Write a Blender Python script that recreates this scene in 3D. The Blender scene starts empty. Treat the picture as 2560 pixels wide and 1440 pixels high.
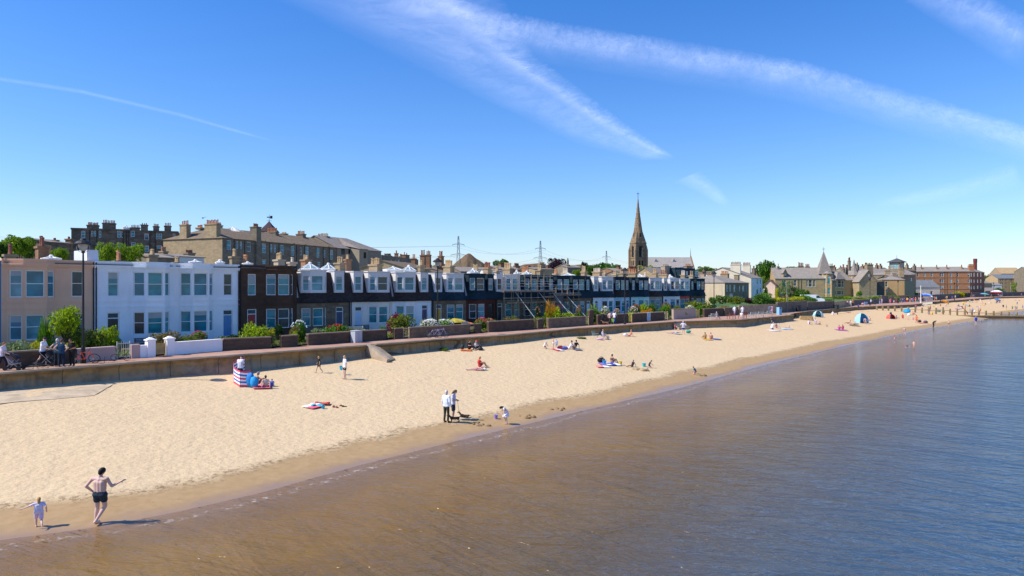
import bpy, bmesh, math, random
import numpy as np
from mathutils import Vector, Matrix, noise
random.seed(4)
R = math.radians
SC = bpy.context.scene
COL = SC.collection
# ------------------------------------------------------------ camera, sky, sun, exposure
CAMZ = 7.65; F = 1750.0
cam = bpy.data.cameras.new('camera'); camo = bpy.data.objects.new('camera', cam); COL.objects.link(camo)
camo.location = (0, 0, CAMZ); camo.rotation_euler = (R(90), 0, 0)
cam.sensor_width = 36; cam.lens = 36 * F / 2560; cam.clip_start = 0.5; cam.clip_end = 120000
SC.camera = camo
SUN_EL = 48.0
SX, SY = -0.97, -0.24                      # horizontal direction towards the sun
sd = Vector((SX, SY, 0)).normalized() * math.cos(R(SUN_EL)); sd.z = math.sin(R(SUN_EL))
sl = bpy.data.lights.new('sun', 'SUN'); sl.energy = 4.4; sl.angle = R(0.5); sl.color = (1.0, 0.93, 0.82)
so = bpy.data.objects.new('sun', sl); COL.objects.link(so)
so.rotation_euler = (-sd).to_track_quat('-Z', 'Y').to_euler()
W = bpy.data.worlds.new('World'); SC.world = W; W.use_nodes = True
nt = W.node_tree; nt.nodes.clear()
sky = nt.nodes.new('ShaderNodeTexSky'); sky.sky_type = 'NISHITA'; sky.sun_disc = False
sky.sun_elevation = R(SUN_EL); sky.sun_rotation = math.atan2(SX, SY)
sky.altitude = 0; sky.air_density = 1.0; sky.dust_density = 0.35; sky.ozone_density = 3.0
hs = nt.nodes.new('ShaderNodeHueSaturation'); hs.inputs['Saturation'].default_value = 1.10; hs.inputs['Value'].default_value = 1.0
bg = nt.nodes.new('ShaderNodeBackground'); bg.inputs['Strength'].default_value = 0.15
wo = nt.nodes.new('ShaderNodeOutputWorld')
nt.links.new(sky.outputs[0], hs.inputs['Color']); tc_ = nt.nodes.new('ShaderNodeTexCoord'); sx_ = nt.nodes.new('ShaderNodeSeparateXYZ'); nt.links.new(tc_.outputs['Generated'], sx_.inputs[0])
rp_ = nt.nodes.new('ShaderNodeValToRGB'); nt.links.new(sx_.outputs[2], rp_.inputs[0])
rp_.color_ramp.elements[0].position = 0.0; rp_.color_ramp.elements[0].color = (0.75, 0.765, 0.91, 1); rp_.color_ramp.elements[1].position = 0.45; rp_.color_ramp.elements[1].color = (0.25, 0.61, 1.02, 1)
e_ = rp_.color_ramp.elements.new(0.15); e_.color = (0.56, 0.72, 0.96, 1)
tn = nt.nodes.new('ShaderNodeMix'); tn.data_type = 'RGBA'; tn.blend_type = 'MULTIPLY'; tn.inputs[0].default_value = 1.0
nt.links.new(rp_.outputs[0], tn.inputs[7]); nt.links.new(hs.outputs[0], tn.inputs[6]); nt.links.new(tn.outputs[2], bg.inputs[0]); nt.links.new(bg.outputs[0], wo.inputs[0])
SC.view_settings.view_transform = 'Standard'; SC.view_settings.look = 'None'
SC.view_settings.exposure = 0.42; SC.view_settings.gamma = 1
try: SC.view_settings.use_curve_mapping = False
except Exception: pass
SC.cycles.sample_clamp_direct = 4.0; SC.cycles.max_bounces = 6; SC.cycles.diffuse_bounces = 3; SC.cycles.transparent_max_bounces = 12

# ------------------------------------------------------------ helpers
def lin(c):
    if isinstance(c, str):
        c = tuple(int(c[i:i + 2], 16) / 255 for i in (0, 2, 4))
        return tuple(x / 12.92 if x <= 0.04045 else ((x + 0.055) / 1.055) ** 2.4 for x in c)
    return tuple(c)
def PT(px, py, z):                          # world point of height z seen at a photo position
    d = (CAMZ - z) * F / (py - 720); return Vector(((px - 1280) / F * d, d, z))
def PD(px, d, z=0.0): return Vector(((px - 1280) / F * d, d, z))
def ZY(py, d): return CAMZ - (py - 720) / F * d

class MB:
    def __init__(s): s.v = []; s.f = []
    def add(s, vs, fs):
        o = len(s.v); s.v += [tuple(v) for v in vs]; s.f += [tuple(i + o for i in f) for f in fs]; return s
    def box(s, x0, x1, y0, y1, z0, z1):
        return s.add([(x0,y0,z0),(x1,y0,z0),(x1,y1,z0),(x0,y1,z0),(x0,y0,z1),(x1,y0,z1),(x1,y1,z1),(x0,y1,z1)],
              [(0,3,2,1),(4,5,6,7),(0,1,5,4),(1,2,6,5),(2,3,7,6),(3,0,4,7)])
    def obox(s, c, ax, ay, az):             # box from centre and three half vectors
        c = Vector(c); ax = Vector(ax); ay = Vector(ay); az = Vector(az)
        vs = [c + ax*i + ay*j + az*k for k in (-1, 1) for (i, j) in ((-1,-1),(1,-1),(1,1),(-1,1))]
        return s.add(vs, [(0,3,2,1),(4,5,6,7),(0,1,5,4),(1,2,6,5),(2,3,7,6),(3,0,4,7)])
    def prism(s, poly, z0, z1, top=None):
        n = len(poly); t = top or poly
        return s.add([(x,y,z0) for x,y in poly] + [(x,y,z1) for x,y in t],
              [tuple(range(n-1,-1,-1)), tuple(range(n,2*n))] + [(i,(i+1)%n,n+(i+1)%n,n+i) for i in range(n)])
    def slab(s, quad, t=0.12):              # a sheet with thickness below it
        q = [Vector(p) for p in quad]; n = len(q)
        nn = (q[1]-q[0]).cross(q[2]-q[0]).normalized()
        if nn.z < 0: nn = -nn
        return s.add(q + [p - nn*t for p in q], [tuple(range(n)), tuple(range(2*n-1,n-1,-1))] + [(i,n+i,n+(i+1)%n,(i+1)%n) for i in range(n)])
    def tube(s, p0, p1, r0, r1=None, n=8, cap=True):
        p0 = Vector(p0); p1 = Vector(p1); r1 = r0 if r1 is None else r1
        d = (p1-p0); 
        if d.length < 1e-6: return s
        q = d.to_track_quat('Z', 'Y'); vs = []
        for p, r in ((p0,r0),(p1,r1)):
            for i in range(n):
                a = 2*math.pi*i/n; vs.append(p + q @ Vector((r*math.cos(a), r*math.sin(a), 0)))
        fs = [(i,(i+1)%n,n+(i+1)%n,n+i) for i in range(n)]
        if cap: fs += [tuple(range(n-1,-1,-1)), tuple(range(n,2*n))]
        return s.add(vs, fs)
    def path(s, pts, r, n=6):
        for a, b in zip(pts[:-1], pts[1:]): s.tube(a, b, r, r, n)
        return s
    def lathe(s, c, prof, n=12):            # prof: (radius, z)
        c = Vector(c); vs = []; fs = []; m = len(prof)
        for r, z in prof:
            for i in range(n):
                a = 2*math.pi*i/n; vs.append(c + Vector((r*math.cos(a), r*math.sin(a), z)))
        for k in range(m-1):
            fs += [(k*n+i, k*n+(i+1)%n, (k+1)*n+(i+1)%n, (k+1)*n+i) for i in range(n)]
        fs += [tuple(range(n-1,-1,-1)), tuple(range((m-1)*n, m*n))]
        return s.add(vs, fs)
    def ell(s, c, r, n=10, m=6, M=None):    # ellipsoid
        c = Vector(c); vs = []; fs = []
        for k in range(m+1):
            t = math.pi*(k)/m
            for i in range(n):
                a = 2*math.pi*i/n
                p = Vector((r[0]*math.sin(t)*math.cos(a), r[1]*math.sin(t)*math.sin(a), -r[2]*math.cos(t)))
                if M: p = M @ p
                vs.append(c + p)
        for k in range(m): fs += [(k*n+i, k*n+(i+1)%n, (k+1)*n+(i+1)%n, (k+1)*n+i) for i in range(n)]
        return s.add(vs, fs)
    def mesh(s, name, smooth=False):
        me = bpy.data.meshes.new(name); me.from_pydata(s.v, [], s.f); me.validate(); me.update()
        if smooth: me.shade_smooth()
        return me
    def build(s, name, mt, parent=None, smooth=False, M=None):
        o = bpy.data.objects.new(name, s.mesh(name, smooth)); COL.objects.link(o)
        if mt: o.data.materials.append(mt)
        if parent: o.parent = parent
        if M is not None: o.matrix_local = M
        return o
def tag(o, label=None, cat=None, group=None, kind=None):
    if label: o['label'] = label
    if cat: o['category'] = cat
    if group: o['group'] = group
    if kind: o['kind'] = kind
    return o
def thing(name, label, cat, loc=(0,0,0), rz=0, group=None):
    o = bpy.data.objects.new(name, None); COL.objects.link(o); o.location = loc; o.rotation_euler = (0,0,rz)
    o.empty_display_size = 0.3
    return tag(o, label, cat, group)
def link(me, name, parent, loc=(0,0,0), rot=(0,0,0), sc=(1,1,1), mt=None):
    o = bpy.data.objects.new(name, me); COL.objects.link(o); o.parent = parent
    o.location = loc; o.rotation_euler = rot; o.scale = sc
    if mt:
        if not me.materials: me.materials.append(mt)
        o.material_slots[0].link = 'OBJECT'; o.material_slots[0].material = mt
    return o

# ------------------------------------------------------------ materials
MATS = {}
def N(t, typ, **k):
    n = t.nodes.new(typ)
    for a, b in k.items(): setattr(n, a, b)
    return n
def base_mat(name, rough=0.8, spec=0.3):
    m = bpy.data.materials.new(name); m.use_nodes = True; t = m.node_tree
    b = t.nodes['Principled BSDF']; b.inputs['Roughness'].default_value = rough
    b.inputs['Specular IOR Level'].default_value = spec
    return m, t, b
def ramp(t, fac, stops):
    r = N(t, 'ShaderNodeValToRGB'); e = r.color_ramp.elements
    while len(e) > 1: e.remove(e[-1])
    e[0].position = stops[0][0]; c = stops[0][1]; e[0].color = (*c, 1) if len(c) == 3 else c
    for p, c in stops[1:]:
        x = e.new(p); x.color = (*c, 1) if len(c) == 3 else c
    t.links.new(fac, r.inputs[0]); return r.outputs[0]
def nz(t, scale, vec=None, detail=4, rough=0.55, dist=0.0):
    n = N(t, 'ShaderNodeTexNoise'); n.inputs['Scale'].default_value = scale; n.inputs['Detail'].default_value = detail
    n.inputs['Roughness'].default_value = rough; n.inputs['Distortion'].default_value = dist
    if vec is not None: t.links.new(vec, n.inputs['Vector'])
    return n.outputs['Fac']
def mp(t, vec, scale=(1,1,1), rot=(0,0,0)):
    if rot != (0,0,0) and scale != (1,1,1): vec = mp(t, vec, (1,1,1), rot); rot = (0,0,0)
    m = N(t, 'ShaderNodeMapping'); m.inputs['Scale'].default_value = scale; m.inputs['Rotation'].default_value = rot
    t.links.new(vec, m.inputs['Vector']); return m.outputs[0]
def mix(t, a, b, fac, mode='MIX'):
    m = N(t, 'ShaderNodeMix'); m.data_type = 'RGBA'; m.blend_type = mode
    def s(x, i):
        if isinstance(x, (tuple, list)): m.inputs[i].default_value = (*x, 1) if len(x) == 3 else x
        else: t.links.new(x, m.inputs[i])
    s(a, 6); s(b, 7)
    if isinstance(fac, (int, float)): m.inputs[0].default_value = fac
    else: t.links.new(fac, m.inputs[0])
    return m.outputs[2]
def mth(t, op, a, b=None, c=None, clamp=False):
    m = N(t, 'ShaderNodeMath'); m.operation = op; m.use_clamp = clamp
    for i, x in enumerate((a, b, c)):
        if x is None: continue
        if isinstance(x, (int, float)): m.inputs[i].default_value = x
        else: t.links.new(x, m.inputs[i])
    return m.outputs[0]
def bump(t, b, h, s=0.3, d=0.05):
    n = N(t, 'ShaderNodeBump'); n.inputs['Strength'].default_value = s; n.inputs['Distance'].default_value = d
    t.links.new(h, n.inputs['Height']); t.links.new(n.outputs[0], b.inputs['Normal'])
def oc(t): return N(t, 'ShaderNodeTexCoord').outputs['Object']
def paint(c, rough=0.7, var=0.12, sc=1.5, key=None, spec=0.3, bmp=0.0):
    c = lin(c); k = ('p', tuple(round(x, 4) for x in c), rough, var, sc)
    if k in MATS: return MATS[k]
    m, t, b = base_mat('paint', rough, spec)
    v = oc(t); n = nz(t, sc, v, 5, 0.6)
    col = ramp(t, n, [(0.3, tuple(x*(1-var) for x in c)), (0.7, tuple(min(1, x*(1+var*0.6)) for x in c))])
    t.links.new(col, b.inputs['Base Color'])
    if bmp: bump(t, b, nz(t, 30, v, 3), bmp, 0.02)
    MATS[k] = m; return m
def stucco(c, dirt=0.3):                    # painted render with streaks running down
    c = lin(c); k = ('s', c, dirt)
    if k in MATS: return MATS[k]
    m, t, b = base_mat('painted_render', 0.85, 0.2); v = oc(t)
    st = nz(t, 1.0, mp(t, v, (1.2, 1.2, 0.15)), 5, 0.65)
    n2 = nz(t, 0.6, v, 4)
    col = mix(t, c, tuple(x*0.72 for x in c), ramp(t, st, [(0.52, (0,0,0)), (0.78, (dirt*2,)*3)]))
    col = mix(t, col, tuple(x*0.88 for x in c), ramp(t, n2, [(0.4, (0,0,0)), (0.7, (1,1,1))]))
    t.links.new(col, b.inputs['Base Color']); bump(t, b, nz(t, 25, v, 4), 0.15, 0.02)
    MATS[k] = m; return m
def stone(c, c2=None, mortar=None, w=0.5, h=0.25, mess=0.6):
    c = lin(c); c2 = lin(c2) if c2 else tuple(x*0.6 for x in c); mo = lin(mortar) if mortar else tuple(x*0.75 for x in c)
    k = ('st', c, c2, w, h)
    if k in MATS: return MATS[k]
    m, t, b = base_mat('stone_masonry', 0.9, 0.2); v = oc(t)
    sp = N(t, 'ShaderNodeSeparateXYZ'); t.links.new(v, sp.inputs[0])
    xy = mth(t, 'ADD', sp.outputs[0], sp.outputs[1]); cb = N(t, 'ShaderNodeCombineXYZ')
    t.links.new(xy, cb.inputs[0]); t.links.new(sp.outputs[2], cb.inputs[1])
    br = N(t, 'ShaderNodeTexBrick'); t.links.new(cb.outputs[0], br.inputs['Vector'])
    br.inputs['Scale'].default_value = 1; br.inputs['Brick Width'].default_value = w; br.inputs['Row Height'].default_value = h
    br.inputs['Mortar Size'].default_value = 0.012; br.inputs['Bias'].default_value = 0.0
    br.inputs['Color1'].default_value = (*c, 1); br.inputs['Color2'].default_value = (*c2, 1); br.inputs['Mortar'].default_value = (*mo, 1)
    n = nz(t, 0.7, v, 6, 0.65)
    col = mix(t, br.outputs[0], tuple(x*0.5 for x in c2), ramp(t, n, [(0.45, (0,0,0)), (0.75, (mess,)*3)]))
    col = mix(t, col, tuple(min(1, x*1.25) for x in c), ramp(t, nz(t, 2.3, v, 4), [(0.55, (0,0,0)), (0.8, (0.5,)*3)]))
    t.links.new(col, b.inputs['Base Color']); bump(t, b, nz(t, 14, v, 4), 0.3, 0.03)
    MATS[k] = m; return m
def slate(c, c2=None):
    c = lin(c); c2 = lin(c2) if c2 else tuple(x*0.7 for x in c); k = ('sl', c, c2)
    if k in MATS: return MATS[k]
    m, t, b = base_mat('roof_slate', 0.85, 0.12); v = oc(t)
    sp = N(t, 'ShaderNodeSeparateXYZ'); t.links.new(v, sp.inputs[0]); cb = N(t, 'ShaderNodeCombineXYZ')
    t.links.new(sp.outputs[0], cb.inputs[0]); t.links.new(mth(t, 'ADD', sp.outputs[2], mth(t, 'MULTIPLY', sp.outputs[1], 0.6)), cb.inputs[1])
    br = N(t, 'ShaderNodeTexBrick'); t.links.new(cb.outputs[0], br.inputs['Vector'])
    br.inputs['Scale'].default_value = 1; br.inputs['Brick Width'].default_value = 0.3; br.inputs['Row Height'].default_value = 0.2
    br.inputs['Mortar Size'].default_value = 0.006
    br.inputs['Color1'].default_value = (*c, 1); br.inputs['Color2'].default_value = (*c2, 1); br.inputs['Mortar'].default_value = (*(x*0.5 for x in c2), 1)
    n = nz(t, 0.9, v, 6, 0.7)
    col = mix(t, br.outputs[0], tuple(min(1, x*1.5) for x in c), ramp(t, n, [(0.5, (0,0,0)), (0.8, (0.5,)*3)]))
    t.links.new(col, b.inputs['Base Color']); bump(t, b, br.outputs[1], 0.2, 0.02)
    MATS[k] = m; return m
def glass(c, rough=0.08, spec=0.4):
    c = lin(c); k = ('g', c)
    if k in MATS: return MATS[k]
    m, t, b = base_mat('window_glass', rough, spec); b.inputs['IOR'].default_value = 1.5
    v = oc(t); col = ramp(t, nz(t, 0.8, mp(t, v, (1, 1, 1.6)), 2), [(0.35, tuple(x*0.55 for x in c)), (0.65, c)])
    t.links.new(col, b.inputs['Base Color']); bump(t, b, nz(t, 1.3, v, 2), 0.04, 0.05)
    MATS[k] = m; return m
def leafmat(c, c2=None, tr=0.35):
    c = lin(c); c2 = lin(c2) if c2 else tuple(x*0.45 for x in c); k = ('l', c, c2)
    c = tuple(min(.9, x*1.3) for x in c); c2 = tuple(x*1.15 for x in c2)
    if k in MATS: return MATS[k]
    m, t, b = base_mat('foliage', 0.55, 0.25)
    v = oc(t); n = nz(t, 2.2, v, 3); n2 = nz(t, 11, v, 2)
    col = ramp(t, mth(t, 'ADD', mth(t, 'MULTIPLY', n, 0.6), mth(t, 'MULTIPLY', n2, 0.4)), [(0.36, c2), (0.62, c)])
    t.links.new(col, b.inputs['Base Color'])
    tb = N(t, 'ShaderNodeBsdfTranslucent'); t.links.new(col, tb.inputs[0]); mx = N(t, 'ShaderNodeMixShader'); mx.inputs[0].default_value = tr
    o = t.nodes['Material Output']; t.links.new(b.outputs[0], mx.inputs[1]); t.links.new(tb.outputs[0], mx.inputs[2]); t.links.new(mx.outputs[0], o.inputs[0])
    MATS[k] = m; return m
WHITE = paint('ece9e2', 0.5, 0.06); BLACK = paint((0.02,0.02,0.022), 0.5, 0.1); GREYM = paint((0.35,0.36,0.37), 0.5, 0.1)
G_SKY = glass((0.012,0.23,0.31)); G_BLIND = glass((0.17,0.40,0.44), 0.25); G_DARK = glass((0.012,0.06,0.08)); G_MID = glass((0.03,0.31,0.35))  # teal of these panes is sky reflection put into the base colour
GL = [G_SKY, G_SKY, G_MID, G_BLIND, G_MID, G_DARK]
POT_Y = paint((0.47,0.33,0.18), 0.85, 0.35, 3); POT_O = paint((0.52,0.24,0.12), 0.85, 0.35, 3); POT_R = paint((0.28,0.11,0.07), 0.85, 0.35, 3); POT_W = paint((0.62,0.52,0.40), 0.85, 0.3, 3)
POTS = {'y': POT_Y, 'o': POT_O, 'r': POT_R, 'w': POT_W}

# ------------------------------------------------------------ the shore, the wall line and the ground they shape
ZP = 2.85                                   # promenade level
wallpx = [(0,933),(200,917),(400,901),(560,890),(915,863),(1120,846.5),(1260,838),(1440,821),(1520,816),(1695,803.5),(1840,800),(1984,787.5)]
WALL = [Vector((-75,-18)), Vector((-42,24))] + [PT(a, b, ZP).xy for a, b in wallpx]
WALL += [PT(1990,780.5,ZP).xy, PT(2136,767.5,ZP).xy, PT(2280,761.5,ZP).xy, PT(2333,754.5,ZP).xy, PT(2411,749,ZP).xy, PT(2487,743,ZP).xy, PT(2560,741.5,ZP).xy, Vector((620,640)), Vector((1400,1300))]
shpx = [(0,1350),(240,1318),(440,1280),(640,1235),(890,1165),(1150,1100),(1450,1028),(1700,970),(1900,915),(2100,867),(2300,825),(2450,801)]
SHORE = [Vector((-62,-18)), Vector((-30,9))] + [PT(a, b, 0).xy for a, b in shpx] + [PT(2530,781,0).xy, PT(2600,773,0).xy, PT(2700,764,0).xy, Vector((700,560)), Vector((1500,1150))]
FOOT = {0:1.9}
def arr(p): return np.array([(q.x, q.y) for q in p])
WA, SA = arr(WALL), arr(SHORE)
def pdist(P, L):                             # distance and side to a polyline, param of nearest
    P = np.atleast_2d(P); best = np.full(len(P), 1e9); side = np.zeros(len(P)); tt = np.zeros(len(P))
    for i in range(len(L)-1):
        a = L[i]; d = L[i+1]-a; l2 = d @ d
        t = np.clip(((P-a) @ d)/l2, 0, 1); q = a + t[:,None]*d; r = P-q; ds = np.hypot(r[:,0], r[:,1])
        cr = d[0]*(P[:,1]-a[1]) - d[1]*(P[:,0]-a[0])
        m = ds < best-1e-9; best[m] = ds[m]; side[m] = np.sign(cr[m]); tt[m] = i + t[m]
    return best, side, tt
def sandz_np(P):
    ds, sg, _ = pdist(P, SA); dw, sw, tw = pdist(P, WA)
    s = ds*sg
    zf = np.interp(tw, [0,2,5,6,8,10,11,12,13,14,16,20], [1.9,1.9,1.62,1.75,2.0,1.95,1.8,1.75,1.9,1.95,2.1,2.1])
    z = np.where(s < 0, 0.09*s, np.where(s < 2.5, 0.11*s, 0.275 + (zf-0.275)*np.clip((s-2.5)/(s-2.5+dw*(sw<0)+1e-6), 0, 1)))
    return np.maximum(z, -1.6), s
def sandz(x, y): return float(sandz_np(np.array([[x, y]]))[0][0])
def onsand(px, py):
    z = 1.2
    for _ in range(12):
        p = PT(px, py, z); z = 0.5*z + 0.5*max(sandz(p.x, p.y), -0.25)
    p = PT(px, py, z); p.z = sandz(p.x, p.y); return p
# ------------------------------------------------------------ setting: sand, sea, promenade, land, hills
def grid_mesh(name, A, B, ts, zf, mt, extra=None):
    """quads between station points A[i]->B[i] with cross params ts"""
    n, m = len(A), len(ts); P = np.zeros((n, m, 2))
    for j, t in enumerate(ts): P[:, j] = A*(1-t) + B*t
    flat = P.reshape(-1, 2); z, s = zf(flat)
    me = bpy.data.meshes.new(name)
    fs = [(i*m+j, i*m+j+1, (i+1)*m+j+1, (i+1)*m+j) for i in range(n-1) for j in range(m-1)]
    me.from_pydata([(a[0], a[1], c) for a, c in zip(flat, z)], [], fs); me.update(); me.shade_smooth()
    at = me.attributes.new('ds', 'FLOAT', 'POINT'); at.data.foreach_set('value', s.astype(np.float32))
    o = bpy.data.objects.new(name, me); COL.objects.link(o); me.materials.append(mt); tag(o, kind='structure'); return o
def resample(L, n, dens):
    seg = np.hypot(*(L[1:]-L[:-1]).T); return L
def stations(step_near=0.45):
    """matched stations on shore and wall: by equal fraction between matched pairs"""
    pair = [(0,0),(1,1),(2,2),(4,4),(5,5),(6,6),(7,7.6),(8,10),(9,11.2),(10,12.5),(11,14.2),(12,15.2),(13,15.7),(14,17),(16,18.6),(17,19.5),(18,20.5)]
    ev = lambda L, t: L[min(int(t), len(L)-2)]*(1-(t-min(int(t), len(L)-2))) + L[min(int(t), len(L)-2)+1]*(t-min(int(t), len(L)-2))
    S, Wn = [], []
    for (a0, b0), (a1, b1) in zip(pair[:-1], pair[1:]):
        a1 = min(a1, len(SA)-1.0001); b1 = min(b1, len(WA)-1.0001)
        p, q = ev(SA, a0), ev(SA, a1); d = np.hypot(*(q-p)); yy = max(12, min(p[1], q[1])); k = max(2, int(d/(step_near*max(1, yy/22))))
        for i in range(k):
            f = i/k; S.append(ev(SA, a0+(a1-a0)*f)); Wn.append(ev(WA, b0+(b1-b0)*f))
    return np.array(S), np.array(Wn)
ST_S, ST_W = stations()
def smooth_arr(A, k=9):
    B = A.copy()
    for _ in range(k): B[1:-1] = 0.25*B[:-2] + 0.5*B[1:-1] + 0.25*B[2:]
    return B
# sand
ms, t, b = base_mat('sand', 0.95, 0.1); v = oc(t)
at = N(t, 'ShaderNodeAttribute', attribute_name='ds').outputs['Fac']
wob = nz(t, 0.7, v, 5, 0.6); wob2 = nz(t, 0.12, v, 3)
dsn = mth(t, 'ADD', at, mth(t, 'ADD', mth(t, 'MULTIPLY', mth(t, 'SUBTRACT', wob, 0.5), 1.4), mth(t, 'MULTIPLY', mth(t, 'SUBTRACT', wob2, 0.5), 2.4)))
fine = nz(t, 9, v, 6, 0.7); mid = nz(t, 0.35, v, 4, 0.6)
dry = ramp(t, fine, [(0.25, (0.50,0.36,0.20)), (0.5, (0.615,0.462,0.277)), (0.75, (0.67,0.517,0.33))])
dry = mix(t, dry, (0.56,0.41,0.25), ramp(t, mid, [(0.5, (0,0,0)), (0.75, (0.55,)*3)]))
spn = N(t, 'ShaderNodeSeparateXYZ'); t.links.new(v, spn.inputs[0])
far = N(t, 'ShaderNodeMapRange'); far.inputs['From Min'].default_value = 70; far.inputs['From Max'].default_value = 140; t.links.new(spn.outputs[1], far.inputs[0])
dry = mix(t, dry, (0.64,0.42,0.22), mth(t, 'MULTIPLY', far.outputs[0], 0.55))
wet = ramp(t, nz(t, 3, mp(t, v, (1,1,1), (0,0,R(-48))), 4), [(0.3, (0.36,0.235,0.115)), (0.7, (0.43,0.29,0.15))])
wf = ramp(t, dsn, [(0.0, (0,0,0)), (1, (0,0,0))])
mr = N(t, 'ShaderNodeMapRange'); mr.inputs['From Min'].default_value = 2.2; mr.inputs['From Max'].default_value = 3.0; t.links.new(dsn, mr.inputs[0])
vw = N(t, 'ShaderNodeMapRange'); vw.inputs['From Min'].default_value = 0.1; vw.inputs['From Max'].default_value = 1.1; t.links.new(dsn, vw.inputs[0])
col = mix(t, mix(t, (0.33,0.21,0.115), wet, vw.outputs[0]), dry, mr.outputs[0])
band = mth(t, 'SUBTRACT', 1, mth(t, 'MULTIPLY', mth(t, 'ABSOLUTE', mth(t, 'SUBTRACT', dsn, 2.75)), 1.6), clamp=True)
deb = mth(t, 'MULTIPLY', band, mth(t, 'GREATER_THAN', nz(t, 4.5, v, 6, 0.75), 0.525))
col = mix(t, col, (0.16,0.10,0.05), mth(t, 'MULTIPLY', deb, 0.75))
spk = mth(t, 'GREATER_THAN', nz(t, 2.7, v, 3, 0.6), 0.69)
col = mix(t, col, (0.24,0.16,0.09), mth(t, 'MULTIPLY', spk, 0.45))
t.links.new(col, b.inputs['Base Color'])
rg = mix(t, (0.25,)*3, (0.95,)*3, vw.outputs[0]); t.links.new(rg, b.inputs['Roughness'])
sp_ = mix(t, (0.4,)*3, (0.08,)*3, vw.outputs[0]); t.links.new(sp_, b.inputs['Specular IOR Level'])
hgt = mth(t, 'MULTIPLY', mth(t, 'ADD', nz(t, 2.4, v, 3, 0.5), mth(t, 'MULTIPLY', nz(t, 7, v, 3, 0.6), 0.25)), mth(t, 'ADD', mth(t, 'MULTIPLY', mr.outputs[0], 0.92), 0.08))
bump(t, b, hgt, 1.0, 0.09)
def sand_h(P):
    z, s = sandz_np(P)
    nn = np.array([noise.noise(Vector((x*0.35, y*0.35, 0)))*0.05 + noise.noise(Vector((x*1.3, y*1.3, 3)))*0.035 for x, y in P])
    dw, _, _ = pdist(P, WA)
    pile = np.array([max(0, noise.noise(Vector((x*0.11, y*0.11, 9))))*0.35 for x, y in P])*np.exp(-dw/2.5)
    return z + nn*np.clip((s-1)/4, 0, 1) + pile*np.clip((s-3)/3, 0, 1), s
inl = ST_W + np.array([-0.75, 0.66])*0.6
out = ST_S + (ST_S-ST_W)/np.hypot(*(ST_S-ST_W).T)[:,None]*16
bts = np.concatenate([np.linspace(0, 1, 70)])
grid_mesh('sand', inl, smooth_arr(out, 4), bts, sand_h, ms)
# sea
mw, t, b = base_mat('sea_water', 0.15, 0.9); b.inputs['IOR'].default_value = 1.36; v = oc(t)
at = N(t, 'ShaderNodeAttribute', attribute_name='ds').outputs['Fac']
dep = N(t, 'ShaderNodeMapRange'); dep.inputs['From Min'].default_value = 0.0; dep.inputs['From Max'].default_value = -30.0; t.links.new(at, dep.inputs[0])
big = nz(t, 0.16, mp(t, v, (1,1,1), (0,0,R(-50))), 3)
body = ramp(t, dep.outputs[0], [(0.0, (0.29,0.17,0.06)), (0.08, (0.235,0.125,0.022)), (0.22, (0.185,0.095,0.010)), (0.42, (0.105,0.068,0.025)), (0.65, (0.045,0.075,0.11)), (1.0, (0.022,0.085,0.175))])  # offshore blue: deep-water tint plus sky reflection painted into the colour
body = mix(t, body, (0.27,0.15,0.008), mth(t, 'MULTIPLY', ramp(t, big, [(0.45, (0,0,0)), (0.7, (0.7,)*3)]), mth(t, 'SUBTRACT', 1, mth(t, 'MULTIPLY', dep.outputs[0], 2.0), clamp=True)))
t.links.new(body, b.inputs['Base Color'])
def wavev(ang, sc): return mp(t, v, sc, (0,0,R(ang)))
w1 = nz(t, 1.0, wavev(14, (0.32, 1.25, 1)), 4, 0.62, 0.5)
w2 = nz(t, 1.0, wavev(50, (0.07, 0.5, 1)), 4, 0.6, 0.5)
w3 = nz(t, 1.0, wavev(6, (1.7, 3.6, 1)), 3, 0.6, 0.4)
w4 = nz(t, 1.0, wavev(-48, (0.03, 0.22, 1)), 2, 0.5, 0.3)
calm = N(t, 'ShaderNodeMapRange'); calm.inputs['From Min'].default_value = -0.3; calm.inputs['From Max'].default_value = -7; calm.inputs['To Min'].default_value = 0.4; t.links.new(at, calm.inputs[0])
sw = N(t, 'ShaderNodeMapRange'); sw.inputs['From Min'].default_value = -2; sw.inputs['From Max'].default_value = -14; sw.inputs['To Min'].default_value = 0.12; t.links.new(at, sw.inputs[0])
hh = mth(t, 'ADD', mth(t, 'ADD', mth(t, 'MULTIPLY', w1, 0.50), mth(t, 'MULTIPLY', mth(t, 'MULTIPLY', w2, sw.outputs[0]), 1.25)), mth(t, 'ADD', mth(t, 'MULTIPLY', w3, 0.17), mth(t, 'MULTIPLY', w4, 0.5)))
hh = mth(t, 'MULTIPLY', hh, calm.outputs[0])
bn = N(t, 'ShaderNodeBump'); bn.inputs['Strength'].default_value = 1.0; bn.inputs['Distance'].default_value = 0.54; t.links.new(hh, bn.inputs['Height']); t.links.new(bn.outputs[0], b.inputs['Normal'])
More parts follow.
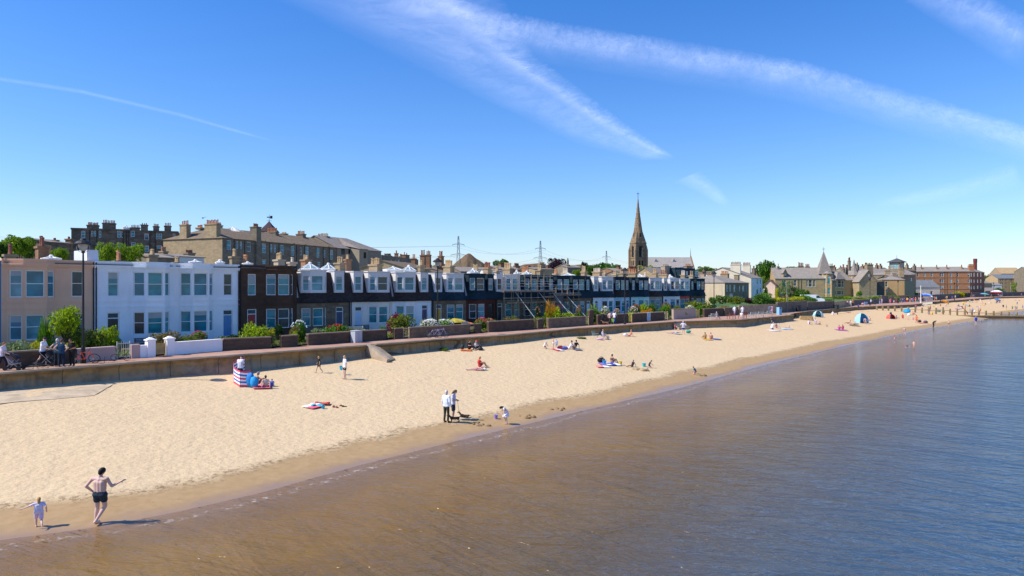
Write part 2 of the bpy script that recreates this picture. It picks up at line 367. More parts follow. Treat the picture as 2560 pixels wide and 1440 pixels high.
# foam at the lip and in short breakers
fn = nz(t, 3.6, v, 6, 0.75); lipn = nz(t, 0.35, v, 3)
lip = mth(t, 'SUBTRACT', 1, mth(t, 'MULTIPLY', mth(t, 'ABSOLUTE', mth(t, 'ADD', at, mth(t, 'MULTIPLY', lipn, 1.6))), 3.6), clamp=True)
lipf = mth(t, 'MULTIPLY', mth(t, 'MULTIPLY', lip, 0.6), ramp(t, fn, [(0.52, (0,0,0)), (0.62, (1,1,1))]))
brk = mth(t, 'MULTIPLY', mth(t, 'GREATER_THAN', nz(t, 1, wavev(-46, (0.22, 1.6, 1)), 4, 0.65), 0.775), mth(t, 'GREATER_THAN', at, -9.0))
foam = mth(t, 'MAXIMUM', lipf, mth(t, 'MULTIPLY', brk, mth(t, 'GREATER_THAN', fn, 0.5)))
tr = N(t, 'ShaderNodeBsdfTransparent'); fo = N(t, 'ShaderNodeBsdfDiffuse'); fo.inputs[0].default_value = (0.75,0.72,0.68,1)
opac = N(t, 'ShaderNodeMapRange'); opac.inputs['From Min'].default_value = -0.1; opac.inputs['From Max'].default_value = -3.5; opac.inputs['To Min'].default_value = 0.12; t.links.new(at, opac.inputs[0])
gl = N(t, 'ShaderNodeBsdfGlossy'); gl.inputs['Roughness'].default_value = 0.05; t.links.new(bn.outputs[0], gl.inputs['Normal'])
fr = N(t, 'ShaderNodeFresnel'); fr.inputs[0].default_value = 1.33; t.links.new(bn.outputs[0], fr.inputs['Normal'])
m1 = N(t, 'ShaderNodeMixShader'); t.links.new(fr.outputs[0], m1.inputs[0]); t.links.new(tr.outputs[0], m1.inputs[1]); t.links.new(gl.outputs[0], m1.inputs[2])
m2 = N(t, 'ShaderNodeMixShader'); t.links.new(opac.outputs[0], m2.inputs[0]); t.links.new(m1.outputs[0], m2.inputs[1]); t.links.new(b.outputs[0], m2.inputs[2])
m3 = N(t, 'ShaderNodeMixShader'); t.links.new(mth(t, 'MULTIPLY', foam, 0.85), m3.inputs[0]); t.links.new(m2.outputs[0], m3.inputs[1]); t.links.new(fo.outputs[0], m3.inputs[2])
t.links.new(m3.outputs[0], t.nodes['Material Output'].inputs[0])
def flat0(P): return np.zeros(len(P)), sandz_np(P)[1]
shr = smooth_arr(ST_S, 3)
nrm = np.array([0.76, -0.65])
grid_mesh('sea', shr - nrm*3.5, shr + nrm*900, np.concatenate([np.linspace(0, 0.03, 40)**1.0, [0.045, 0.07, 0.12, 0.25, 0.5, 1.0]]), flat0, mw)
# land sheet far inland, promenade, garden ground
mland = paint((0.16,0.15,0.10), 0.95, 0.35, 0.05)
inn = np.array([-0.76, 0.65])
lw = WA
mb = MB(); n = len(lw)
for i in range(n):
    d = lw[min(i+1, n-1)]-lw[max(i-1, 0)]; d = d/np.hypot(*d); nn_ = np.array([-d[1], d[0]])
    mb.v += [(*(lw[i]+nn_*0.9), ZP-0.06), (*(lw[i]+inn*60), ZP-0.06), (*(lw[i]+inn*9000), 2.6)]
for i in range(n-1):
    mb.f += [(3*i, 3*i+3, 3*i+4, 3*i+1), (3*i+1, 3*i+4, 3*i+5, 3*i+2)]
tag(mb.build('ground', mland), kind='structure')
# promenade strip: between the wall line and the garden wall line
gpx = [(0,922),(290,898.5),(328,896),(372,893),(420,888.5),(556,877),(679,871),(771,864),(966.5,849.5),(1025,845.5),(1173,835),(1221,831),(1346,822.5),(1464,813.5),(1571,807),(1662,800.5),(1740,794.5),(1848,787),(1943,782.5),(2018,776),(2085,771)]
GARD = [Vector((-78,-14)), Vector((-45,28.5))] + [PT(a, b, ZP).xy for a, b in gpx]
def gpt(px, off=0.0):
    y = np.interp(px, [a for a, _ in gpx], [b for _, b in gpx]); p = PT(px, y, ZP)
    return Vector((p.x-0.72*off, p.y+0.69*off, ZP))
mprom, t, b = base_mat('promenade_paving', 0.85, 0.2); v = oc(t)
br = N(t, 'ShaderNodeTexBrick'); t.links.new(mp(t, v, (1,1,1), (0,0,R(-49))), br.inputs['Vector']); br.inputs['Scale'].default_value = 1
br.inputs['Brick Width'].default_value = 0.4; br.inputs['Row Height'].default_value = 0.2; br.inputs['Mortar Size'].default_value = 0.01
br.inputs['Color1'].default_value = (0.46,0.25,0.17,1); br.inputs['Color2'].default_value = (0.40,0.22,0.16,1); br.inputs['Mortar'].default_value = (0.28,0.2,0.15,1)
t.links.new(mix(t, br.outputs[0], (0.50,0.36,0.26), ramp(t, nz(t, 0.6, v, 5), [(0.45, (0,0,0)), (0.7, (0.6,)*3)])), b.inputs['Base Color'])
mb = MB(); ga = arr(GARD); _, _, tg = pdist(ga, WA)
for p in ga:
    dd, ss, tt_ = pdist(p[None], WA); k = int(min(tt_[0], len(WA)-2)); q = WA[k] + (tt_[0]-k)*(WA[k+1]-WA[k])
    d = p-q; d /= np.hypot(*d); mb.v += [(*(q + d*0.15), ZP), (*(p + d*0.3), ZP)]
for i in range(len(ga)-1): mb.f.append((2*i, 2*i+2, 2*i+3, 2*i+1))
tag(mb.build('promenade', mprom), kind='structure')
# far promenade (beyond the villas)
mb = MB()
for i in range(14, len(WA)):
    d = WA[min(i+1, len(WA)-1)]-WA[i-1]; d /= np.hypot(*d); nn_ = np.array([-d[1], d[0]])
    mb.v += [(*(WA[i]+nn_*0.2), ZP+0.004), (*(WA[i]+nn_*11), ZP+0.004)]
for i in range(len(mb.v)//2-1): mb.f.append((2*i, 2*i+2, 2*i+3, 2*i+1))
tag(mb.build('promenade', mprom), kind='structure')
# garden soil between garden wall and house fronts
H0 = Vector((-25.84, 66.3)); HU = Vector((0.657, 0.754)); HN = Vector((-0.754, 0.657))
def hline(px, v=0.0):
    o = H0 + HN*v; k = (px-1280)/F; s = (k*o.y-o.x)/(HU.x-k*HU.y); return s
msoil = paint((0.14,0.12,0.06), 0.95, 0.5, 0.8)
mb = MB()
for p in ga[1:19]:
    P_ = Vector(p); s = (P_-H0).dot(HU); q = H0 + HU*s
    mb.v += [(P_.x-0.2*0.75, P_.y+0.2*0.66, ZP+0.12), (q.x, q.y, ZP+0.12)]
for i in range(len(mb.v)//2-1): mb.f.append((2*i, 2*i+2, 2*i+3, 2*i+1))
tag(mb.build('garden_ground', msoil), kind='structure')
# raised garden ground to the right of the terrace
mgr = leafmat('5f7a26', '2c3a12', 0.0)
rg_ = [gpt(1762, .3).xy, gpt(1848, .3).xy, gpt(1943, .3).xy, gpt(2018, .4).xy, gpt(2085, .4).xy, PD(2140, 205).xy, PD(2260, 260).xy, PD(2275, 300).xy, PD(1880, 320).xy, PD(1800, 200).xy]
tag(MB().prism([(p.x, p.y) for p in rg_], ZP-0.5, ZP+1.35).build('grass_bank', mgr), kind='structure')
# worn concrete apron at the foot of the sea wall, far left
mb = MB(); ap = [[onsand(x, y) for x, y in ((-60,1018),(40,1006),(150,998),(235,990))], [onsand(x, y) for x, y in ((-60,984),(40,974),(150,965),(300,952))]]
for r_ in ap:
    for q in r_: mb.v.append((q.x, q.y, q.z+.035))
mb.f = [(i, i+1, 5+i, 4+i) for i in range(3)]
ob = mb.build('path', paint((0.54,0.42,0.28), .95, .3, 1.5)); tag(ob, kind='structure')
# hills
mh, t, b = base_mat('hillside', 0.95, 0.1); v = oc(t)
hc = ramp(t, nz(t, 0.006, v, 6, 0.65), [(0.3, (0.07,0.08,0.035)), (0.48, (0.15,0.115,0.06)), (0.6, (0.11,0.105,0.05)), (0.75, (0.19,0.105,0.07))])
sph = N(t, 'ShaderNodeSeparateXYZ'); t.links.new(v, sph.inputs[0]); hr = N(t, 'ShaderNodeMapRange'); hr.inputs['From Min'].default_value = 90; hr.inputs['From Max'].default_value = 190; t.links.new(sph.outputs[2], hr.inputs[0])
t.links.new(mix(t, hc, (0.20,0.10,0.065), mth(t, 'MULTIPLY', hr.outputs[0], nz(t, 0.01, v, 5))), b.inputs['Base Color']); bump(t, b, nz(t, 0.02, v, 6, 0.7), 1.0, 18)
def hill(prof, d, depth):
    px = np.arange(prof[0][0], prof[-1][0]+1, 1.5); py = np.interp(px, [a for a, _ in prof], [b for _, b in prof]); mb = MB(); rows = 14; n = len(px)
    for j in range(rows):
        f = j/(rows-1)
        for i in range(n):
            p = PD(px[i], d); h = ZY(py[i], d)
            g = f**0.8 + 0.10*noise.noise(Vector((px[i]*0.06, f*3, d)))*math.sin(f*math.pi)
            zz = h*min(1, max(0, g)) + noise.noise(Vector((px[i]*0.15, f*5, 2)))*3*math.sin(f*math.pi)
            mb.v.append((p.x*(1-(1-f)*depth/d), p.y-(1-f)*depth, zz))
    for j in range(rows-1):
        for i in range(n-1): mb.f.append((j*n+i, j*n+i+1, (j+1)*n+i+1, (j+1)*n+i))
    for i in range(n): mb.v.append((mb.v[(rows-1)*n+i][0], mb.v[(rows-1)*n+i][1]+depth*0.8, 0))
    for i in range(n-1): mb.f.append(((rows-1)*n+i, (rows-1)*n+i+1, rows*n+i+1, rows*n+i))
    return tag(mb.build('hills', mh, smooth=True), kind='structure')
hill([(1080,720),(1110,690),(1135,660),(1150,648),(1160,640),(1167,635),(1172,633),(1177,635),(1190,646),(1205,655),(1220,666),(1245,682),(1290,700),(1330,716)], 4200, 900)
hill([(1000,718),(1030,700),(1055,684),(1075,668),(1092,659),(1105,658),(1120,662),(1135,667),(1150,676),(1200,700),(1230,718)], 3900, 700)
hill([(1180,718),(1240,690),(1290,668),(1310,661),(1345,658),(1360,662),(1420,664),(1450,661),(1480,664),(1540,672),(1640,690),(1700,716)], 5200, 900)

# ------------------------------------------------------------ contrails: thin ice-cloud sheets at one height
HC = 3000.0
def skyp(px, py, h=HC):
    t_ = (h-CAMZ)/((720-py)/F); return Vector(((px-1280)/F*t_, t_, h))
def cmat(name, dens, edge, sc):
    m = bpy.data.materials.new(name); m.use_nodes = True; t = m.node_tree; t.nodes.clear()
    uv = N(t, 'ShaderNodeUVMap').outputs[0]; s = N(t, 'ShaderNodeSeparateXYZ'); t.links.new(uv, s.inputs[0])
    u_, v_ = s.outputs[0], s.outputs[1]
    n1 = nz(t, 1, mp(t, uv, (sc[0]*1.6, sc[1]*1.6, 1)), 9, 0.78, 0.8); n2 = nz(t, 1, mp(t, uv, (sc[0]*0.25, sc[1]*0.5, 1)), 4, 0.6)
    vv = mth(t, 'ADD', v_, mth(t, 'MULTIPLY', mth(t, 'SUBTRACT', n1, 0.5), 0.22))
    prof = ramp(t, vv, edge)
    a = mth(t, 'MULTIPLY', prof, mth(t, 'ADD', mth(t, 'MULTIPLY', ramp(t, n1, [(0.3, (0.15,)*3), (0.7, (1,)*3)]), 0.75), 0.25))
    a = mth(t, 'MULTIPLY', a, mth(t, 'ADD', mth(t, 'MULTIPLY', ramp(t, n2, [(0.3, (0,)*3), (0.7, (1,)*3)]), 0.6), 0.4))
    e1 = N(t, 'ShaderNodeMapRange'); e1.inputs['From Max'].default_value = 0.05; t.links.new(u_, e1.inputs[0])
    e2 = N(t, 'ShaderNodeMapRange'); e2.inputs['From Min'].default_value = 1.0; e2.inputs['From Max'].default_value = 0.8; t.links.new(u_, e2.inputs[0])
    a = mth(t, 'MULTIPLY', mth(t, 'MULTIPLY', a, dens), mth(t, 'MULTIPLY', e1.outputs[0], e2.outputs[0]), clamp=True)
    tl = N(t, 'ShaderNodeBsdfTranslucent'); tl.inputs[0].default_value = (0.95,0.97,1,1); tp = N(t, 'ShaderNodeBsdfTransparent')
    mx = N(t, 'ShaderNodeMixShader'); t.links.new(a, mx.inputs[0]); t.links.new(tp.outputs[0], mx.inputs[1]); t.links.new(tl.outputs[0], mx.inputs[2])
    o = N(t, 'ShaderNodeOutputMaterial'); t.links.new(mx.outputs[0], o.inputs[0]); return m
def contrail(rows, mt, label, h=HC):          # rows: (xa,ya,xb,yb) across the trail, from its near/wide end
    me = bpy.data.meshes.new('contrail'); vs = []; fs = []; uvs = []; K = 8; R_ = []
    for a, b in zip(rows[:-1], rows[1:]):
        for k in range(6): R_.append([p+(q-p)*k/6 for p, q in zip(a, b)])
    R_.append(rows[-1]); n = len(R_)
    for i, (xa, ya, xb, yb) in enumerate(R_):
        for j in range(K+1):
            f = j/K; vs.append(skyp(xa+(xb-xa)*f, ya+(yb-ya)*f, h)); uvs.append((i/(n-1), f))
    for i in range(n-1):
        for j in range(K): fs.append((i*(K+1)+j, i*(K+1)+j+1, (i+1)*(K+1)+j+1, (i+1)*(K+1)+j))
    me.from_pydata([tuple(p) for p in vs], [], fs); l = me.uv_layers.new(name='UVMap')
    for lp in me.loops: l.data[lp.index].uv = uvs[lp.vertex_index]
    me.materials.append(mt); o = bpy.data.objects.new('contrail', me); COL.objects.link(o); tag(o, label, 'contrail'); return o
g = lambda x: (x, x, x)
contrail([(1230,-60,560,-60),(1330,130,1080,190),(1455,225,1290,290),(1560,305,1440,360),(1660,372,1600,400),(1690,392,1680,402)],
  cmat('ice_cloud', 0.42, [(0.0,g(0)),(0.13,g(0.4)),(0.25,g(0.95)),(0.38,g(0.5)),(0.7,g(0.42)),(1.0,g(0))], (26,3)), 'wide white contrail fanning from the top edge to a point above the church spire')
contrail([(1000,-70,900,60),(1200,15,1150,110),(1400,55,1370,165),(1700,100,1670,210),(2000,150,1960,255),(2300,235,2260,335),(2700,350,2660,430),(2900,420,2860,480)],
  cmat('ice_cloud', 0.34, [(0.0,g(0)),(0.25,g(0.9)),(0.45,g(0.85)),(0.7,g(0.3)),(1.0,g(0))], (60,3)), 'long feathery contrail crossing to the right edge of the sky', 3200)
contrail([(-80,178,-80,192),(200,222,198,234),(450,281,447,292),(600,325,598,334),(690,352,690,357)],
  cmat('ice_cloud', 0.20, [(0.0,g(0)),(0.4,g(0.7)),(0.6,g(0.7)),(1.0,g(0))], (20,1.5)), 'thin faint contrail over the houses on the left', 2800)
contrail([(1750,425,1680,455),(1790,460,1740,480),(1830,505,1810,522)],
  cmat('ice_cloud', 0.28, [(0.0,g(0)),(0.4,g(0.9)),(1.0,g(0))], (5,2)), 'short faded wisp of contrail to the right of the spire', 2900)
contrail([(2330,-60,2250,0),(2480,-10,2400,90),(2640,80,2560,190)],
  cmat('ice_cloud', 0.34, [(0.0,g(0)),(0.4,g(0.9)),(1.0,g(0))], (10,2)), 'faint wisp of contrail in the top right corner', 3100)
contrail([(2540,400,2560,470),(2400,450,2410,500),(2180,500,2190,530)],
  cmat('ice_cloud', 0.22, [(0.0,g(0)),(0.4,g(0.8)),(1.0,g(0))], (6,2)), 'very faint low wisp of contrail above the red tenement', 2700)
# ------------------------------------------------------------ buildings
class Fr:
    """local frame of a building: A->B is the front line seen from the sea, y runs inwards"""
    def __init__(s, name, label, A, B, z0, cat='house', group=None):
        s.A = Vector(A[:2]); d = Vector(B[:2])-s.A; s.w = d.length; s.u = d/s.w; s.n = Vector((-s.u.y, s.u.x)); s.z0 = z0
        s.o = thing(name, label, cat, (s.A.x, s.A.y, z0), math.atan2(s.u.y, s.u.x), group)
    def uu(s, px, v=0.0):
        o = s.A + s.n*v; k = (px-1280)/F; return (k*o.y-o.x)/(s.u.x-k*s.u.y)
    def zz(s, px, py, v=0.0):
        t = s.uu(px, v); Y = s.A.y + s.n.y*v + s.u.y*t; return ZY(py, Y)-s.z0
    def vv(s, px, u):                        # inward distance on the line at given u
        o = s.A + s.u*u; k = (px-1280)/F; return (k*o.y-o.x)/(s.n.x-k*s.n.y)
def wallp(mb, a, b, z0, z1, ops=(), dep=0.16):
    a = Vector(a); b = Vector(b); L = (b-a).length; u = (b-a)/L; n = Vector((-u.y, u.x))
    us = sorted(set([0, L] + [x for o in ops for x in o[:2]])); zs = sorted(set([z0, z1] + [x for o in ops for x in o[2:4]]))
    us = [x for x in us if -1e-6 <= x <= L+1e-6]; zs = [z for z in zs if z0-1e-6 <= z <= z1+1e-6]
    def pt(x, z, d=0): p = a + u*x + n*d; return (p.x, p.y, z)
    for i in range(len(us)-1):
        for j in range(len(zs)-1):
            cu = (us[i]+us[i+1])/2; cz = (zs[j]+zs[j+1])/2
            if any(o[0] < cu < o[1] and o[2] < cz < o[3] for o in ops): continue
            mb.add([pt(us[i], zs[j]), pt(us[i+1], zs[j]), pt(us[i+1], zs[j+1]), pt(us[i], zs[j+1])], [(0,1,2,3)])
    for o in ops:
        q = [(o[0],o[2]),(o[1],o[2]),(o[1],o[3]),(o[0],o[3])]
        for k in range(4):
            p, r = q[k], q[(k+1)%4]; mb.add([pt(*p), pt(*p, dep), pt(*r, dep), pt(*r)], [(0,1,2,3)])
def window(par, a, b, op, pane=None, frame=None, mid=0.5, dep=0.12, fw=0.07, sill=None, vb=False, name='window'):
    a = Vector(a); b = Vector(b); L = (b-a).length; u = (b-a)/L; n = Vector((-u.y, u.x)); u0, u1, z0, z1 = op[:4]
    def C(x0, x1, za, zb, d0, d1, mb):
        p = a + u*(x0+x1)/2 + n*(d0+d1)/2
        mb.obox((p.x, p.y, (za+zb)/2), Vector((u.x, u.y, 0))*(x1-x0)/2, Vector((n.x, n.y, 0))*(d1-d0)/2, (0, 0, (zb-za)/2))
    mb = MB(); d = dep-0.05
    C(u0, u0+fw, z0, z1, d, dep, mb); C(u1-fw, u1, z0, z1, d, dep, mb)
    C(u0+fw, u1-fw, z0, z0+fw, d, dep, mb); C(u0+fw, u1-fw, z1-fw, z1, d, dep, mb)
    if mid: zm = z0+(z1-z0)*mid; C(u0+fw, u1-fw, zm-fw*0.4, zm+fw*0.4, d-0.01, dep, mb)
    if vb: xm = (u0+u1)/2; C(xm-0.02, xm+0.02, z0+fw, z1-fw, d+0.005, dep, mb)
    fo = mb.build(name, frame or WHITE, par)
    if sill: ms_ = MB(); C(u0-0.06, u1+0.06, z0-0.08, z0-0.005, -0.06, dep, ms_); ms_.build('sill', sill, fo)
    pm = MB(); p0, p1 = a+u*u0+n*(dep-0.01), a+u*u1+n*(dep-0.01); pm.add([(p0.x,p0.y,z0+.01),(p1.x,p1.y,z0+.01),(p1.x,p1.y,z1-.01),(p0.x,p0.y,z1-.01)], [(0,1,2,3)])
    pm.build('pane', pane or random.choice(GL), fo)
    if name == 'window' and pane is not G_DARK and random.random() < .4 and z1-z0 > 1.2:
        bm_ = MB(); hh = random.choice([.18,.25,.45]); C(u0+fw, u1-fw, z1-fw-(z1-z0)*hh, z1-fw, dep-.018, dep-.013, bm_); bm_.build('blind', paint((.42,.44,.42), .9, .1), fo)
    return fo
POTM = {}
def pot(par, x, y, z, h, col, r=0.13):
    k = (round(h, 1), r, col)
    if k not in POTM:
        POTM[k] = MB().lathe((0,0,0), [(r*1.15,0),(r*1.15,h*0.12),(r*0.95,h*0.16),(r*0.78,h*0.8),(r*1.05,h*0.84),(r*1.05,h*0.93),(r*0.8,h),(r*0.55,h)], 8).mesh('chimney_pot')
        POTM[k].materials.append(POTS[col])
    link(POTM[k], 'chimney_pot', par, (x, y, z), (0,0,random.random()*3), (1,1,random.uniform(0.85,1.1)))
def chim(fr, pa, pb, ytop, ypot, n, v, mt, col='y', zlow=None, thick=0.75, along=False, r=0.13):
    """stack whose outline spans pa..pb in the view, centred at inward v; its long side runs inwards (or along the front)"""
    pc = (pa+pb)/2; uc = fr.uu(pc, v); p = fr.A + fr.u*uc + fr.n*v; wm = (pb-pa)*p.y/F; k = (pc-1280)/F
    cu = abs(fr.u.x-k*fr.u.y); cn = abs(fr.n.x-k*fr.n.y)
    if along: L = max(0.5, (wm-thick*cn)/max(cu, .2)); du, dv = L, thick
    else: L = max(0.5, (wm-thick*cu)/max(cn, .2)); du, dv = thick, L
    L = min(L, 7); du = min(du, 7); dv = min(dv, 7)
    zt = fr.zz(pc, ytop, v); zp = fr.zz(pc, ypot, v); zl = zlow if zlow is not None else zt-2.2
    mb = MB(); mb.box(uc-du/2, uc+du/2, v-dv/2, v+dv/2, zl, zt-0.18); mb.box(uc-du/2-.1, uc+du/2+.1, v-dv/2-.1, v+dv/2+.1, zt-0.18, zt)
    c = mb.build('chimney', mt, fr.o)
    for i in range(n):
        f = (i+0.5)/n-0.5; a, b_ = (f*(du-0.1), 0) if along else (0, -f*(dv-0.1))
        pot(c, uc+a+random.uniform(-.03,.03), v+b_+random.uniform(-.05,.05), zt, max(0.35, zp-zt), col, r)
    return c
def gable_roof(mb, u0, u1, v0, v1, ze, zr, ov=0.2, hip0=0, hip1=0, t=0.1):
    vm = (v0+v1)/2; s = (zr-ze)/(vm-v0); a, b, c, d = u0-ov, u1+ov, v0-ov, v1+ov; zl = ze-ov*s*0.6
    r0, r1 = (u0+hip0 if hip0 else a), (u1-hip1 if hip1 else b)
    mb.slab([(a,c,zl),(b,c,zl),(r1,vm,zr),(r0,vm,zr)], t); mb.slab([(b,d,zl),(a,d,zl),(r0,vm,zr),(r1,vm,zr)], t)
    if hip0: mb.slab([(a,d,zl),(a,c,zl),(r0,vm,zr)], t)
    if hip1: mb.slab([(b,c,zl),(b,d,zl),(r1,vm,zr)], t)
def lantern(fr, px, ybase, ytop, wpx, v, pyr=8):
    uc = fr.uu(px, v); zb = fr.zz(px, ybase, v); zt = fr.zz(px, ytop, v); p = fr.A + fr.u*uc + fr.n*v; r = wpx*p.y/F/2
    t_ = thing('rooflight', 'placeholder', 'rooflight')
    g_ = MB(); fr_ = MB(); n = pyr; ring = [(uc+r*math.cos(2*math.pi*i/n+.3), v+r*math.sin(2*math.pi*i/n+.3)) for i in range(n)]
    ap = (uc, v, zt)
    for i in range(n):
        a, b_ = ring[i], ring[(i+1)%n]; g_.add([(*a, zb+.1), (*b_, zb+.1), ap], [(0,1,2)]); fr_.tube((*a, zb+.1), ap, 0.05, 0.05, 5); fr_.tube((*a, zb+.1), (*b_, zb+.1), 0.06, 0.06, 5)
    fr_.prism(ring, zb-0.25, zb+0.07); fr_.lathe((uc, v, zt-.06), [(.16,0),(.18,.12),(.08,.2)], 8)
    bpy.data.objects.remove(t_)
    o = fr_.build('rooflight', WHITE, fr.o); g_.build('pane', glass((0.30,0.42,0.45), 0.15), o)
def downpipe(fr, u, v, z0, z1): 
    return MB().tube((u, v-0.07, z0), (u, v-0.07, z1), 0.05, 0.05, 6).build('downpipe', BLACK, fr.o)
def bigb(name, label, A, B, z0, depth, ze, wm, wins=(), pane=None, cat='house', roof=None, zr=None, rm=None, hips=(0,0), gm=None, group=None, par=0.0, frame=None, gwins=(), sill=None, gside=None, ov=0.2):
    """generic block. wins: pixel rectangles on the front; gwins on the near (left) end wall"""
    fr = Fr(name, label, A, B, z0, cat, group); w = fr.w; mb = MB()
    f = lambda r: (fr.uu(r[0]), fr.uu(r[1]), fr.zz((r[0]+r[1])/2, r[3]), fr.zz((r[0]+r[1])/2, r[2]))
    ops = []
    for r in wins:
        o = f(r); 
        if o[0] > 0.05 and o[1] < w-0.05 and o[2] > 0 and o[3] < ze: ops.append(o)
    wallp(mb, (0,0), (w,0), 0, ze+par, ops)
    gops = []
    for r in gwins:                          # end wall runs from (0,depth) to (0,0)
        a, b_ = depth-fr.vv(r[0], 0), depth-fr.vv(r[1], 0); Yc = fr.A.y + fr.n.y*(depth-(a+b_)/2)
        za, zb = ZY(r[3], Yc)-z0, ZY(r[2], Yc)-z0
        if 0.05 < a < b_ < depth-.05: gops.append((a, b_, za, zb))
    wallp(mb, (w,0), (w,depth), 0, ze+par); wallp(mb, (w,depth), (0,depth), 0, ze+par); wallp(mb, (0,depth), (0,0), 0, ze+par, gops)
    zr = zr or ze
    if roof == 'gable' and not hips[0]: mb.add([(0,0,ze),(0,depth,ze),(0,depth/2,zr-.08)], [(0,1,2)])
    if roof == 'gable' and not hips[1]: mb.add([(w,0,ze),(w,depth,ze),(w,depth/2,zr-.08)], [(0,2,1)])
    mb.build('wall', wm, fr.o)
    for o in ops: window(fr.o, (0,0), (w,0), o, pane, frame=frame, sill=sill)
    for o in gops: window(fr.o, (0,depth), (0,0), o, pane, frame=frame, sill=sill)
    rb = MB()
    if roof == 'gable': gable_roof(rb, 0, w, 0, depth, ze, zr, ov, *hips)
    else: rb.box(0.2, w-0.2, 0.2, depth-0.2, ze-0.1, ze+0.02)
    rb.build('roof', rm or slate('6f6a66'), fr.o); return fr

# ---- the terrace along the promenade
ZB = 3.0
SLD = slate((0.026,0.05,0.066), (0.016,0.034,0.045)); SLB = slate((0.075,0.052,0.045), (0.04,0.03,0.028)); LEAD = paint((0.35,0.36,0.38), 0.6, 0.2)
FLAT = paint((0.22,0.22,0.22), 0.9, 0.3, 0.7)
STG = stone((0.27,0.195,0.125), (0.16,0.12,0.085), w=.6, h=.28, mess=.4)
STB = stone((0.115,0.066,0.042), (0.085,0.05,0.034), w=.7, h=.32, mess=.3)
CHS = stone((0.37,0.28,0.17), (0.28,0.21,0.13), w=.5, h=.22, mess=.5); CHB = stone((0.36,0.20,0.11), (0.25,0.13,0.075), w=.22, h=.075); CHW = stucco((0.46,0.37,0.26), 0.45)
DOORM = lambda c: paint(c, 0.4, 0.1, spec=.5)
HOUSES = [  # px0, px1, bay side, style, wall, door colour, dormer, label
 (3,236,'L','flat','f0c09e','2a6a90','w','peach-painted house at the left end of the terrace, with a bay and pale cornice'),
 (236,436,'R','flat','f8fafc','20242c','w','white-painted house next to the peach one, with black front door'),
 (436,598,'L','flat','fafafa','4a86b8','w','white-painted house with light blue front door, beside the dark brown one'),
 (598,742,'R','brown',STB,'9c1620','w','dark brown stone house with red front door'),
 (742,875,'L','man',STG,'1f4468','w','grey stone house with slate mansard, white dormers and navy door'),
 (875,981,'R','man','f2e8dc','b6d0e6','w','cream-painted house with mansard and pale blue front door'),
 (981,1080,'L','man','f8f8f8','4a3b62','w','white-painted mansard house with dusky purple front door'),
 (1080,1165,'R','man',STG,'d8a020','w','grey stone mansard house with yellow front door'),
 (1165,1240,'L','man',stone((0.16,0.05,0.035),(0.11,0.035,0.03),w=.25,h=.09),'101216','d','dark red-brown mansard house just left of the scaffolding'),
 (1240,1303,'R','man',STG,'14181c','w','grey stone house behind the left part of the scaffolding, with white dormers'),
 (1303,1367,'L','man',STG,'2b5f6b','d','grey stone house behind the middle of the scaffolding'),
 (1367,1426,'R','man',STG,'a01820','d','grey stone house behind the right end of the scaffolding, with red door'),
 (1426,1480,'L','man',STG,'e0e0e0','d','grey stone mansard house with white door, right of the scaffolding'),
 (1480,1533,'R','man','f6f8fc','2b8fc0','w','white-painted mansard house next to the powder blue one'),
 (1533,1575,'L','man','b4dcec','3a5a70','d','powder blue painted mansard house behind the promenade lamp'),
 (1575,1621,'R','man','c4f0ea','56605c','d','mint green painted mansard house'),
 (1621,1656,'L','man','b0a69c','8a8278','w','taupe-painted mansard house with a wide white dormer'),
 (1656,1697,'R','man','f4f4f4','4aa4d8','w','white-painted mansard house with sky blue door, beside the salmon red one'),
 (1697,1725,'L','man','c8605a','6a3030','w','salmon red painted house near the far end of the terrace'),
 (1725,1760,'R','man',stone((0.20,0.13,0.09),(0.14,0.09,0.06)),'0f4a2c','d','brown stone end house of the terrace with green front door'),
]
HF = []
def prof(w, bay, c=0.85, out=0.0):
    """front outline from u=0 to u=w, bay projecting to -y"""
    b0, b1 = (0.35, 3.55) if bay == 'L' else (w-3.55, w-0.35)
    return [(0,0), (b0,0), (b0+c,-c), (b1-c,-c), (b1,0), (w,0)]
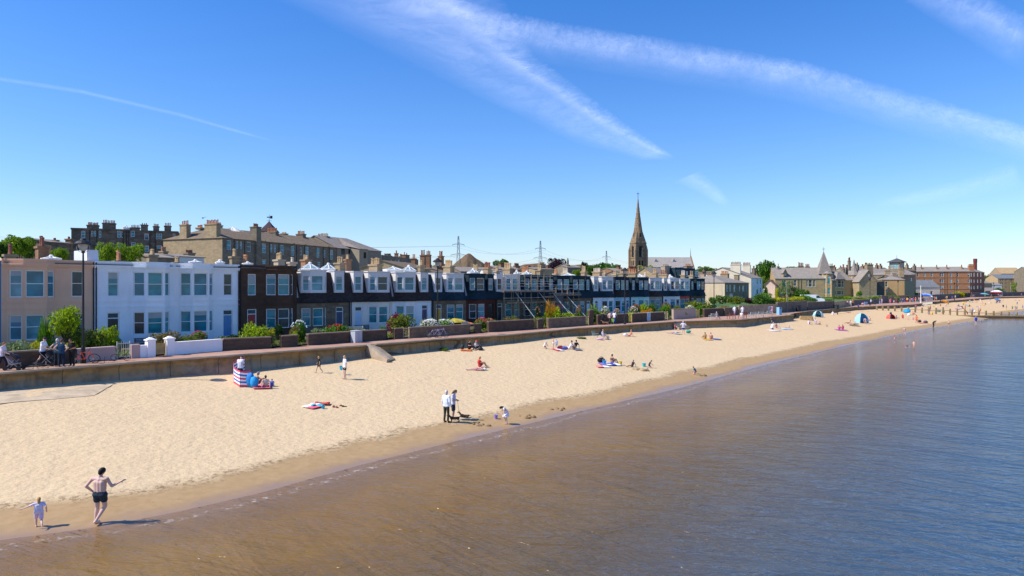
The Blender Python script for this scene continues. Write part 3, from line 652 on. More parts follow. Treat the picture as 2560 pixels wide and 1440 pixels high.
for hi, (pa, pb, bay, sty, wc, dc, dm, lab) in enumerate(HOUSES):
    s0, s1 = hline(pa), hline(pb); A = H0+HU*s0; B = H0+HU*s1
    fr = Fr('terraced_house', lab, A, B, ZB); HF.append(fr); w = fr.w; o = fr.o
    wm = stucco(wc) if isinstance(wc, str) else wc
    P_ = prof(w, bay); D = 9.0; man = sty == 'man'; ztop = 3.25 if man else 6.75
    flr = [(0.75, 2.6)] if man else [(0.72, 2.62), (3.95, 6.0)]
    mb = MB(); wl = []; dp = []
    for i in range(5):
        a, b_ = Vector(P_[i]), Vector(P_[i+1]); L = (b_-a).length
        if L < 0.05: continue
        ops = []
        if i in (1, 3): ops = [(0.14, L-0.14, za, zb) for za, zb in flr]
        elif i == 2: ops = [(0.13, L-0.13, za, zb) for za, zb in flr]
        elif (i == 4 and bay == 'L') or (i == 0 and bay == 'R'):
            uc = L*0.55 if bay == 'L' else L*0.5
            dp = [(uc-0.48, uc+0.48, 0.18, 2.62), (a, b_)]
            ops = [dp[0]] + ([(uc-0.42, uc+0.42, 3.95, 6.0)] if not man else [])
        wallp(mb, a, b_, -0.3, ztop, ops, 0.18); wl.append((a, b_, ops, i))
    wallp(mb, (w,0), (w,D), -0.3, ztop); wallp(mb, (w,D), (0,D), -0.3, ztop); wallp(mb, (0,D), (0,0), -0.3, ztop)
    # string courses and cornice stay in the wall mesh
    def band(z0_, z1_, t0, top=False):
        pp = P_; q = []
        for i, (x, y) in enumerate(pp): 
            off = {0:(0.003,-t0), 1:(-t0*0.41,-t0), 2:(-t0*0.41,-t0), 3:(t0*0.41,-t0), 4:(t0*0.41,-t0), 5:(-0.003,-t0)}[i]; q.append((x+off[0], y+off[1]))
        poly = q + [(w-0.003, 0.3), (0.003, 0.3)]; return poly, z0_, z1_
    if not man:
        for (z0_, z1_, t0) in ((3.02,3.12,.05), (3.5,3.6,.05), (6.28,6.40,.10), (6.40,6.52,.17), (6.72,6.86,.10)):
            pl, a_, b_ = band(z0_, z1_, t0); mb.prism(pl, a_, b_)
    mb.build('wall', wm, o)
    for a, b_, ops, i in wl:
        for op in ops:
            if dp and op is dp[0]: continue
            window(o, a, b_, op, random.choice(GL), mid=random.choice([.5,.5,.52,.48]), sill=wm if i == 2 else None, fw=0.075)
    # door with fanlight
    if dp:
        op, (a, b_) = dp; u_ = (b_-a).normalized(); dk = MB(); x0 = a.x+op[0]; x1 = a.x+op[1]
        dk.box(x0+.09, x1-.09, .10, .15, .18, 2.1)
        for i in range(2):
            for j in range(2): dk.box(x0+.17+i*.36, x0+.44+i*.36, .075, .10, .35+j*.85, .35+j*.85+(.6 if j == 0 else .75))
        d_ = dk.build('door', DOORM(dc), o); MB().ell((x1-.2, .07, 1.1), (.035,.035,.035), 6, 4).build('handle', paint((.6,.5,.25), .3), d_)
        fb = MB(); fb.box(x0, x0+.09, .06, .14, .18, 2.62); fb.box(x1-.09, x1, .06, .14, .18, 2.62); fb.box(x0+.09, x1-.09, .06, .14, 2.1, 2.18); fb.box(x0+.09, x1-.09, .06, .14, 2.54, 2.62)
        d2 = fb.build('door_frame', WHITE if hi not in (8,) else BLACK, o); MB().add([(x0+.09,.12,2.18),(x1-.09,.12,2.18),(x1-.09,.12,2.54),(x0+.09,.12,2.54)], [(0,1,2,3)]).build('fanlight', G_DARK, d2)
        MB().box(x0-.15, x1+.15, -.45, .0, 0, .16).build('doorstep', STG, o)
    if man:
        sl_ = SLB if hi in (4,5,6,14,16) and hi % 2 == 0 or hi in (5,) else SLD
        zt = 6.3; ins = 0.75; mbr = MB()
        E = [(x, y-.12) for x, y in P_]; T = [(0,ins),(P_[1][0]+.12,ins),(P_[2][0]+.1,P_[2][1]+ins),(P_[3][0]-.1,P_[3][1]+ins),(P_[4][0]-.12,ins),(w,ins)]
        ze = 3.2
        Mi = [((a[0]*.75+b_[0]*.25), (a[1]*.62+b_[1]*.38)) for a, b_ in zip(E, T)]
        for i in range(5):
            mbr.add([(*E[i],ze),(*E[i+1],ze),(*Mi[i+1],ze+.95),(*Mi[i],ze+.95)], [(0,1,2,3)]); mbr.add([(*Mi[i],ze+.95),(*Mi[i+1],ze+.95),(*T[i+1],zt),(*T[i],zt)], [(0,1,2,3)])
        mbr.add([(*E[0],ze),(*Mi[0],ze+.95),(*T[0],zt),(0,D,zt),(0,D,ze)], [(0,1,2,3,4)]); mbr.add([(*E[5],ze),(*Mi[5],ze+.95),(*T[5],zt),(w,D,zt),(w,D,ze)], [(4,3,2,1,0)])
        mbr.add([(0,D,ze),(w,D,ze),(w,D,zt),(0,D,zt)], [(1,0,3,2)])
        mbr.add([(*p, ze) for p in E] + [(w,0.1,ze),(0,0.1,ze)], [tuple(range(7,-1,-1))])
        mbr.add([(*p, zt) for p in T] + [(w,D,zt),(0,D,zt)], [tuple(range(8))])
        mbr.build('mansard', sl_, o)
        MB().path([(x, y-.05, ze-.03) for x, y in E], 0.06, 6).build('gutter', BLACK, o)
        # dormers: bay dormer and single
        dmt = stucco('e4e0dc', .2) if dm == 'w' else SLD
        dz0, dz1 = 4.15, 6.42
        b0, b1 = P_[1][0], P_[4][0]; c = 0.8
        bd = [(b0+.08, -.04), (b0+.08+c*.85, -.04-c*.85), (b1-.08-c*.85, -.04-c*.85), (b1-.08, -.04)]
        md = MB(); dl = []
        for i in range(3):
            a, b_ = Vector(bd[i]), Vector(bd[i+1]); L = (b_-a).length; g_ = .16
            ops = [(g_, L-g_, dz0+.22, dz0+1.78)] if L > .5 else []
            wallp(md, a, b_, dz0, dz1, ops, .12); dl.append((a, b_, ops))
        wallp(md, (b0+.08, 1.4), (b0+.08, -.04), dz0, dz1); wallp(md, (b1-.08, -.04), (b1-.08, 1.4), dz0, dz1)
        md.add([(*p, dz0) for p in bd] + [(b1-.08,1.2,dz0),(b0+.08,1.2,dz0)], [tuple(range(5,-1,-1))])
        rr = [(b0, -.1), (b0+c*.86, -.12-c*.85), (b1-c*.86, -.12-c*.85), (b1, -.1), (b1, 1.6), (b0, 1.6)]
        md.prism(rr, dz1, dz1+.1)
        dorm = md.build('dormer', dmt, o)
        for a, b_, ops in dl:
            for op in ops: window(dorm, a, b_, op, random.choice(GL), name='window', dep=.1, fw=.06)
        uc = (dp[0][0]+dp[0][1])/2 + dp[1][0].x; md = MB(); hw = .62; ops = [(.2, 2*hw-.2, dz0+.22, dz0+1.78)]
        wallp(md, (uc-hw,.08), (uc+hw,.08), dz0, dz1, ops, .1); wallp(md, (uc-hw,1.4), (uc-hw,.08), dz0, dz1); wallp(md, (uc+hw,.08), (uc+hw,1.4), dz0, dz1)
        md.box(uc-hw-.06, uc+hw+.06, 0, 1.5, dz1, dz1+.08); md.add([(uc-hw,.08,dz0),(uc+hw,.08,dz0),(uc+hw,1.2,dz0),(uc-hw,1.2,dz0)], [(3,2,1,0)])
        dorm = md.build('dormer', dmt, o); window(dorm, (uc-hw,.08), (uc+hw,.08), ops[0], random.choice(GL), dep=.09, fw=.06)
        MB().box(0, w, ins+.3, D, zt+.01, zt+.05).build('roof', paint('d9d3cf', .7, .15) if dm == 'w' else FLAT, o)
        if hi % 2 == 0: MB().slab([(-.0,ins-.75,ze+.3),(.22,ins-.75,ze+.3),(.22,ins,zt+.12),(0,ins,zt+.12)], .15).build('party_wall', LEAD, o)
    else:
        MB().box(.15, w-.15, -.1, D-.15, 6.55, 6.62).build('roof', FLAT, o)
    downpipe(fr, w-.08 if bay == 'L' else .12, 0, 0, ztop)
# chimneys and rooflights of the terrace: (house, px a, px b, y top, y pots, pots, v, colour, material)
CH = [(0,14,36,636,608,2,4,'r',CHS),(0,88,122,616,590,2,5,'r',CHB),(1,288,306,652,628,3,2.5,'o',CHS),(1,366,394,637,622,5,5,'y',CHS),(2,437,449,656,640,3,2.5,'y',CHS),
 (2,575,597,641,622,3,2.5,'y',CHS),(3,605,623,660,638,4,2,'o',CHS),(3,684,712,649,632,6,3,'y',CHW),(3,725,735,655,642,2,4,'w',CHW),
 (4,752,778,649,637,5,7,'y',CHB),(4,836,864,657,642,3,3,'y',CHS),(4,860,878,648,638,3,8,'y',CHB),(5,922,956,661,645,6,2.5,'y',CHS),
 (6,1046,1060,663,650,3,3,'y',CHS),(7,1108,1136,665,651,6,3,'y',CHS),(8,1178,1200,676,662,4,7,'y',CHW),(8,1208,1229,669,655,5,3,'r',CHS),
 (9,1236,1248,677,666,3,7,'y',CHW),(9,1257,1283,671,657,6,3,'y',CHS),(11,1341,1358,675,663,4,3,'y',CHS),(10,1300,1325,680,668,5,8,'o',CHW),
 (11,1382,1396,684,671,3,6,'o',CHW),(12,1404,1424,682,671,5,6,'w',CHW),(12,1452,1468,679,665,4,3,'y',CHS),(13,1481,1505,679,670,5,3,'w',CHS),(13,1507,1518,684,675,2,6,'y',CHW),
 (14,1530,1545,686,677,3,6,'y',CHW),(14,1547,1563,682,671,3,3,'y',CHS),(15,1570,1594,682,672,5,3,'o',CHS),(15,1608,1618,690,680,2,4,'w',CHW),(16,1630,1645,682,671,3,3,'y',CHS),
 (17,1648,1671,685,674,4,3,'r',CHS),(18,1701,1716,687,677,3,3,'w',CHS),(19,1722,1736,689,678,2,3,'y',CHW)]
for (h, a, b_, yt, yp, n, v, col, mt) in CH: chim(HF[h], a, b_, yt, yp, n, v, mt, col, zlow=6.2 if h > 3 else 6.5)
for (h, px, yb, yt, wd, v) in [(4,775,675,658,52,3.2),(4,821,675,660,40,3.6),(6,983,677,668,52,3.2),(6,1022,678,665,38,3.0),(8,1183,683,673,30,3.2),(10,1292,686,677,18,3.2),(10,1317,687,679,28,3),(15,1600,693,687,24,3),(12,1420,690,684,40,3.5),(3,619,662,657,26,1.6),(0,128,650,641,44,2.2),(2,488,658,652,30,3),(2,550,659,652,22,2),(17,1675,694,688,14,3)]:
    lantern(HF[h], px, yb, yt, wd, v)
MB().box(HF[0].w-.5, HF[0].w+.35, .15, 3.2, 6.6, 7.75).build('chimney', stucco('dfe3ea'), HF[0].o)
# blue neighbour at the picture's left edge
fr = bigb('terraced_house', 'blue-painted house cut off by the left edge of the photo', H0+HU*(hline(3)-6.2), H0+HU*hline(3), ZB, 9, 6.7, stucco('3f86b4'))
# ---- tenements and houses behind the terrace
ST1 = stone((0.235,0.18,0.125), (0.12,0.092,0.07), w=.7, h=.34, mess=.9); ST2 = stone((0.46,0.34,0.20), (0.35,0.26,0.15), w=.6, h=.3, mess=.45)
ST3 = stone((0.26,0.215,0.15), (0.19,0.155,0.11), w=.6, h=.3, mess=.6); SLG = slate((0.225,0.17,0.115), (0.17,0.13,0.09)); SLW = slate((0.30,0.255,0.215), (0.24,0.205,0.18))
def ZatY(py, d, z0): return ZY(py, d)-z0
# rear tenement, flat parapet
A = PD(178, 128); B = PD(446, 135); z0 = 3.0
wins = [(203,213,577,595),(228,233,577,591),(235,240,577,591),(247,253,577,594),(293,302,577,594),(303,308,577,594),(327,337,577,592),(361,372,584,600),(390,396,584,598),(398,405,584,598),(362,372,614,630),(294,301,606,618),(328,339,606,619),(392,404,613,622),(208,216,606,618),(240,247,606,616),(432,438,584,591)]
fr = bigb('tenement', 'dark stone tenement block rising behind the peach and white houses', A, B, z0, 11, ZatY(570.5, 128, z0), ST1, wins, None, 'tenement', rm=FLAT)
e = fr.zz(178, 570, 0); MB().box(-.1, fr.w*.52, -.15, .35, e-.25, e+.05).build('cornice', ST1, fr.o)
for a in ((223,556-6,562,10,217,248,563,556),):
    pass
chim(fr, 217, 248, 563, 556, 9, 2, ST1, 'o', e-1, 1.2, True, .1); chim(fr, 256, 290, 558, 550, 8, .6, ST1, 'o', e-9, 1.0, True, .1)
chim(fr, 326, 350, 569, 562, 6, 3, ST1, 'w', e-1, 1, True, .1); chim(fr, 352, 370, 562, 558, 3, 2, ST1, 'r', e-3, 1.2, True, .1)
chim(fr, 383, 398, 566, 559, 4, 2, ST1, 'o', e-2, 1, True, .1); chim(fr, 411, 428, 565, 557, 4, .6, ST1, 'o', e-6, 1, True, .1)
for px in (224, 242, 308, 316, 322, 375, 388): downpipe(fr, fr.uu(px), 0, 0, e-.3)
lantern(fr, 315, 571, 565, 20, 3)
# long gabled tenement
A = PD(556, 126); B = PD(842, 157); z0 = 3.0
wins = []
for x, wd, y in [(567,11,601),(591,5,603),(600,5,604),(617,10,605),(655,10,609),(676,5,611),(685,5,612),(700,10,613),(728,8,615),(750,5,619),(764,8,617),(792,7,620),(809,5,625),(825,8,625)]:
    wins.append((x, x+wd, y, y+(24 if wd > 6 else 19))); 
wins += [(656,665,649,660),(794,801,655,668),(826,834,658,668)]
fr = bigb('tenement', 'long tenement behind the terrace with a sunlit gable and a row of chimneys', A, B, z0, 14.5, ZatY(594, 126, z0), ST3, wins, None, 'tenement', 'gable', ZatY(594,126,z0)+2.5, SLG, (4.5,0), sill=ST3)
# gable face proud of the end wall: lighter stone, sunlight put into its colour
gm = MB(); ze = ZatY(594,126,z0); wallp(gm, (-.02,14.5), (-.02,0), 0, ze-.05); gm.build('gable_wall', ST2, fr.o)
def endch(fr, px0, px1, yt, yp, n, u, mt, col, zl, thick=1.0):   # stack standing on the end wall
    v0, v1 = fr.vv(px1, u), fr.vv(px0, u); vm = (v0+v1)/2; Y = fr.A.y+fr.u.y*u+fr.n.y*vm; zt = ZY(yt, Y)-fr.z0; zp = ZY(yp, Y)-fr.z0
    mb = MB(); mb.box(u, u+thick, v0, v1, zl, zt-.2); mb.box(u-.1, u+thick+.1, v0-.1, v1+.1, zt-.2, zt); c = mb.build('chimney', mt, fr.o)
    for i in range(n): pot(c, u+thick/2, v0+(v1-v0)*(i+.5)/n, zt, zp-zt, col, .13)
endch(fr, 449, 466, 561, 552, 4, .05, ST2, 'o', ze-.3); endch(fr, 511, 541, 559, 550, 8, .05, ST2, 'o', ze-.3)
chim(fr, 489, 511, 569, 562, 5, 9, ST2, 'o', ze+2, 1, False); chim(fr, 543, 556, 563, 556, 3, 9, ST2, 'o', ze+2, 1, False)
chim(fr, 625, 653, 567, 559, 8, .4, ST3, 'o', 0, 1.6, True); chim(fr, 664, 697, 580, 570, 7, 7, ST3, 'o', ze+1, 1, False)
chim(fr, 700, 720, 584, 580, 7, 9, ST3, 'w', ze+2, 1, False, .1); chim(fr, 740, 765, 585, 577, 6, 7, ST3, 'o', ze+1, 1, False); chim(fr, 792, 824, 591, 583, 8, 7, ST3, 'y', ze+1, 1, False)
for px in (585, 611, 674, 697, 741, 761, 808, 823): downpipe(fr, fr.uu(px), 0, 0, ze-.2)
for px in (661, 733, 762, 820):
    u_ = fr.uu(px, 0); MB().slab([(u_-.2,-.25,ze+.12),(u_+.2,-.25,ze+.12),(u_+.2,7.25,ze+2.62),(u_-.2,7.25,ze+2.62)], .3).build('skew', ST3, fr.o)
# glazed ridge lantern
a, b_ = fr.uu(556+10, 7), fr.uu(601, 7); zb = ze+1.7; zt = ze+2.9
o = MB(); g_ = MB(); o.box(a, b_, 5.4, 9.2, zb-.6, zb); 
g_.add([(a,5.4,zb),(b_,5.4,zb),(b_-1.5,7.3,zt),(a+1.5,7.3,zt)], [(0,1,2,3)]); g_.add([(a,9.2,zb),(b_,9.2,zb),(b_-1.5,7.3,zt),(a+1.5,7.3,zt)], [(3,2,1,0)]); g_.add([(a,9.2,zb),(a,5.4,zb),(a+1.5,7.3,zt)], [(0,1,2)])
for i in range(9): f = i/8; o.tube((a+(b_-a)*f, 5.38, zb+.02), (a+1.5+(b_-a-3)*f, 7.3, zt+.04), .06, .06, 5)
lo = o.build('rooflight', WHITE, fr.o); g_.build('pane', glass((0.35,0.42,0.42), .2), lo)
# continuing block with pyramid roof projecting stair tower
A2 = PD(843, 157); B2 = PD(953, 172)
wins = [(853,862,621,636),(871,876,623,634),(938,943,626,635)]
fr2 = bigb('tenement', 'rendered grey block with hipped roof and square stair bay at the end of the tenement', A2, B2, z0, 13, ZatY(619,157,z0), stucco((0.30,0.25,0.18)), wins, G_DARK, 'tenement', 'gable', ZatY(619,157,z0)+3, SLW, (0,5), frame=BLACK)
ze2 = ZatY(619,157,z0); ua, ub = fr2.uu(893,-2), fr2.uu(914,-2)
m_ = MB(); wallp(m_, (ua,-2.6), (ub,-2.6), 0, ze2, [(ua*0+1.6, 2.6, ze2-2.2, ze2-.8)] if ub-ua > 3 else []); wallp(m_, (ua,0), (ua,-2.6), 0, ze2); wallp(m_, (ub,-2.6), (ub,0), 0, ze2); m_.build('stair_tower', stucco((0.36,0.30,0.21)), fr2.o)
m_ = MB(); m_.slab([(ua-.2,-2.8,ze2-.1),(ub+.2,-2.8,ze2-.1),(ub-.4,4,ze2+2.6),(ua+1,4,ze2+2.6)], .1); m_.slab([(ua-.2,-2.8,ze2-.1),(ua+1,4,ze2+2.6),(ua-.2,2,ze2+.8)], .1); m_.build('roof', SLW, fr2.o)
# flat-roofed tenement right of it
A3 = PD(954, 176); B3 = PD(1046, 205)
wins = [(977,980,650,664),(988,991,650,662),(995,999,650,664),(1011,1015,655,663)]
fr3 = bigb('tenement', 'low dark flat-roofed tenement right of the grey end block', A3, B3, z0, 12, ZatY(637,176,z0), ST3, wins, None, 'tenement', rm=FLAT)
e3 = ZatY(637,176,z0); chim(fr3, 986, 996, 633, 626, 3, 2, CHB, 'r', e3-1, 1, True); chim(fr3, 1004, 1024, 637, 631, 2, 3, CHB, 'r', e3-1, 1.2, True); chim(fr3, 961, 973, 634, 630, 0, 2, ST3, 'r', e3-1, 1, True)
# house roofs with tall brick stacks behind the white mansard house
def rear(label, pa, pb, d, yb, yt, wm, rm, deg=0, depth=9, hips=(0,0), wins=(), d2=None, cat='house', z0=3.0):
    A = PD(pa, d); B = PD(pb, d2 or d); ze = ZatY(yb, d, z0); zr = ZatY(yt, d+depth/2, z0)
    return bigb('house', label, A, B, z0, depth, ze, wm, wins, None, cat, 'gable', max(zr, ze+.5), rm, hips), ze
f, ze = rear('house with a sunlit stepped gable and slate roof behind the white mansard house', 1010, 1076, 135, 668, 652, ST2, SLG, d2=150)
chim(f, 1028, 1041, 646, 636, 2, 5, CHB, 'o', ze-1, .9, False); chim(f, 1050, 1065, 638, 625, 3, 3, CHB, 'r', ze-4, 1.1, False); chim(f, 1064, 1078, 637, 627, 3, 3, CHB, 'r', ze-4, 1.0, False)
f, ze = rear('slate-roofed house with a tall brick stack behind the first lamp post on the right', 1078, 1150, 150, 680, 668, ST3, SLG, d2=160, hips=(0,6))
chim(f, 1095, 1110, 640, 627, 3, 3, CHB, 'r', ze-4, 1.1, False)
f, ze = rear('small house with grey slate roof below the brown hill', 1152, 1232, 185, 678, 667, ST3, SLW, d2=190)
f, ze = rear('pale rendered house behind the scaffolded house', 1228, 1262, 165, 676, 673, stucco('e6e4dc'), SLW, d2=168, wins=[(1234,1240,681,686)])
f, ze = rear('brick chimneyed house below the green tree', 1246, 1300, 200, 672, 664, CHB, SLW, d2=205)
chim(f, 1247, 1266, 661, 656, 9, 3, CHB, 'r', ze-1, 1, True, .12); chim(f, 1283, 1300, 664, 658, 8, 3, CHB, 'r', ze-1, 1, True, .12)
f, ze = rear('brick-stacked house behind the right half of the scaffolding', 1306, 1346, 205, 674, 670, CHB, SLW, d2=208)
chim(f, 1310, 1330, 668, 663, 9, 3, CHB, 'r', ze-1, 1, True, .12)
f, ze = rear('stone house under the purple tree', 1338, 1385, 200, 672, 668, ST2, SLW, d2=204, wins=())
chim(f, 1345, 1364, 660, 655, 7, 3, CHS, 'y', ze-2, 1, True, .12); chim(f, 1366, 1378, 668, 662, 6, 3, CHB, 'r', ze-1, 1, True, .12)
f, ze = rear('grey house with a stone finial right of the purple tree', 1418, 1452, 230, 668, 662, ST3, SLW, d2=232)
MB().lathe((f.w*.25, 2, ze), [(.8,0),(.8,.8),(.35,1),(.35,2.2),(.1,3.2)], 8).build('finial', ST3, f.o)
f, ze = rear('brick house beside the round green trees', 1538, 1562, 220, 676, 670, CHB, SLW, d2=222)
chim(f, 1541, 1555, 669, 662, 6, 3, CHB, 'r', ze-2, 1.2, True, .13)
f, ze = rear('long-roofed house in front of the church tower with a double row of pots', 1562, 1640, 205, 684, 676, ST3, SLG, d2=212)
chim(f, 1568, 1594, 670, 665, 12, 3, CHB, 'r', ze-1, 1, True, .11); chim(f, 1592, 1604, 672, 664, 5, 2, CHS, 'y', ze-3, 1, True, .12); chim(f, 1603, 1619, 672, 667, 7, 3, CHS, 'o', ze-1, 1, True, .11)
f, ze = rear('stone house with yellow pots just right of the church tower', 1620, 1652, 196, 688, 680, ST2, SLG, d2=199)
chim(f, 1624, 1632, 672, 666, 2, 2, ST2, 'y', ze-2, 1, True); chim(f, 1631, 1643, 681, 673, 3, 2, CHS, 'y', ze-2, 1, True)
# tall mansard corner block behind the end of the terrace
A = PD(1695, 182); B = PD(1752, 196); z0 = 3.0; ze = ZatY(697,182,z0)
fr = bigb('tenement', 'tall corner block with slate mansard and gabled end behind the salmon red house', PD(1655,178), B, z0, 10, ze, ST2, (), None, 'tenement', 'gable', ZatY(669,184,z0), SLW)
m_ = MB(); a = fr.uu(1694, -.2); wd = fr.w; zt = ZatY(669,186,z0)
m_.prism([(a,-.6),(wd+.2,-.6),(wd+.2,6),(a,6)], ze-3.2, zt, [(a+.8,1),(wd-1.6,1),(wd-1.6,5),(a+.8,5)]); mm = m_.build('mansard', SLD, fr.o)
for (p0, p1, y0, y1) in [(1701,1706,675,690),(1713,1717,678,692),(1736,1743,677,692)]:
    q0, q1 = fr.uu(p0, -.5), fr.uu(p1, -.5); z_0, z_1 = fr.zz(p0, y1, -.5), fr.zz(p0, y0, -.5); md = MB(); md.box(q0-.1, q1+.1, -.75, .8, z_0-.1, z_1+.1); d_ = md.build('dormer', SLD, mm if False else fr.o); window(d_, (q0,-.78), (q1,-.78), (0, q1-q0, z_0, z_1), G_MID, dep=.0)
chim(fr, 1652, 1678, 665, 661, 5, 3, CHW, 'r', ze-1, 1.2, True, .1); chim(fr, 1709, 1732, 665, 660, 7, 4, CHS, 'o', ze+2, 1, True, .11)
# church
zc = 3.0; D_ = 300; u_ = Vector((math.cos(R(28)), math.sin(R(28))))
STC = stone((0.31,0.215,0.13), (0.21,0.15,0.09), w=.8, h=.4, mess=.5)
c0 = PD(1595, D_); ch = thing('church', 'stone church with a tall pointed spire and long slate nave, above the terrace roofs', 'church', (c0.x, c0.y, zc), R(20))
tw = 2.55; zt = ZatY(608, D_, zc); m_ = MB(); 
for q in range(4):
    a = [(-tw,-tw),(tw,-tw),(tw,tw),(-tw,tw)]; p, r_ = a[q], a[(q+1)%4]; z_a, z_b = ZatY(643,D_,zc), ZatY(616,D_,zc); z_c, z_d = ZatY(664,D_,zc), ZatY(652,D_,zc)
    wallp(m_, p, r_, 0, zt, [(tw-.95, tw+.95, z_a, z_b), (tw-1.1, tw-.3, z_c, z_d), (tw+.3, tw+1.1, z_c, z_d)], .5)
for sx in (-1,1):
    for sy in (-1,1):
        m_.box(sx*tw-.5, sx*tw+.5, sy*tw-.5, sy*tw+.5, 0, zt-3); m_.prism([(sx*tw-.5,sy*tw-.5),(sx*tw+.5,sy*tw-.5),(sx*tw+.5,sy*tw+.5),(sx*tw-.5,sy*tw+.5)], zt-3, zt+.3, [(sx*tw*.9-.1,sy*tw*.9-.1),(sx*tw*.9+.1,sy*tw*.9-.1),(sx*tw*.9+.1,sy*tw*.9+.1),(sx*tw*.9-.1,sy*tw*.9+.1)])
for z_ in (ZatY(646,D_,zc), zt-.2, ZatY(666,D_,zc)): m_.box(-tw-.15, tw+.15, -tw-.15, tw+.15, z_, z_+.35)
m_.build('tower', STC, ch)
for q in range(4):
    a = [(-tw,-tw),(tw,-tw),(tw,tw),(-tw,tw)]; p, r_ = a[q], a[(q+1)%4]; lv = MB(); z_a, z_b = ZatY(643,D_,zc), ZatY(616,D_,zc)
    aa = Vector(p); uu_ = (Vector(r_)-aa).normalized(); nn_ = Vector((-uu_.y, uu_.x))
    for k in range(14): c_ = aa+uu_*tw+nn_*.35; lv.obox((c_.x, c_.y, z_a+.2+k*(z_b-z_a)/14), Vector((uu_.x,uu_.y,0))*.95, Vector((nn_.x,nn_.y,0))*.18, (0,0,.05))
    c_ = aa+uu_*tw+nn_*.15; lv.obox((c_.x, c_.y, (z_a+z_b)/2), Vector((uu_.x,uu_.y,0))*.12, Vector((nn_.x,nn_.y,0))*.15, (0,0,(z_b-z_a)/2))
    lv.build('louvre', paint((.05,.045,.04), .9), ch)
    # pointed heads
    hd = MB(); 
    for sg in (-1,1): c_ = aa+uu_*(tw+sg*.5)-nn_*.03; hd.obox((c_.x, c_.y, z_b+.35), Vector((uu_.x*.62,uu_.y*.62,-sg*.62)), Vector((nn_.x,nn_.y,0))*.08, Vector((uu_.x*sg*.1,uu_.y*sg*.1,.1)))
    hd.build('window_hood', STC, ch)
sp = MB(); n = 8; z_t = ZatY(492, D_, zc)
def ringz(z, r, ph=math.pi/8): return [(r*math.cos(2*math.pi*i/n+ph), r*math.sin(2*math.pi*i/n+ph), z) for i in range(n)]
lv = [(zt-.1, tw*1.02), (zt+(z_t-zt)*.3, tw*.70), (zt+(z_t-zt)*.6, tw*.36), (z_t, .06)]
for (z_a, ra), (z_b, rb) in zip(lv[:-1], lv[1:]): sp.add(ringz(z_a, ra)+ringz(z_b, rb), [(i,(i+1)%n,n+(i+1)%n,n+i) for i in range(n)])
for sx in (-1,1):
    for sy in (-1,1): sp.add([(sx*tw,sy*tw*.2,zt),(sx*tw*.2,sy*tw,zt),(sx*tw,sy*tw,zt),(sx*tw*.5,sy*tw*.5,zt+5.5)], [(0,2,3),(2,1,3),(1,0,3)])
for k in range(1,9): z_ = zt+(z_t-zt)*k/9.5; r_ = tw*1.0*(1-k/9.5)*(.97); sp.lathe((0,0,z_), [(r_*1.0+.05,0),(r_*1.0+.08,.12),(r_*.97+.03,.25)], 8)
sp.build('spire', STC, ch)
for q in range(4):      # lucarnes
    an = q*math.pi/2; lc = MB(); dx, dy = math.cos(an), math.sin(an)
    M_ = Matrix.Translation((dx*tw*.66, dy*tw*.66, zt+2.2)) @ Matrix.Rotation(an, 4, 'Z') @ Matrix.Diagonal((.75,.75,.75,1))
    lc.prism([(-.6,-.7),(.55,-.7),(.55,.7),(-.6,.7)], 0, 2.6); lc.prism([(-.6,-.8),(.62,-.8),(.62,.8),(-.6,.8)], 2.6, 5.2, [(-.9,-.05),(.2,-.05),(.2,.05),(-.9,.05)])
    d_ = lc.build('lucarne', STC, ch, M=M_); MB().box(.551,.56,-.4,.4,.3,2.5).build('opening', paint((.03,.03,.03)), d_)
MB().tube((0,0,z_t-.3),(0,0,z_t+2.2),.12,.06,6).box(-.6,.6,-.06,.06,z_t+1.2,z_t+1.4).build('cross', BLACK, ch)
# nave (own frame so the ridge runs to the right)
nv = MB(); NL = 23.5; nd = 10; ne = ZatY(672, D_, zc); nr = ZatY(640.5, D_, zc)
Mn = Matrix.Rotation(R(-20+2), 4, 'Z') @ Matrix.Translation((2.0, 4.4, 0))
wallp(nv, (0,0), (NL,0), 0, ne); wallp(nv, (NL,0), (NL,nd), 0, ne); wallp(nv, (NL,nd), (0,nd), 0, ne); wallp(nv, (0,nd), (0,0), 0, ne)
nv.add([(NL,0,ne),(NL,nd,ne),(NL,nd/2,nr+.4)], [(0,1,2)]); nv.add([(0,0,ne),(0,nd,ne),(0,nd/2,nr)], [(0,2,1)])
nv.build('nave', STC, ch, M=Mn)
rb = MB(); gable_roof(rb, 0, NL, 0, nd, ne, nr, .3, t=.2); rb.build('nave_roof', slate((0.40,0.365,0.325), (0.34,0.31,0.275)), ch, M=Mn)
cp = MB(); cp.obox((NL+.1, nd*.25, (ne+nr)/2+.3), (.25,0,0), (0,nd*.26,(nr-ne)*.52), (0,-.12,.2)); cp.obox((NL+.1, nd*.75, (ne+nr)/2+.3), (.25,0,0), (0,nd*.26,-(nr-ne)*.52), (0,.12,.2)); cp.tube((NL,nd/2,nr),(NL,nd/2,nr+4),.2,.03,6)
cp.build('gable_coping', STC, ch, M=Mn)
vt = MB()
for x in (7.5, 15.5): vt.add([(x-.8,nd*.30,ne+(nr-ne)*.55),(x+.8,nd*.30,ne+(nr-ne)*.55),(x,nd*.28,ne+(nr-ne)*.9),(x,nd*.42,ne+(nr-ne)*.85)], [(0,1,2),(0,2,3),(1,3,2)])
vt.build('roof_vent', LEAD, ch, M=Mn)
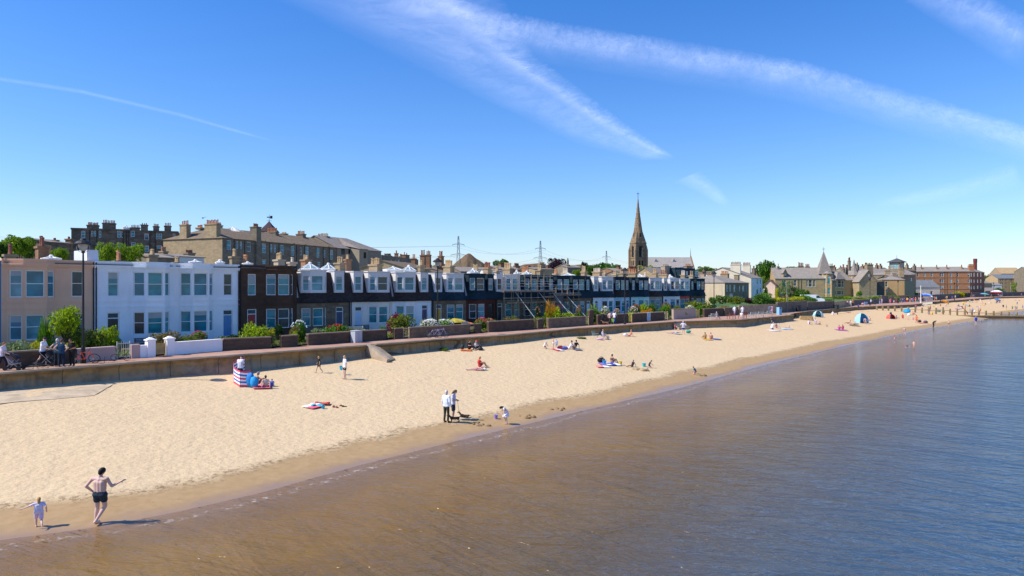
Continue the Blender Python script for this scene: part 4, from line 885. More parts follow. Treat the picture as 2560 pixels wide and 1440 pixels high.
# ---- right of the terrace
SLR = slate((0.32,0.275,0.235), (0.25,0.215,0.185)); STY = stone((0.50,0.35,0.18), (0.38,0.27,0.15), w=.7, h=.32, mess=.25)
z0 = 3.3
fr = bigb('house', 'small grey stone house half hidden right of the terrace end', PD(1742,190), PD(1790,196), z0, 10, ZatY(703,190,z0), ST3, [(1759,1762,711,729),(1771,1776,711,728),(1784,1787,711,728),(1770,1777,733,750)], None, 'house', 'gable', ZatY(688,194,z0), SLR)
chim(fr, 1751, 1765, 685, 679, 4, 4, CHW, 'r', 4, 1.2, True); chim(fr, 1768, 1789, 684, 679, 3, 5, CHS, 'o', 4, 2, True)
fr = bigb('house', 'stone villa with a sunlit rendered gable end and hipped roof, before the tall cream house', PD(1812,180), PD(1872,192), z0, 13, ZatY(706,180,z0), ST3, [(1816,1820,712,729),(1824,1828,712,729),(1834,1839,712,729),(1848,1851,714,728),(1856,1861,714,728),(1866,1868,714,728),(1824,1833,734,743)], None, 'house', 'gable', ZatY(688,186,z0), SLR, (5.5,5.5))
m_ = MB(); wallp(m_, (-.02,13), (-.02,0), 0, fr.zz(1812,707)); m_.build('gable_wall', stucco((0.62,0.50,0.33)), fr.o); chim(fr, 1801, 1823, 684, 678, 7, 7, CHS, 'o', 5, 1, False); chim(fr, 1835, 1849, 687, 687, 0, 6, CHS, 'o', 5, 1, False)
A = PD(1878,205); B = PD(1906,215)
fr = bigb('tenement', 'tall cream-rendered house with two big chimney gables', A, B, z0, 17, ZatY(694,205,z0), stucco('dfe3e8'), [(1892,1895,697,710),(1900,1903,697,710),(1900,1903,719,731),(1891,1896,722,735)], G_MID, 'house', 'gable', ZatY(669,214,z0), SLR)
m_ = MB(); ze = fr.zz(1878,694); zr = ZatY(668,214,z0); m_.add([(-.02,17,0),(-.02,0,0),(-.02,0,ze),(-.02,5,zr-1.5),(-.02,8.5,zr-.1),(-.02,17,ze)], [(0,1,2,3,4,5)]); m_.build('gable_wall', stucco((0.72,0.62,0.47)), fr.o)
endch(fr, 1826, 1851, 661, 654, 8, -.03, stucco((0.72,0.62,0.47)), 'r', ze-4, .9); chim(fr, 1856, 1877, 663, 656, 7, 10, stucco((0.72,0.62,0.47)), 'r', ze-1, .9, False); chim(fr, 1879, 1890, 671, 665, 3, 12, ST3, 'r', ze, 1, True)
# pink cottage
fr = bigb('cottage', 'little pink rendered cottage beside the sandstone villa', PD(1912,245), PD(1938,243), z0+1, 9, ZatY(711,245,z0+1), stucco((0.75,0.52,0.42)), (), None, 'house', None)
m_ = MB(); w_ = fr.w; e_ = fr.zz(1912,711); t_ = fr.zz(1922,699.5); m_.add([(0,-.01,e_),(w_,-.01,e_),(w_*.45,-.01,t_)], [(0,1,2)]); m_.build('gable_wall', stucco((0.75,0.52,0.42)), fr.o)
m_ = MB(); m_.slab([(-.3,-.4,e_-.2),(-.3,9,e_-.2),(w_*.45,9,t_+.1),(w_*.45,-.4,t_+.1)], .15); m_.slab([(w_+.3,-.4,e_-.2),(w_+.3,9,e_-.2),(w_*.45,9,t_+.1),(w_*.45,-.4,t_+.1)], .15); m_.build('roof', slate((0.24,0.15,0.12)), fr.o)
# villa 1
z1_ = 4.6; d = 245
fr = bigb('villa', 'sandstone villa with dormer, corner turret and candle-snuffer spire', PD(1938,d), PD(2062,d-2), z1_, 11, ZatY(696,d,z1_), STY, [(1955,1965,700,715),(1985,1991,699,715),(2016,2020,699,717),(2022,2030,699,717),(2033,2038,699,717),(2035,2042,733,742)], G_DARK, 'villa', 'gable', ZatY(669,d+5,z1_), SLR, sill=WHITE)
for (p0,p1) in ((1963,0),): 
    a = fr.uu(1957,-.1); b2 = fr.uu(1970,-.1); za, zb, zc_ = fr.zz(1960,690), fr.zz(1960,682), fr.zz(1963,673); m_ = MB(); m_.box(a+.3, b2-.3, .4, 4, za, zb); m_.add([(a+.3,.4,zb),(b2-.3,.4,zb),((a+b2)/2,.4,zc_)], [(0,1,2)]); dd = m_.build('dormer', STY, fr.o); window(dd, (a+.3,.36), (b2-.3,.36), (.4,b2-a-1.0,za+.2,zb), G_DARK, dep=.0)
    m_ = MB(); m_.slab([(a,.0,zb-.2),(a,5,zb-.2),((a+b2)/2,5,zc_+.2),((a+b2)/2,0,zc_+.2)], .12); m_.slab([(b2,.0,zb-.2),(b2,5,zb-.2),((a+b2)/2,5,zc_+.2),((a+b2)/2,0,zc_+.2)], .12); m_.build('dormer_roof', SLR, fr.o)
ze = fr.zz(1938,696); chim(fr, 1942, 1949, 666, 659, 1, 5, ST3, 'r', ze, 1, True); chim(fr, 1994, 2010, 666, 656, 5, 6, ST3, 'r', ze+2, 1, True, .16); chim(fr, 2012, 2025, 667, 660, 4, 6, ST3, 'r', ze+2, 1, True, .16); chim(fr, 2072, 2084, 665, 659, 3, 9, ST3, 'r', ze, 1, True)
for px in (1996, 2003): downpipe(fr, fr.uu(px), 0, 0, ze-.1)
def turret(fr, px, v, r, z0, ze, zt, wm, rm, n=8, cross=True, panes=True):
    uc = fr.uu(px, v); m_ = MB(); ring = [(uc+r*math.cos(2*math.pi*(i+.5)/n), v+r*math.sin(2*math.pi*(i+.5)/n)) for i in range(n)]
    ops_all = []
    for i in range(n):
        a, b2 = ring[i], ring[(i+1)%n]; L = (Vector(b2)-Vector(a)).length; h = ze-z0
        ops = [(L*.2, L*.8, z0+h*.55, z0+h*.9), (L*.2, L*.8, z0+h*.12, z0+h*.38)] if panes and math.sin(2*math.pi*(i+1)/n) < .3 else []
        wallp(m_, a, b2, z0, ze, ops, .15); ops_all += [(a, b2, o_) for o_ in ops]
    tb = m_.build('turret', wm, fr.o)
    for a, b2, o_ in ops_all: window(tb, a, b2, o_, G_MID, dep=.1)
    m_ = MB(); m_.lathe((uc, v, 0), [(r+.25, ze-.1), (r+.3, ze+.05), (r*.62, ze+(zt-ze)*.28), (r*.3, ze+(zt-ze)*.62), (.08, zt)], n); tr_ = m_.build('turret_roof', rm, fr.o)
    if cross: MB().tube((uc,v,zt-.3),(uc,v,zt+1.8),.06,.04,5).box(uc-.5,uc+.5,v-.04,v+.04,zt+.9,zt+1.0).build('finial', BLACK, tr_)
turret(fr, 2068, 1.5, 2.0, 0, ze+1.6, ze+2.6, STY, SLR, cross=False); q_ = fr.uu(2059,3.5); MB().tube((q_,3.5,fr.zz(2059,630,3.5)),(q_,3.5,fr.zz(2059,618,3.5)),.07,.04,5).box(q_-.5,q_+.5,3.46,3.54,fr.zz(2059,623,3.5),fr.zz(2059,623,3.5)+.12).build('finial', BLACK, fr.o)
m_ = MB(); uc = fr.uu(2059, 3.5); m_.prism([(uc-2.3,1.2),(uc+2.2,1.2),(uc+2.2,5.8),(uc-2.3,5.8)], ze+1.5, fr.zz(2059,629,3.5), [(uc-.06,3.44),(uc+.06,3.44),(uc+.06,3.56),(uc-.06,3.56)]); m_.build('spire', SLR, fr.o)
# villa 2
fr = bigb('villa', 'narrow sandstone villa with a bell-curved dormer roof between the two larger villas', PD(2079,d-3), PD(2131,d), z1_, 10, ZatY(700,d,z1_), STY, [(2088,2092,701,718),(2095,2103,700,718),(2105,2109,701,718),(2088,2091,727,737),(2093,2103,727,737),(2105,2109,727,737)], G_DARK, 'villa', 'gable', ZatY(677,d+5,z1_), SLR, sill=WHITE)
a, b2 = fr.uu(2088), fr.uu(2113); m_ = MB(); m_.prism([(a,-.5),(b2,-.5),(b2,4),(a,4)], fr.zz(2100,698), fr.zz(2100,680), [((a+b2)/2-.1,1),((a+b2)/2+.1,1),((a+b2)/2+.1,4),((a+b2)/2-.1,4)]); m_.build('dormer_roof', SLR, fr.o)
turret(fr, 2135, 1.2, 1.7, 0, fr.zz(2131,688), fr.zz(2128,650,4), STY, SLR, cross=False)
ze = fr.zz(2079,700); chim(fr, 2106, 2111, 672, 659, 1, 5, ST3, 'r', ze, .8, True, .3); chim(fr, 2115, 2119, 674, 662, 1, 5, ST3, 'r', ze, .8, True, .3); chim(fr, 2119, 2127, 652, 643, 2, 8, ST3, 'r', ze, .8, True, .2)
# villa 3: sunlit gable towards the sea
fr = bigb('villa', 'stone villa with plain tall gable end facing the beach and a dark side bay', PD(2148,d-5), PD(2192,d-5), z1_, 14, ZatY(703,d-5,z1_), ST2, [(2147,2149,702,708)], G_DARK, 'villa', None, rm=SLR)
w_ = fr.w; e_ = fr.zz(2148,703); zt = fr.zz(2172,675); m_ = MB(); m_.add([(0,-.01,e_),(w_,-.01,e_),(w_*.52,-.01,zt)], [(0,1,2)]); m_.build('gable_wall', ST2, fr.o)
m_ = MB(); m_.slab([(-.4,-.4,e_-.3),(-.4,14,e_-.3),(w_*.52,14,zt+.1),(w_*.52,-.4,zt+.1)], .2); m_.slab([(w_+.3,-.4,e_-.3),(w_+.3,14,e_-.3),(w_*.52,14,zt+.1),(w_*.52,-.4,zt+.1)], .2); m_.build('roof', SLR, fr.o)
m_ = MB(); m_.box(w_+.01, w_+3.2, 1, 6, 0, e_); m_.build('side_bay', paint((.035,.05,.05), .4), fr.o); chim(fr, 2164, 2183, 661, 657, 6, 7, CHS, 'y', e_, 1.2, True)
MB().box(fr.uu(2170), fr.uu(2174), -.05, .02, fr.zz(2172,692), fr.zz(2172,685)).build('window', WHITE, fr.o)
f2 = bigb('house', 'slate-roofed house with smoky chimneys behind the two middle villas', PD(2125,275), PD(2290,285), z1_, 12, ZatY(684,275,z1_), ST2, (), None, 'house', 'gable', ZatY(671,281,z1_), SLR)
chim(f2, 2139, 2148, 662, 656, 2, 4, ST3, 'r', 6, 1, True)
# villa 4 with belvedere
fr = bigb('villa', 'yellow brick villa with hipped roofs below the louvred belvedere', PD(2205,d+5), PD(2262,d+3), z1_, 10, ZatY(699,d+5,z1_), stone((0.56,0.37,0.17),(0.46,0.31,0.15),w=.25,h=.09,mess=.2), [(2213,2219,704,717),(2213,2219,726,729)], G_DARK, 'villa', 'gable', ZatY(686,d+8,z1_), SLR, (5,5), sill=WHITE)
chim(fr, 2229, 2241, 683, 681, 0, 5, ST2, 'y', 7, 1.5, True); chim(fr, 2210, 2226, 676, 673, 2, 8, ST2, 'y', 7, 2, True); chim(fr, 2245, 2260, 673, 669, 3, 8, ST2, 'y', 7, 2, True)
m_ = MB(); a = fr.uu(2262,-.1); m_.box(a-.1, a+2.9, -.8, 5, 0, fr.zz(2265,703)); m_.build('side_bay', paint((.05,.075,.07), .35), fr.o)
f4 = bigb('villa', 'taller stone villa with dark eaves and louvred lookout tower', PD(2245,262), PD(2287,272), z1_, 12, ZatY(686,262,z1_), ST3, [(2277,2281,695,712)], G_MID, 'villa', 'gable', ZatY(679,268,z1_), SLR, (5,5))
uc = f4.uu(2242,6); m_ = MB(); hw = 2.0; zb, zt = 8.5, f4.zz(2242,656,6)
for q in range(4):
    a4 = [(uc-hw,6-hw),(uc+hw,6-hw),(uc+hw,6+hw),(uc-hw,6+hw)]; wallp(m_, a4[q], a4[(q+1)%4], zb, zt, [(.5+i*1.05, 1.3+i*1.05, zt-2.4, zt-.4) for i in range(3)], .2)
m_.build('lookout_tower', ST3, f4.o)
for q in range(4):
    a4 = [(uc-hw,6-hw),(uc+hw,6-hw),(uc+hw,6+hw),(uc-hw,6+hw)]
    for i in range(3): window(f4.o, a4[q], a4[(q+1)%4], (.5+i*1.05, 1.3+i*1.05, zt-2.4, zt-.4), G_BLIND, dep=.12)
m_ = MB(); e_ = hw+.7; m_.prism([(uc-e_,6-e_),(uc+e_,6-e_),(uc+e_,6+e_),(uc-e_,6+e_)], zt, zt+.15); m_.prism([(uc-e_,6-e_),(uc+e_,6-e_),(uc+e_,6+e_),(uc-e_,6+e_)], zt+.15, zt+1.6, [(uc-.1,5.9),(uc+.1,5.9),(uc+.1,6.1),(uc-.1,6.1)]); m_.tube((uc,6,zt+1.5),(uc,6,zt+2.8),.08,.05,5); m_.build('lookout_roof', slate((.10,.10,.11)), f4.o)
# low pale hall with grey roof
fr = bigb('hall', 'low cream hall with a long grey slate roof in front of the red tenement', PD(2283,300), PD(2350,300), 3.3, 12, ZatY(718,300,3.3), stucco((0.72,0.62,0.48)), [(2326,2332,728,737),(2307,2310,730,736)], G_DARK, 'hall', 'gable', ZatY(700,306,3.3), slate((.20,.21,.22)))
# red sandstone tenement
STR_ = stone((0.46,0.225,0.11), (0.36,0.175,0.09), w=.8, h=.35, mess=.2); z0 = 3.3
ys = [(682,692),(698,707),(714,723),(731,738)]
wins = []
for (y0, y1) in ys:
    for x in (2292.5, 2309, 2327.5, 2349, 2354.5, 2375.5, 2392, 2419.5): wins.append((x, x+4.2, y0, y1))
A = PD(2281,405); B = PD(2425,400)
fr = bigb('tenement', 'long four-storey red sandstone tenement on the promenade', A, B, z0, 24, ZatY(679,405,z0), STR_, wins, None, 'tenement', None, rm=FLAT, frame=WHITE)
ze = fr.zz(2281,679); m_ = MB(); m_.slab([(-.3,-.4,ze),(fr.w+.3,-.4,ze),(fr.w-2,6,ze+2.9),(2,6,ze+2.9)], .2); m_.slab([(fr.w+.3,-.4,ze),(fr.w+.3,24.3,ze),(fr.w-5,18,ze+2.9),(fr.w-5,6,ze+2.9)], .2); m_.slab([(0,12,ze),(fr.w,12,ze),(fr.w-2,6,ze+2.9),(2,6,ze+2.9)], .2); m_.build('roof', SLR, fr.o)
m_ = MB()
for y_ in (694, 709, 723): z_ = fr.zz(2350,y_); m_.box(-.1, fr.w+.0, -.14, -.003, z_, z_+.3)
m_.build('string_course', STR_, fr.o)
for px in (2303, 2341.5, 2366.8, 2404): chim(fr, px-1.8, px+1.8, 667, 662, 2, 3, STR_, 'r', ze, 1.1, True, .2)
chim(fr, 2419, 2435, 664, 660, 10, 8, STR_, 'y', ze, 2, True, .2)
for px in (2361.5, 2367.5, 2391): downpipe(fr, fr.uu(px), -.05, 0, ze)
# its right return wall towards the sea: darker red stone, shade painted into the colour
RA = Vector(B[:2]); RB = Vector(PD(2461,424)[:2]); STR_SHADE = stone((0.30,0.13,0.08),(0.22,0.10,0.065),w=.8,h=.35,mess=.3)
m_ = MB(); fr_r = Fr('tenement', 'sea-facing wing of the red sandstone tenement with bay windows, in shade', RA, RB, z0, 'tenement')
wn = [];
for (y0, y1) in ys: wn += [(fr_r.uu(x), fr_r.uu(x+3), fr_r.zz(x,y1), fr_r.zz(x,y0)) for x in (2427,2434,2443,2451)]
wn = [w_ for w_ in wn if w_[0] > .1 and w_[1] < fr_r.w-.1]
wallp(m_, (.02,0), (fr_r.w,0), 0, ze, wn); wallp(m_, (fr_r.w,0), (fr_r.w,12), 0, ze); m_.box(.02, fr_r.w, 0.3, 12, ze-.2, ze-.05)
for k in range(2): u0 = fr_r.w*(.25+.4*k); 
m_.build('wall', STR_SHADE, fr_r.o)
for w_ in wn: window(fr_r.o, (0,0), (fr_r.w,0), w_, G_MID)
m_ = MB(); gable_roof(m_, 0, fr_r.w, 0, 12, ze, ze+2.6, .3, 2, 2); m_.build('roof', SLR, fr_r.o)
MB().lathe((fr_r.uu(2438,4), 4, 0), [(1.0,ze),(1.0,ze+6),(1.1,ze+6.2),(1.1,ze+8.2),(.9,ze+8.3)], 12).build('chimney', paint((.16,.03,.03)), fr_r.o)
# far small buildings
z0 = 3.3
fr = bigb('house', 'single-storey stone pavilion with a low slate roof right of the red tenement', PD(2463,440), PD(2515,450), z0, 12, ZatY(727,440,z0), ST2, (), None, 'house', 'gable', ZatY(719,446,z0), SLR, (5,5))
fr = bigb('house', 'white gabled house behind the stone pavilion', PD(2478,500), PD(2505,500), z0, 12, ZatY(712,500,z0), stucco('e6e2da'), [(2477,2480,713,717),(2485,2488,713,717)], G_DARK, 'house', 'gable', ZatY(706,506,z0), SLR)
fr = bigb('house', 'grey-roofed house far off beside the red tenement', PD(2461,490), PD(2480,495), z0, 12, ZatY(708,490,z0), ST2, (), None, 'house', 'gable', ZatY(700,496,z0), SLR)
fr = bigb('tenement', 'far sandstone block with a corner turret at the right edge', PD(2495,520), PD(2552,520), z0, 14, ZatY(696,520,z0), STY, [(x, x+3, y, y+5) for y in (698,706,715,725) for x in (2501,2505,2514,2527,2541)], G_DARK, 'tenement', 'gable', ZatY(686,527,z0), slate((.2,.22,.25)))
turret(fr, 2543, 0, 2.4, 0, fr.zz(2543,691), fr.zz(2543,676), STY, SLR, cross=False, panes=False)
fr = bigb('tenement', 'taller dun tenement behind the far turreted block', PD(2503,580), PD(2556,580), z0, 14, ZatY(684,580,z0), stone((0.42,0.30,0.19),(0.33,0.24,0.15)), (), None, 'tenement', 'gable', ZatY(669,587,z0), STY)
fr = bigb('tenement', 'shaded stone tenement cut by the right edge of the photo', PD(2574,500), PD(2660,502), z0, 14, ZatY(680,510,z0), ST3, [(x, x+3, y, y+6) for y in (690,703,716,727) for x in (2562,2570)], None, 'tenement', 'gable', ZatY(668,517,z0), SLR)
# turret with weathervane behind the long tenement
t_ = thing('turret', 'small dark turret with weathervane peeping over the long tenement roof', 'turret', PD(673,150,3))
MB().box(-1.4,1.4,-1.4,1.4,0,ZY(580,150)-3).build('wall', ST3, t_); zt = ZY(553,150)-3; zb = ZY(580,150)-3
MB().prism([(-1.7,-1.7),(1.7,-1.7),(1.7,1.7),(-1.7,1.7)], zb, zb+1.6, [(-.5,-.5),(.5,-.5),(.5,.5),(-.5,.5)]).prism([(-.5,-.5),(.5,-.5),(.5,.5),(-.5,.5)], zb+1.6, zt, [(-.04,-.04),(.04,-.04),(.04,.04),(-.04,.04)]).build('roof', slate((.09,.06,.07)), t_)
z_ = ZY(536,150)-3; MB().tube((0,0,zt-.2),(0,0,z_),.05,.03,5).box(-.5,.6,-.02,.02,z_-.7,z_-.5).box(-.5,.5,-.03,.03,z_-1.4,z_-1.34).box(.2,.7,-.02,.02,z_-.9,z_-.3).build('weathervane', BLACK, t_)
# low outhouses behind the peach house
f, ze = rear('small brown house with brick stacks far behind the peach house', 128, 178, 110, 604, 598, ST1, SLR, d2=114); chim(f, 131, 143, 600, 597, 3, 2, CHB, 'r', ze-1, 1, True); chim(f, 168, 177, 597, 593, 2, 2, CHB, 'r', ze-1, 1, True)
f, ze = rear('white flat-gabled house directly behind the blue-doored white house', 448, 510, 100, 640, 637, stucco('dcdcd8'), SLR, d2=104); chim(f, 458, 488, 632, 625, 5, 3, CHS, 'r', ze-2, 1, True)
f, ze = rear('dark slate outhouse behind the black-doored white house', 380, 440, 96, 642, 634, ST3, SLR, d2=99); chim(f, 398, 420, 628, 617, 6, 4, CHS, 'o', ze-2, 1, True)

random.seed(77)
for i, (pa, pb, d, yb, yt, lab) in enumerate([(2076,2104,300,682,672,'slate house roof behind the narrow villa, left'),(2128,2160,310,680,668,'brown roofed house with a stack behind the gabled villa'),(2150,2200,330,676,666,'long stone house behind the belvedere villa, left'),(2188,2232,340,679,668,'stone house with red pots left of the lookout tower'),(2256,2290,350,676,667,'distant slate roof just right of the lookout tower'),(2462,2490,600,702,694,'distant slate roof right of the red tenement'),(2480,2500,640,698,689,'far house roof left of the turreted block'),(1856,1900,300,690,680,'slate roof behind the tall cream house, right part'),(1745,1800,260,690,679,'slate roof behind the sunlit rendered gable, left'),(1790,1835,270,690,678,'brown roof behind the sunlit rendered gable, right'),(1440,1480,240,690,681,'low slate roof behind the terrace, left of the round trees'),(1640,1700,240,690,676,'slate roof at the foot of the church nave'),(1060,1110,180,678,666,'slate roof right of the stepped gable house'),(960,1010,230,655,643,'distant roof behind the flat-roofed tenement')]):
    f, ze = rear(lab, pa, pb, d, yb, yt, random.choice([ST2, ST3, STY]), random.choice([SLR, SLG, SLW]), d2=d+6)
    chim(f, pa+(pb-pa)*.2, pa+(pb-pa)*.2+9, yt-4, yt-9, 4, 3, random.choice([CHB, ST3, CHS]), 'r', ze-1, 1, True, .16); chim(f, pa+(pb-pa)*.75, pa+(pb-pa)*.75+9, yt-3, yt-8, 4, 3, random.choice([CHB, ST3, CHS]), 'o', ze-1, 1, True, .16)
# ------------------------------------------------------------ sea walls, garden walls, gates, street furniture
mc_, t, b = base_mat('sea_wall_concrete', 0.9, 0.15); v = oc(t)
sp = N(t, 'ShaderNodeSeparateXYZ'); t.links.new(v, sp.inputs[0])
zr_ = N(t, 'ShaderNodeMapRange'); zr_.inputs['From Min'].default_value = 1.9; zr_.inputs['From Max'].default_value = 2.9
t.links.new(mth(t, 'ADD', sp.outputs[2], mth(t, 'MULTIPLY', mth(t, 'SUBTRACT', nz(t, 0.7, v, 5, .65), .5), 1.0)), zr_.inputs[0])
c_ = ramp(t, zr_.outputs[0], [(0, (0.35,0.29,0.215)), (0.35, (0.28,0.21,0.12)), (0.6, (0.33,0.205,0.085)), (0.85, (0.20,0.14,0.07)), (1, (0.24,0.18,0.115))])
c_ = mix(t, c_, (0.36,0.20,0.075), ramp(t, nz(t, 0.28, mp(t, v, (1,1,.4)), 3), [(0.58, (0,0,0)), (0.68, (0.75,)*3)]))
c_ = mix(t, c_, (0.34,0.31,0.27), ramp(t, nz(t, 1.6, mp(t, v, (1,1,.3)), 5, .7), [(0.58, (0,0,0)), (0.75, (0.7,)*3)]))
c_ = mix(t, c_, (0.10,0.075,0.05), ramp(t, nz(t, 2.2, mp(t, v, (1,1,.12)), 4), [(0.56, (0,0,0)), (0.72, (0.6,)*3)]))
jb = N(t, 'ShaderNodeTexBrick'); t.links.new(mp(t, v, (1,1,1), (0,0,R(-50))), jb.inputs['Vector']); jb.inputs['Scale'].default_value = 1; jb.inputs['Brick Width'].default_value = 3.2; jb.inputs['Row Height'].default_value = 60; jb.inputs['Mortar Size'].default_value = 0.03; jb.offset = 0
c_ = mix(t, c_, (0.05,0.04,0.03), mth(t, 'MULTIPLY', jb.outputs['Fac'], 0.7))
c_ = mix(t, c_, (0.07,0.05,0.03), ramp(t, nz(t, 0.9, mp(t, v, (1,1,.8)), 5, .7), [(0.5, (0,0,0)), (0.72, (0.65,)*3)]))
t.links.new(c_, b.inputs['Base Color']); bump(t, b, nz(t, 6, v, 5), .6, .06)
MCOP = paint((0.42,0.33,0.24), 0.9, 0.3, 1.0)
def seawall(pts, label, base=0.5, mt=mc_, hook=True):
    P = [Vector(p) for p in pts]; mb = MB(); cp = MB(); n = len(P); a0 = P[0]
    pr = [(-.55, ZP+.02), (.10, ZP+.02), (.10, ZP-.12), (-.04, ZP-.26), (-.06, ZP-.45), (.0, ZP-.8), (.10, base), (-.55, base)]
    prc = [(-.42, ZP+.025), (.13, ZP+.06), (.13, ZP-.05), (-.42, ZP-.05)]
    o = thing('sea_wall', label, 'sea wall', (a0.x, a0.y, 0))
    def sweep(m, pr):
        k = len(pr)
        for i in range(n):
            d = (P[min(i+1,n-1)]-P[max(i-1,0)]).normalized(); ou = Vector((d.y, -d.x))
            for (x, z) in pr: q = P[i]-a0+ou*x; m.v.append((q.x, q.y, z))
        for i in range(n-1):
            for j in range(k): m.f.append((i*k+j, (i+1)*k+j, (i+1)*k+(j+1)%k, i*k+(j+1)%k))
        m.f.append(tuple(range(k))); m.f.append(tuple(range(n*k-1, (n-1)*k-1, -1)))
    sweep(mb, pr); mb.build('wall', mt, o); sweep(cp, prc); cp.build('coping', MCOP, o); return o
def seg(a, b, n=6): return [a.lerp(b, i/n) for i in range(n)]
def dens(L):
    r = []
    for a, b in zip(L[:-1], L[1:]): r += seg(a, b, max(1, int((b-a).length/4)))
    return r + [L[-1]]
seawall(dens([Vector(p) for p in WALL[:7]]), 'stained concrete sea wall from the left edge to the slipway gap')
seawall(dens([PT(938,861.0,ZP).xy] + WALL[7:11] + [PT(1690,803.8,ZP).xy]), 'long stained sea wall right of the slipway gap, orange patches on it')
seawall(dens([PT(1714,803,ZP).xy] + WALL[12:14]), 'sea wall bulging out below the benches')
seawall([WALL[13]+Vector((-.3,.3)), WALL[13]+Vector((-.8,4)), WALL[14]+Vector((-.3,.2))], 'short return end of the sea wall right of the benches')
seawall(dens(WALL[14:17] + [PT(2306,758.5,ZP).xy]), 'low dark sea wall behind the beach tents', 1.2)
seawall(dens([PT(2336,754.3,ZP).xy] + WALL[18:20]), 'far sea wall beyond the blue umbrella on the promenade', 1.2)
seawall(dens(WALL[19:]), 'farthest sea wall in front of the distant buildings', 1.2)
# slipway
a = PT(916,864,ZP); b_ = PT(937,861.5,ZP); e0 = onsand(968,908); e1 = onsand(988,902)
sl_ = thing('slipway', 'low concrete slipway running from the gap in the sea wall onto the sand', 'slipway', (a.x, a.y, 0))
o_ = Vector((a.x, a.y, 0)); A1 = Vector((a.x-.2,a.y+.6,ZP-.01))-o_; B1 = Vector((b_.x,b_.y+.6,ZP-.01))-o_; C1 = Vector((e1.x,e1.y,e1.z+.18))-o_; D1 = Vector((e0.x,e0.y,e0.z+.18))-o_
m_ = MB().slab([A1, B1, C1, D1], .9); m_.build('ramp', paint((0.33,0.25,0.17), .9, .4, 1.2), sl_)
dd = (B1-A1).normalized()*.35; m_ = MB(); m_.slab([A1+Vector((0,0,.14)), A1+dd+Vector((0,0,.14)), D1+dd+Vector((0,0,.14)), D1+Vector((0,0,.14))], .6); m_.build('kerb', MCOP, sl_)
a = PT(1688,804.5,ZP); b_ = PT(1716,803,ZP); st = thing('steps', 'concrete steps in the gap between two sea walls, right of the long one', 'steps', (a.x, a.y, 0), math.atan2(b_.y-a.y, b_.x-a.x)); w_ = (b_-a).length
m_ = MB(); [m_.box(0, w_, .55-.3*i, 1.4, .4, ZP-.005-.19*i) for i in range(5)]; m_.build('treads', MCOP, st)
# garden walls -----------------------------------------------------------
def gwall(pa, pb, h, wm, label, cope=None, th=.32, name='garden_wall', pil=None):
    P = [gpt(p) for p in np.linspace(pa, pb, max(2, int(abs(pb-pa)/30)+2))]; a0 = P[0]; k = len(P)
    o = thing(name, label, 'garden wall', tuple(a0))
    def run(m, y0, y1, z0, z1):
        vs = []
        for i, p in enumerate(P):
            d = (P[min(i+1,k-1)]-P[max(i-1,0)]).normalized(); nn_ = Vector((-d.y, d.x, 0)); q = p-a0
            vs += [q+nn_*y0+Vector((0,0,z0)), q+nn_*y1+Vector((0,0,z0)), q+nn_*y1+Vector((0,0,z1)), q+nn_*y0+Vector((0,0,z1))]
        fs = [(0,1,2,3), (4*k-1,4*k-2,4*k-3,4*k-4)]
        for i in range(k-1):
            for j in range(4): fs.append((4*i+j, 4*i+(j+1)%4, 4*i+4+(j+1)%4, 4*i+4+j)[::-1])
        m.add(vs, fs)
    m_ = MB(); run(m_, 0, th, -.1, h); m_.build('wall', wm, o)
    if cope: m_ = MB(); run(m_, -.04, th+.04, h, h+.09); m_.build('coping', cope, o)
    return o
GW1 = stone((0.125,0.085,0.06),(0.085,0.06,0.045),w=.5,h=.17,mess=.5); GW2 = stone((0.24,0.17,0.11),(0.16,0.11,0.08),w=.5,h=.17,mess=.5); GWP = stucco((0.50,0.37,0.34)); GWW = stucco('f2f2f4', .12)
CP1 = paint((0.26,0.20,0.15), .9, .3, 1.2); CPP = stucco((0.60,0.46,0.42))
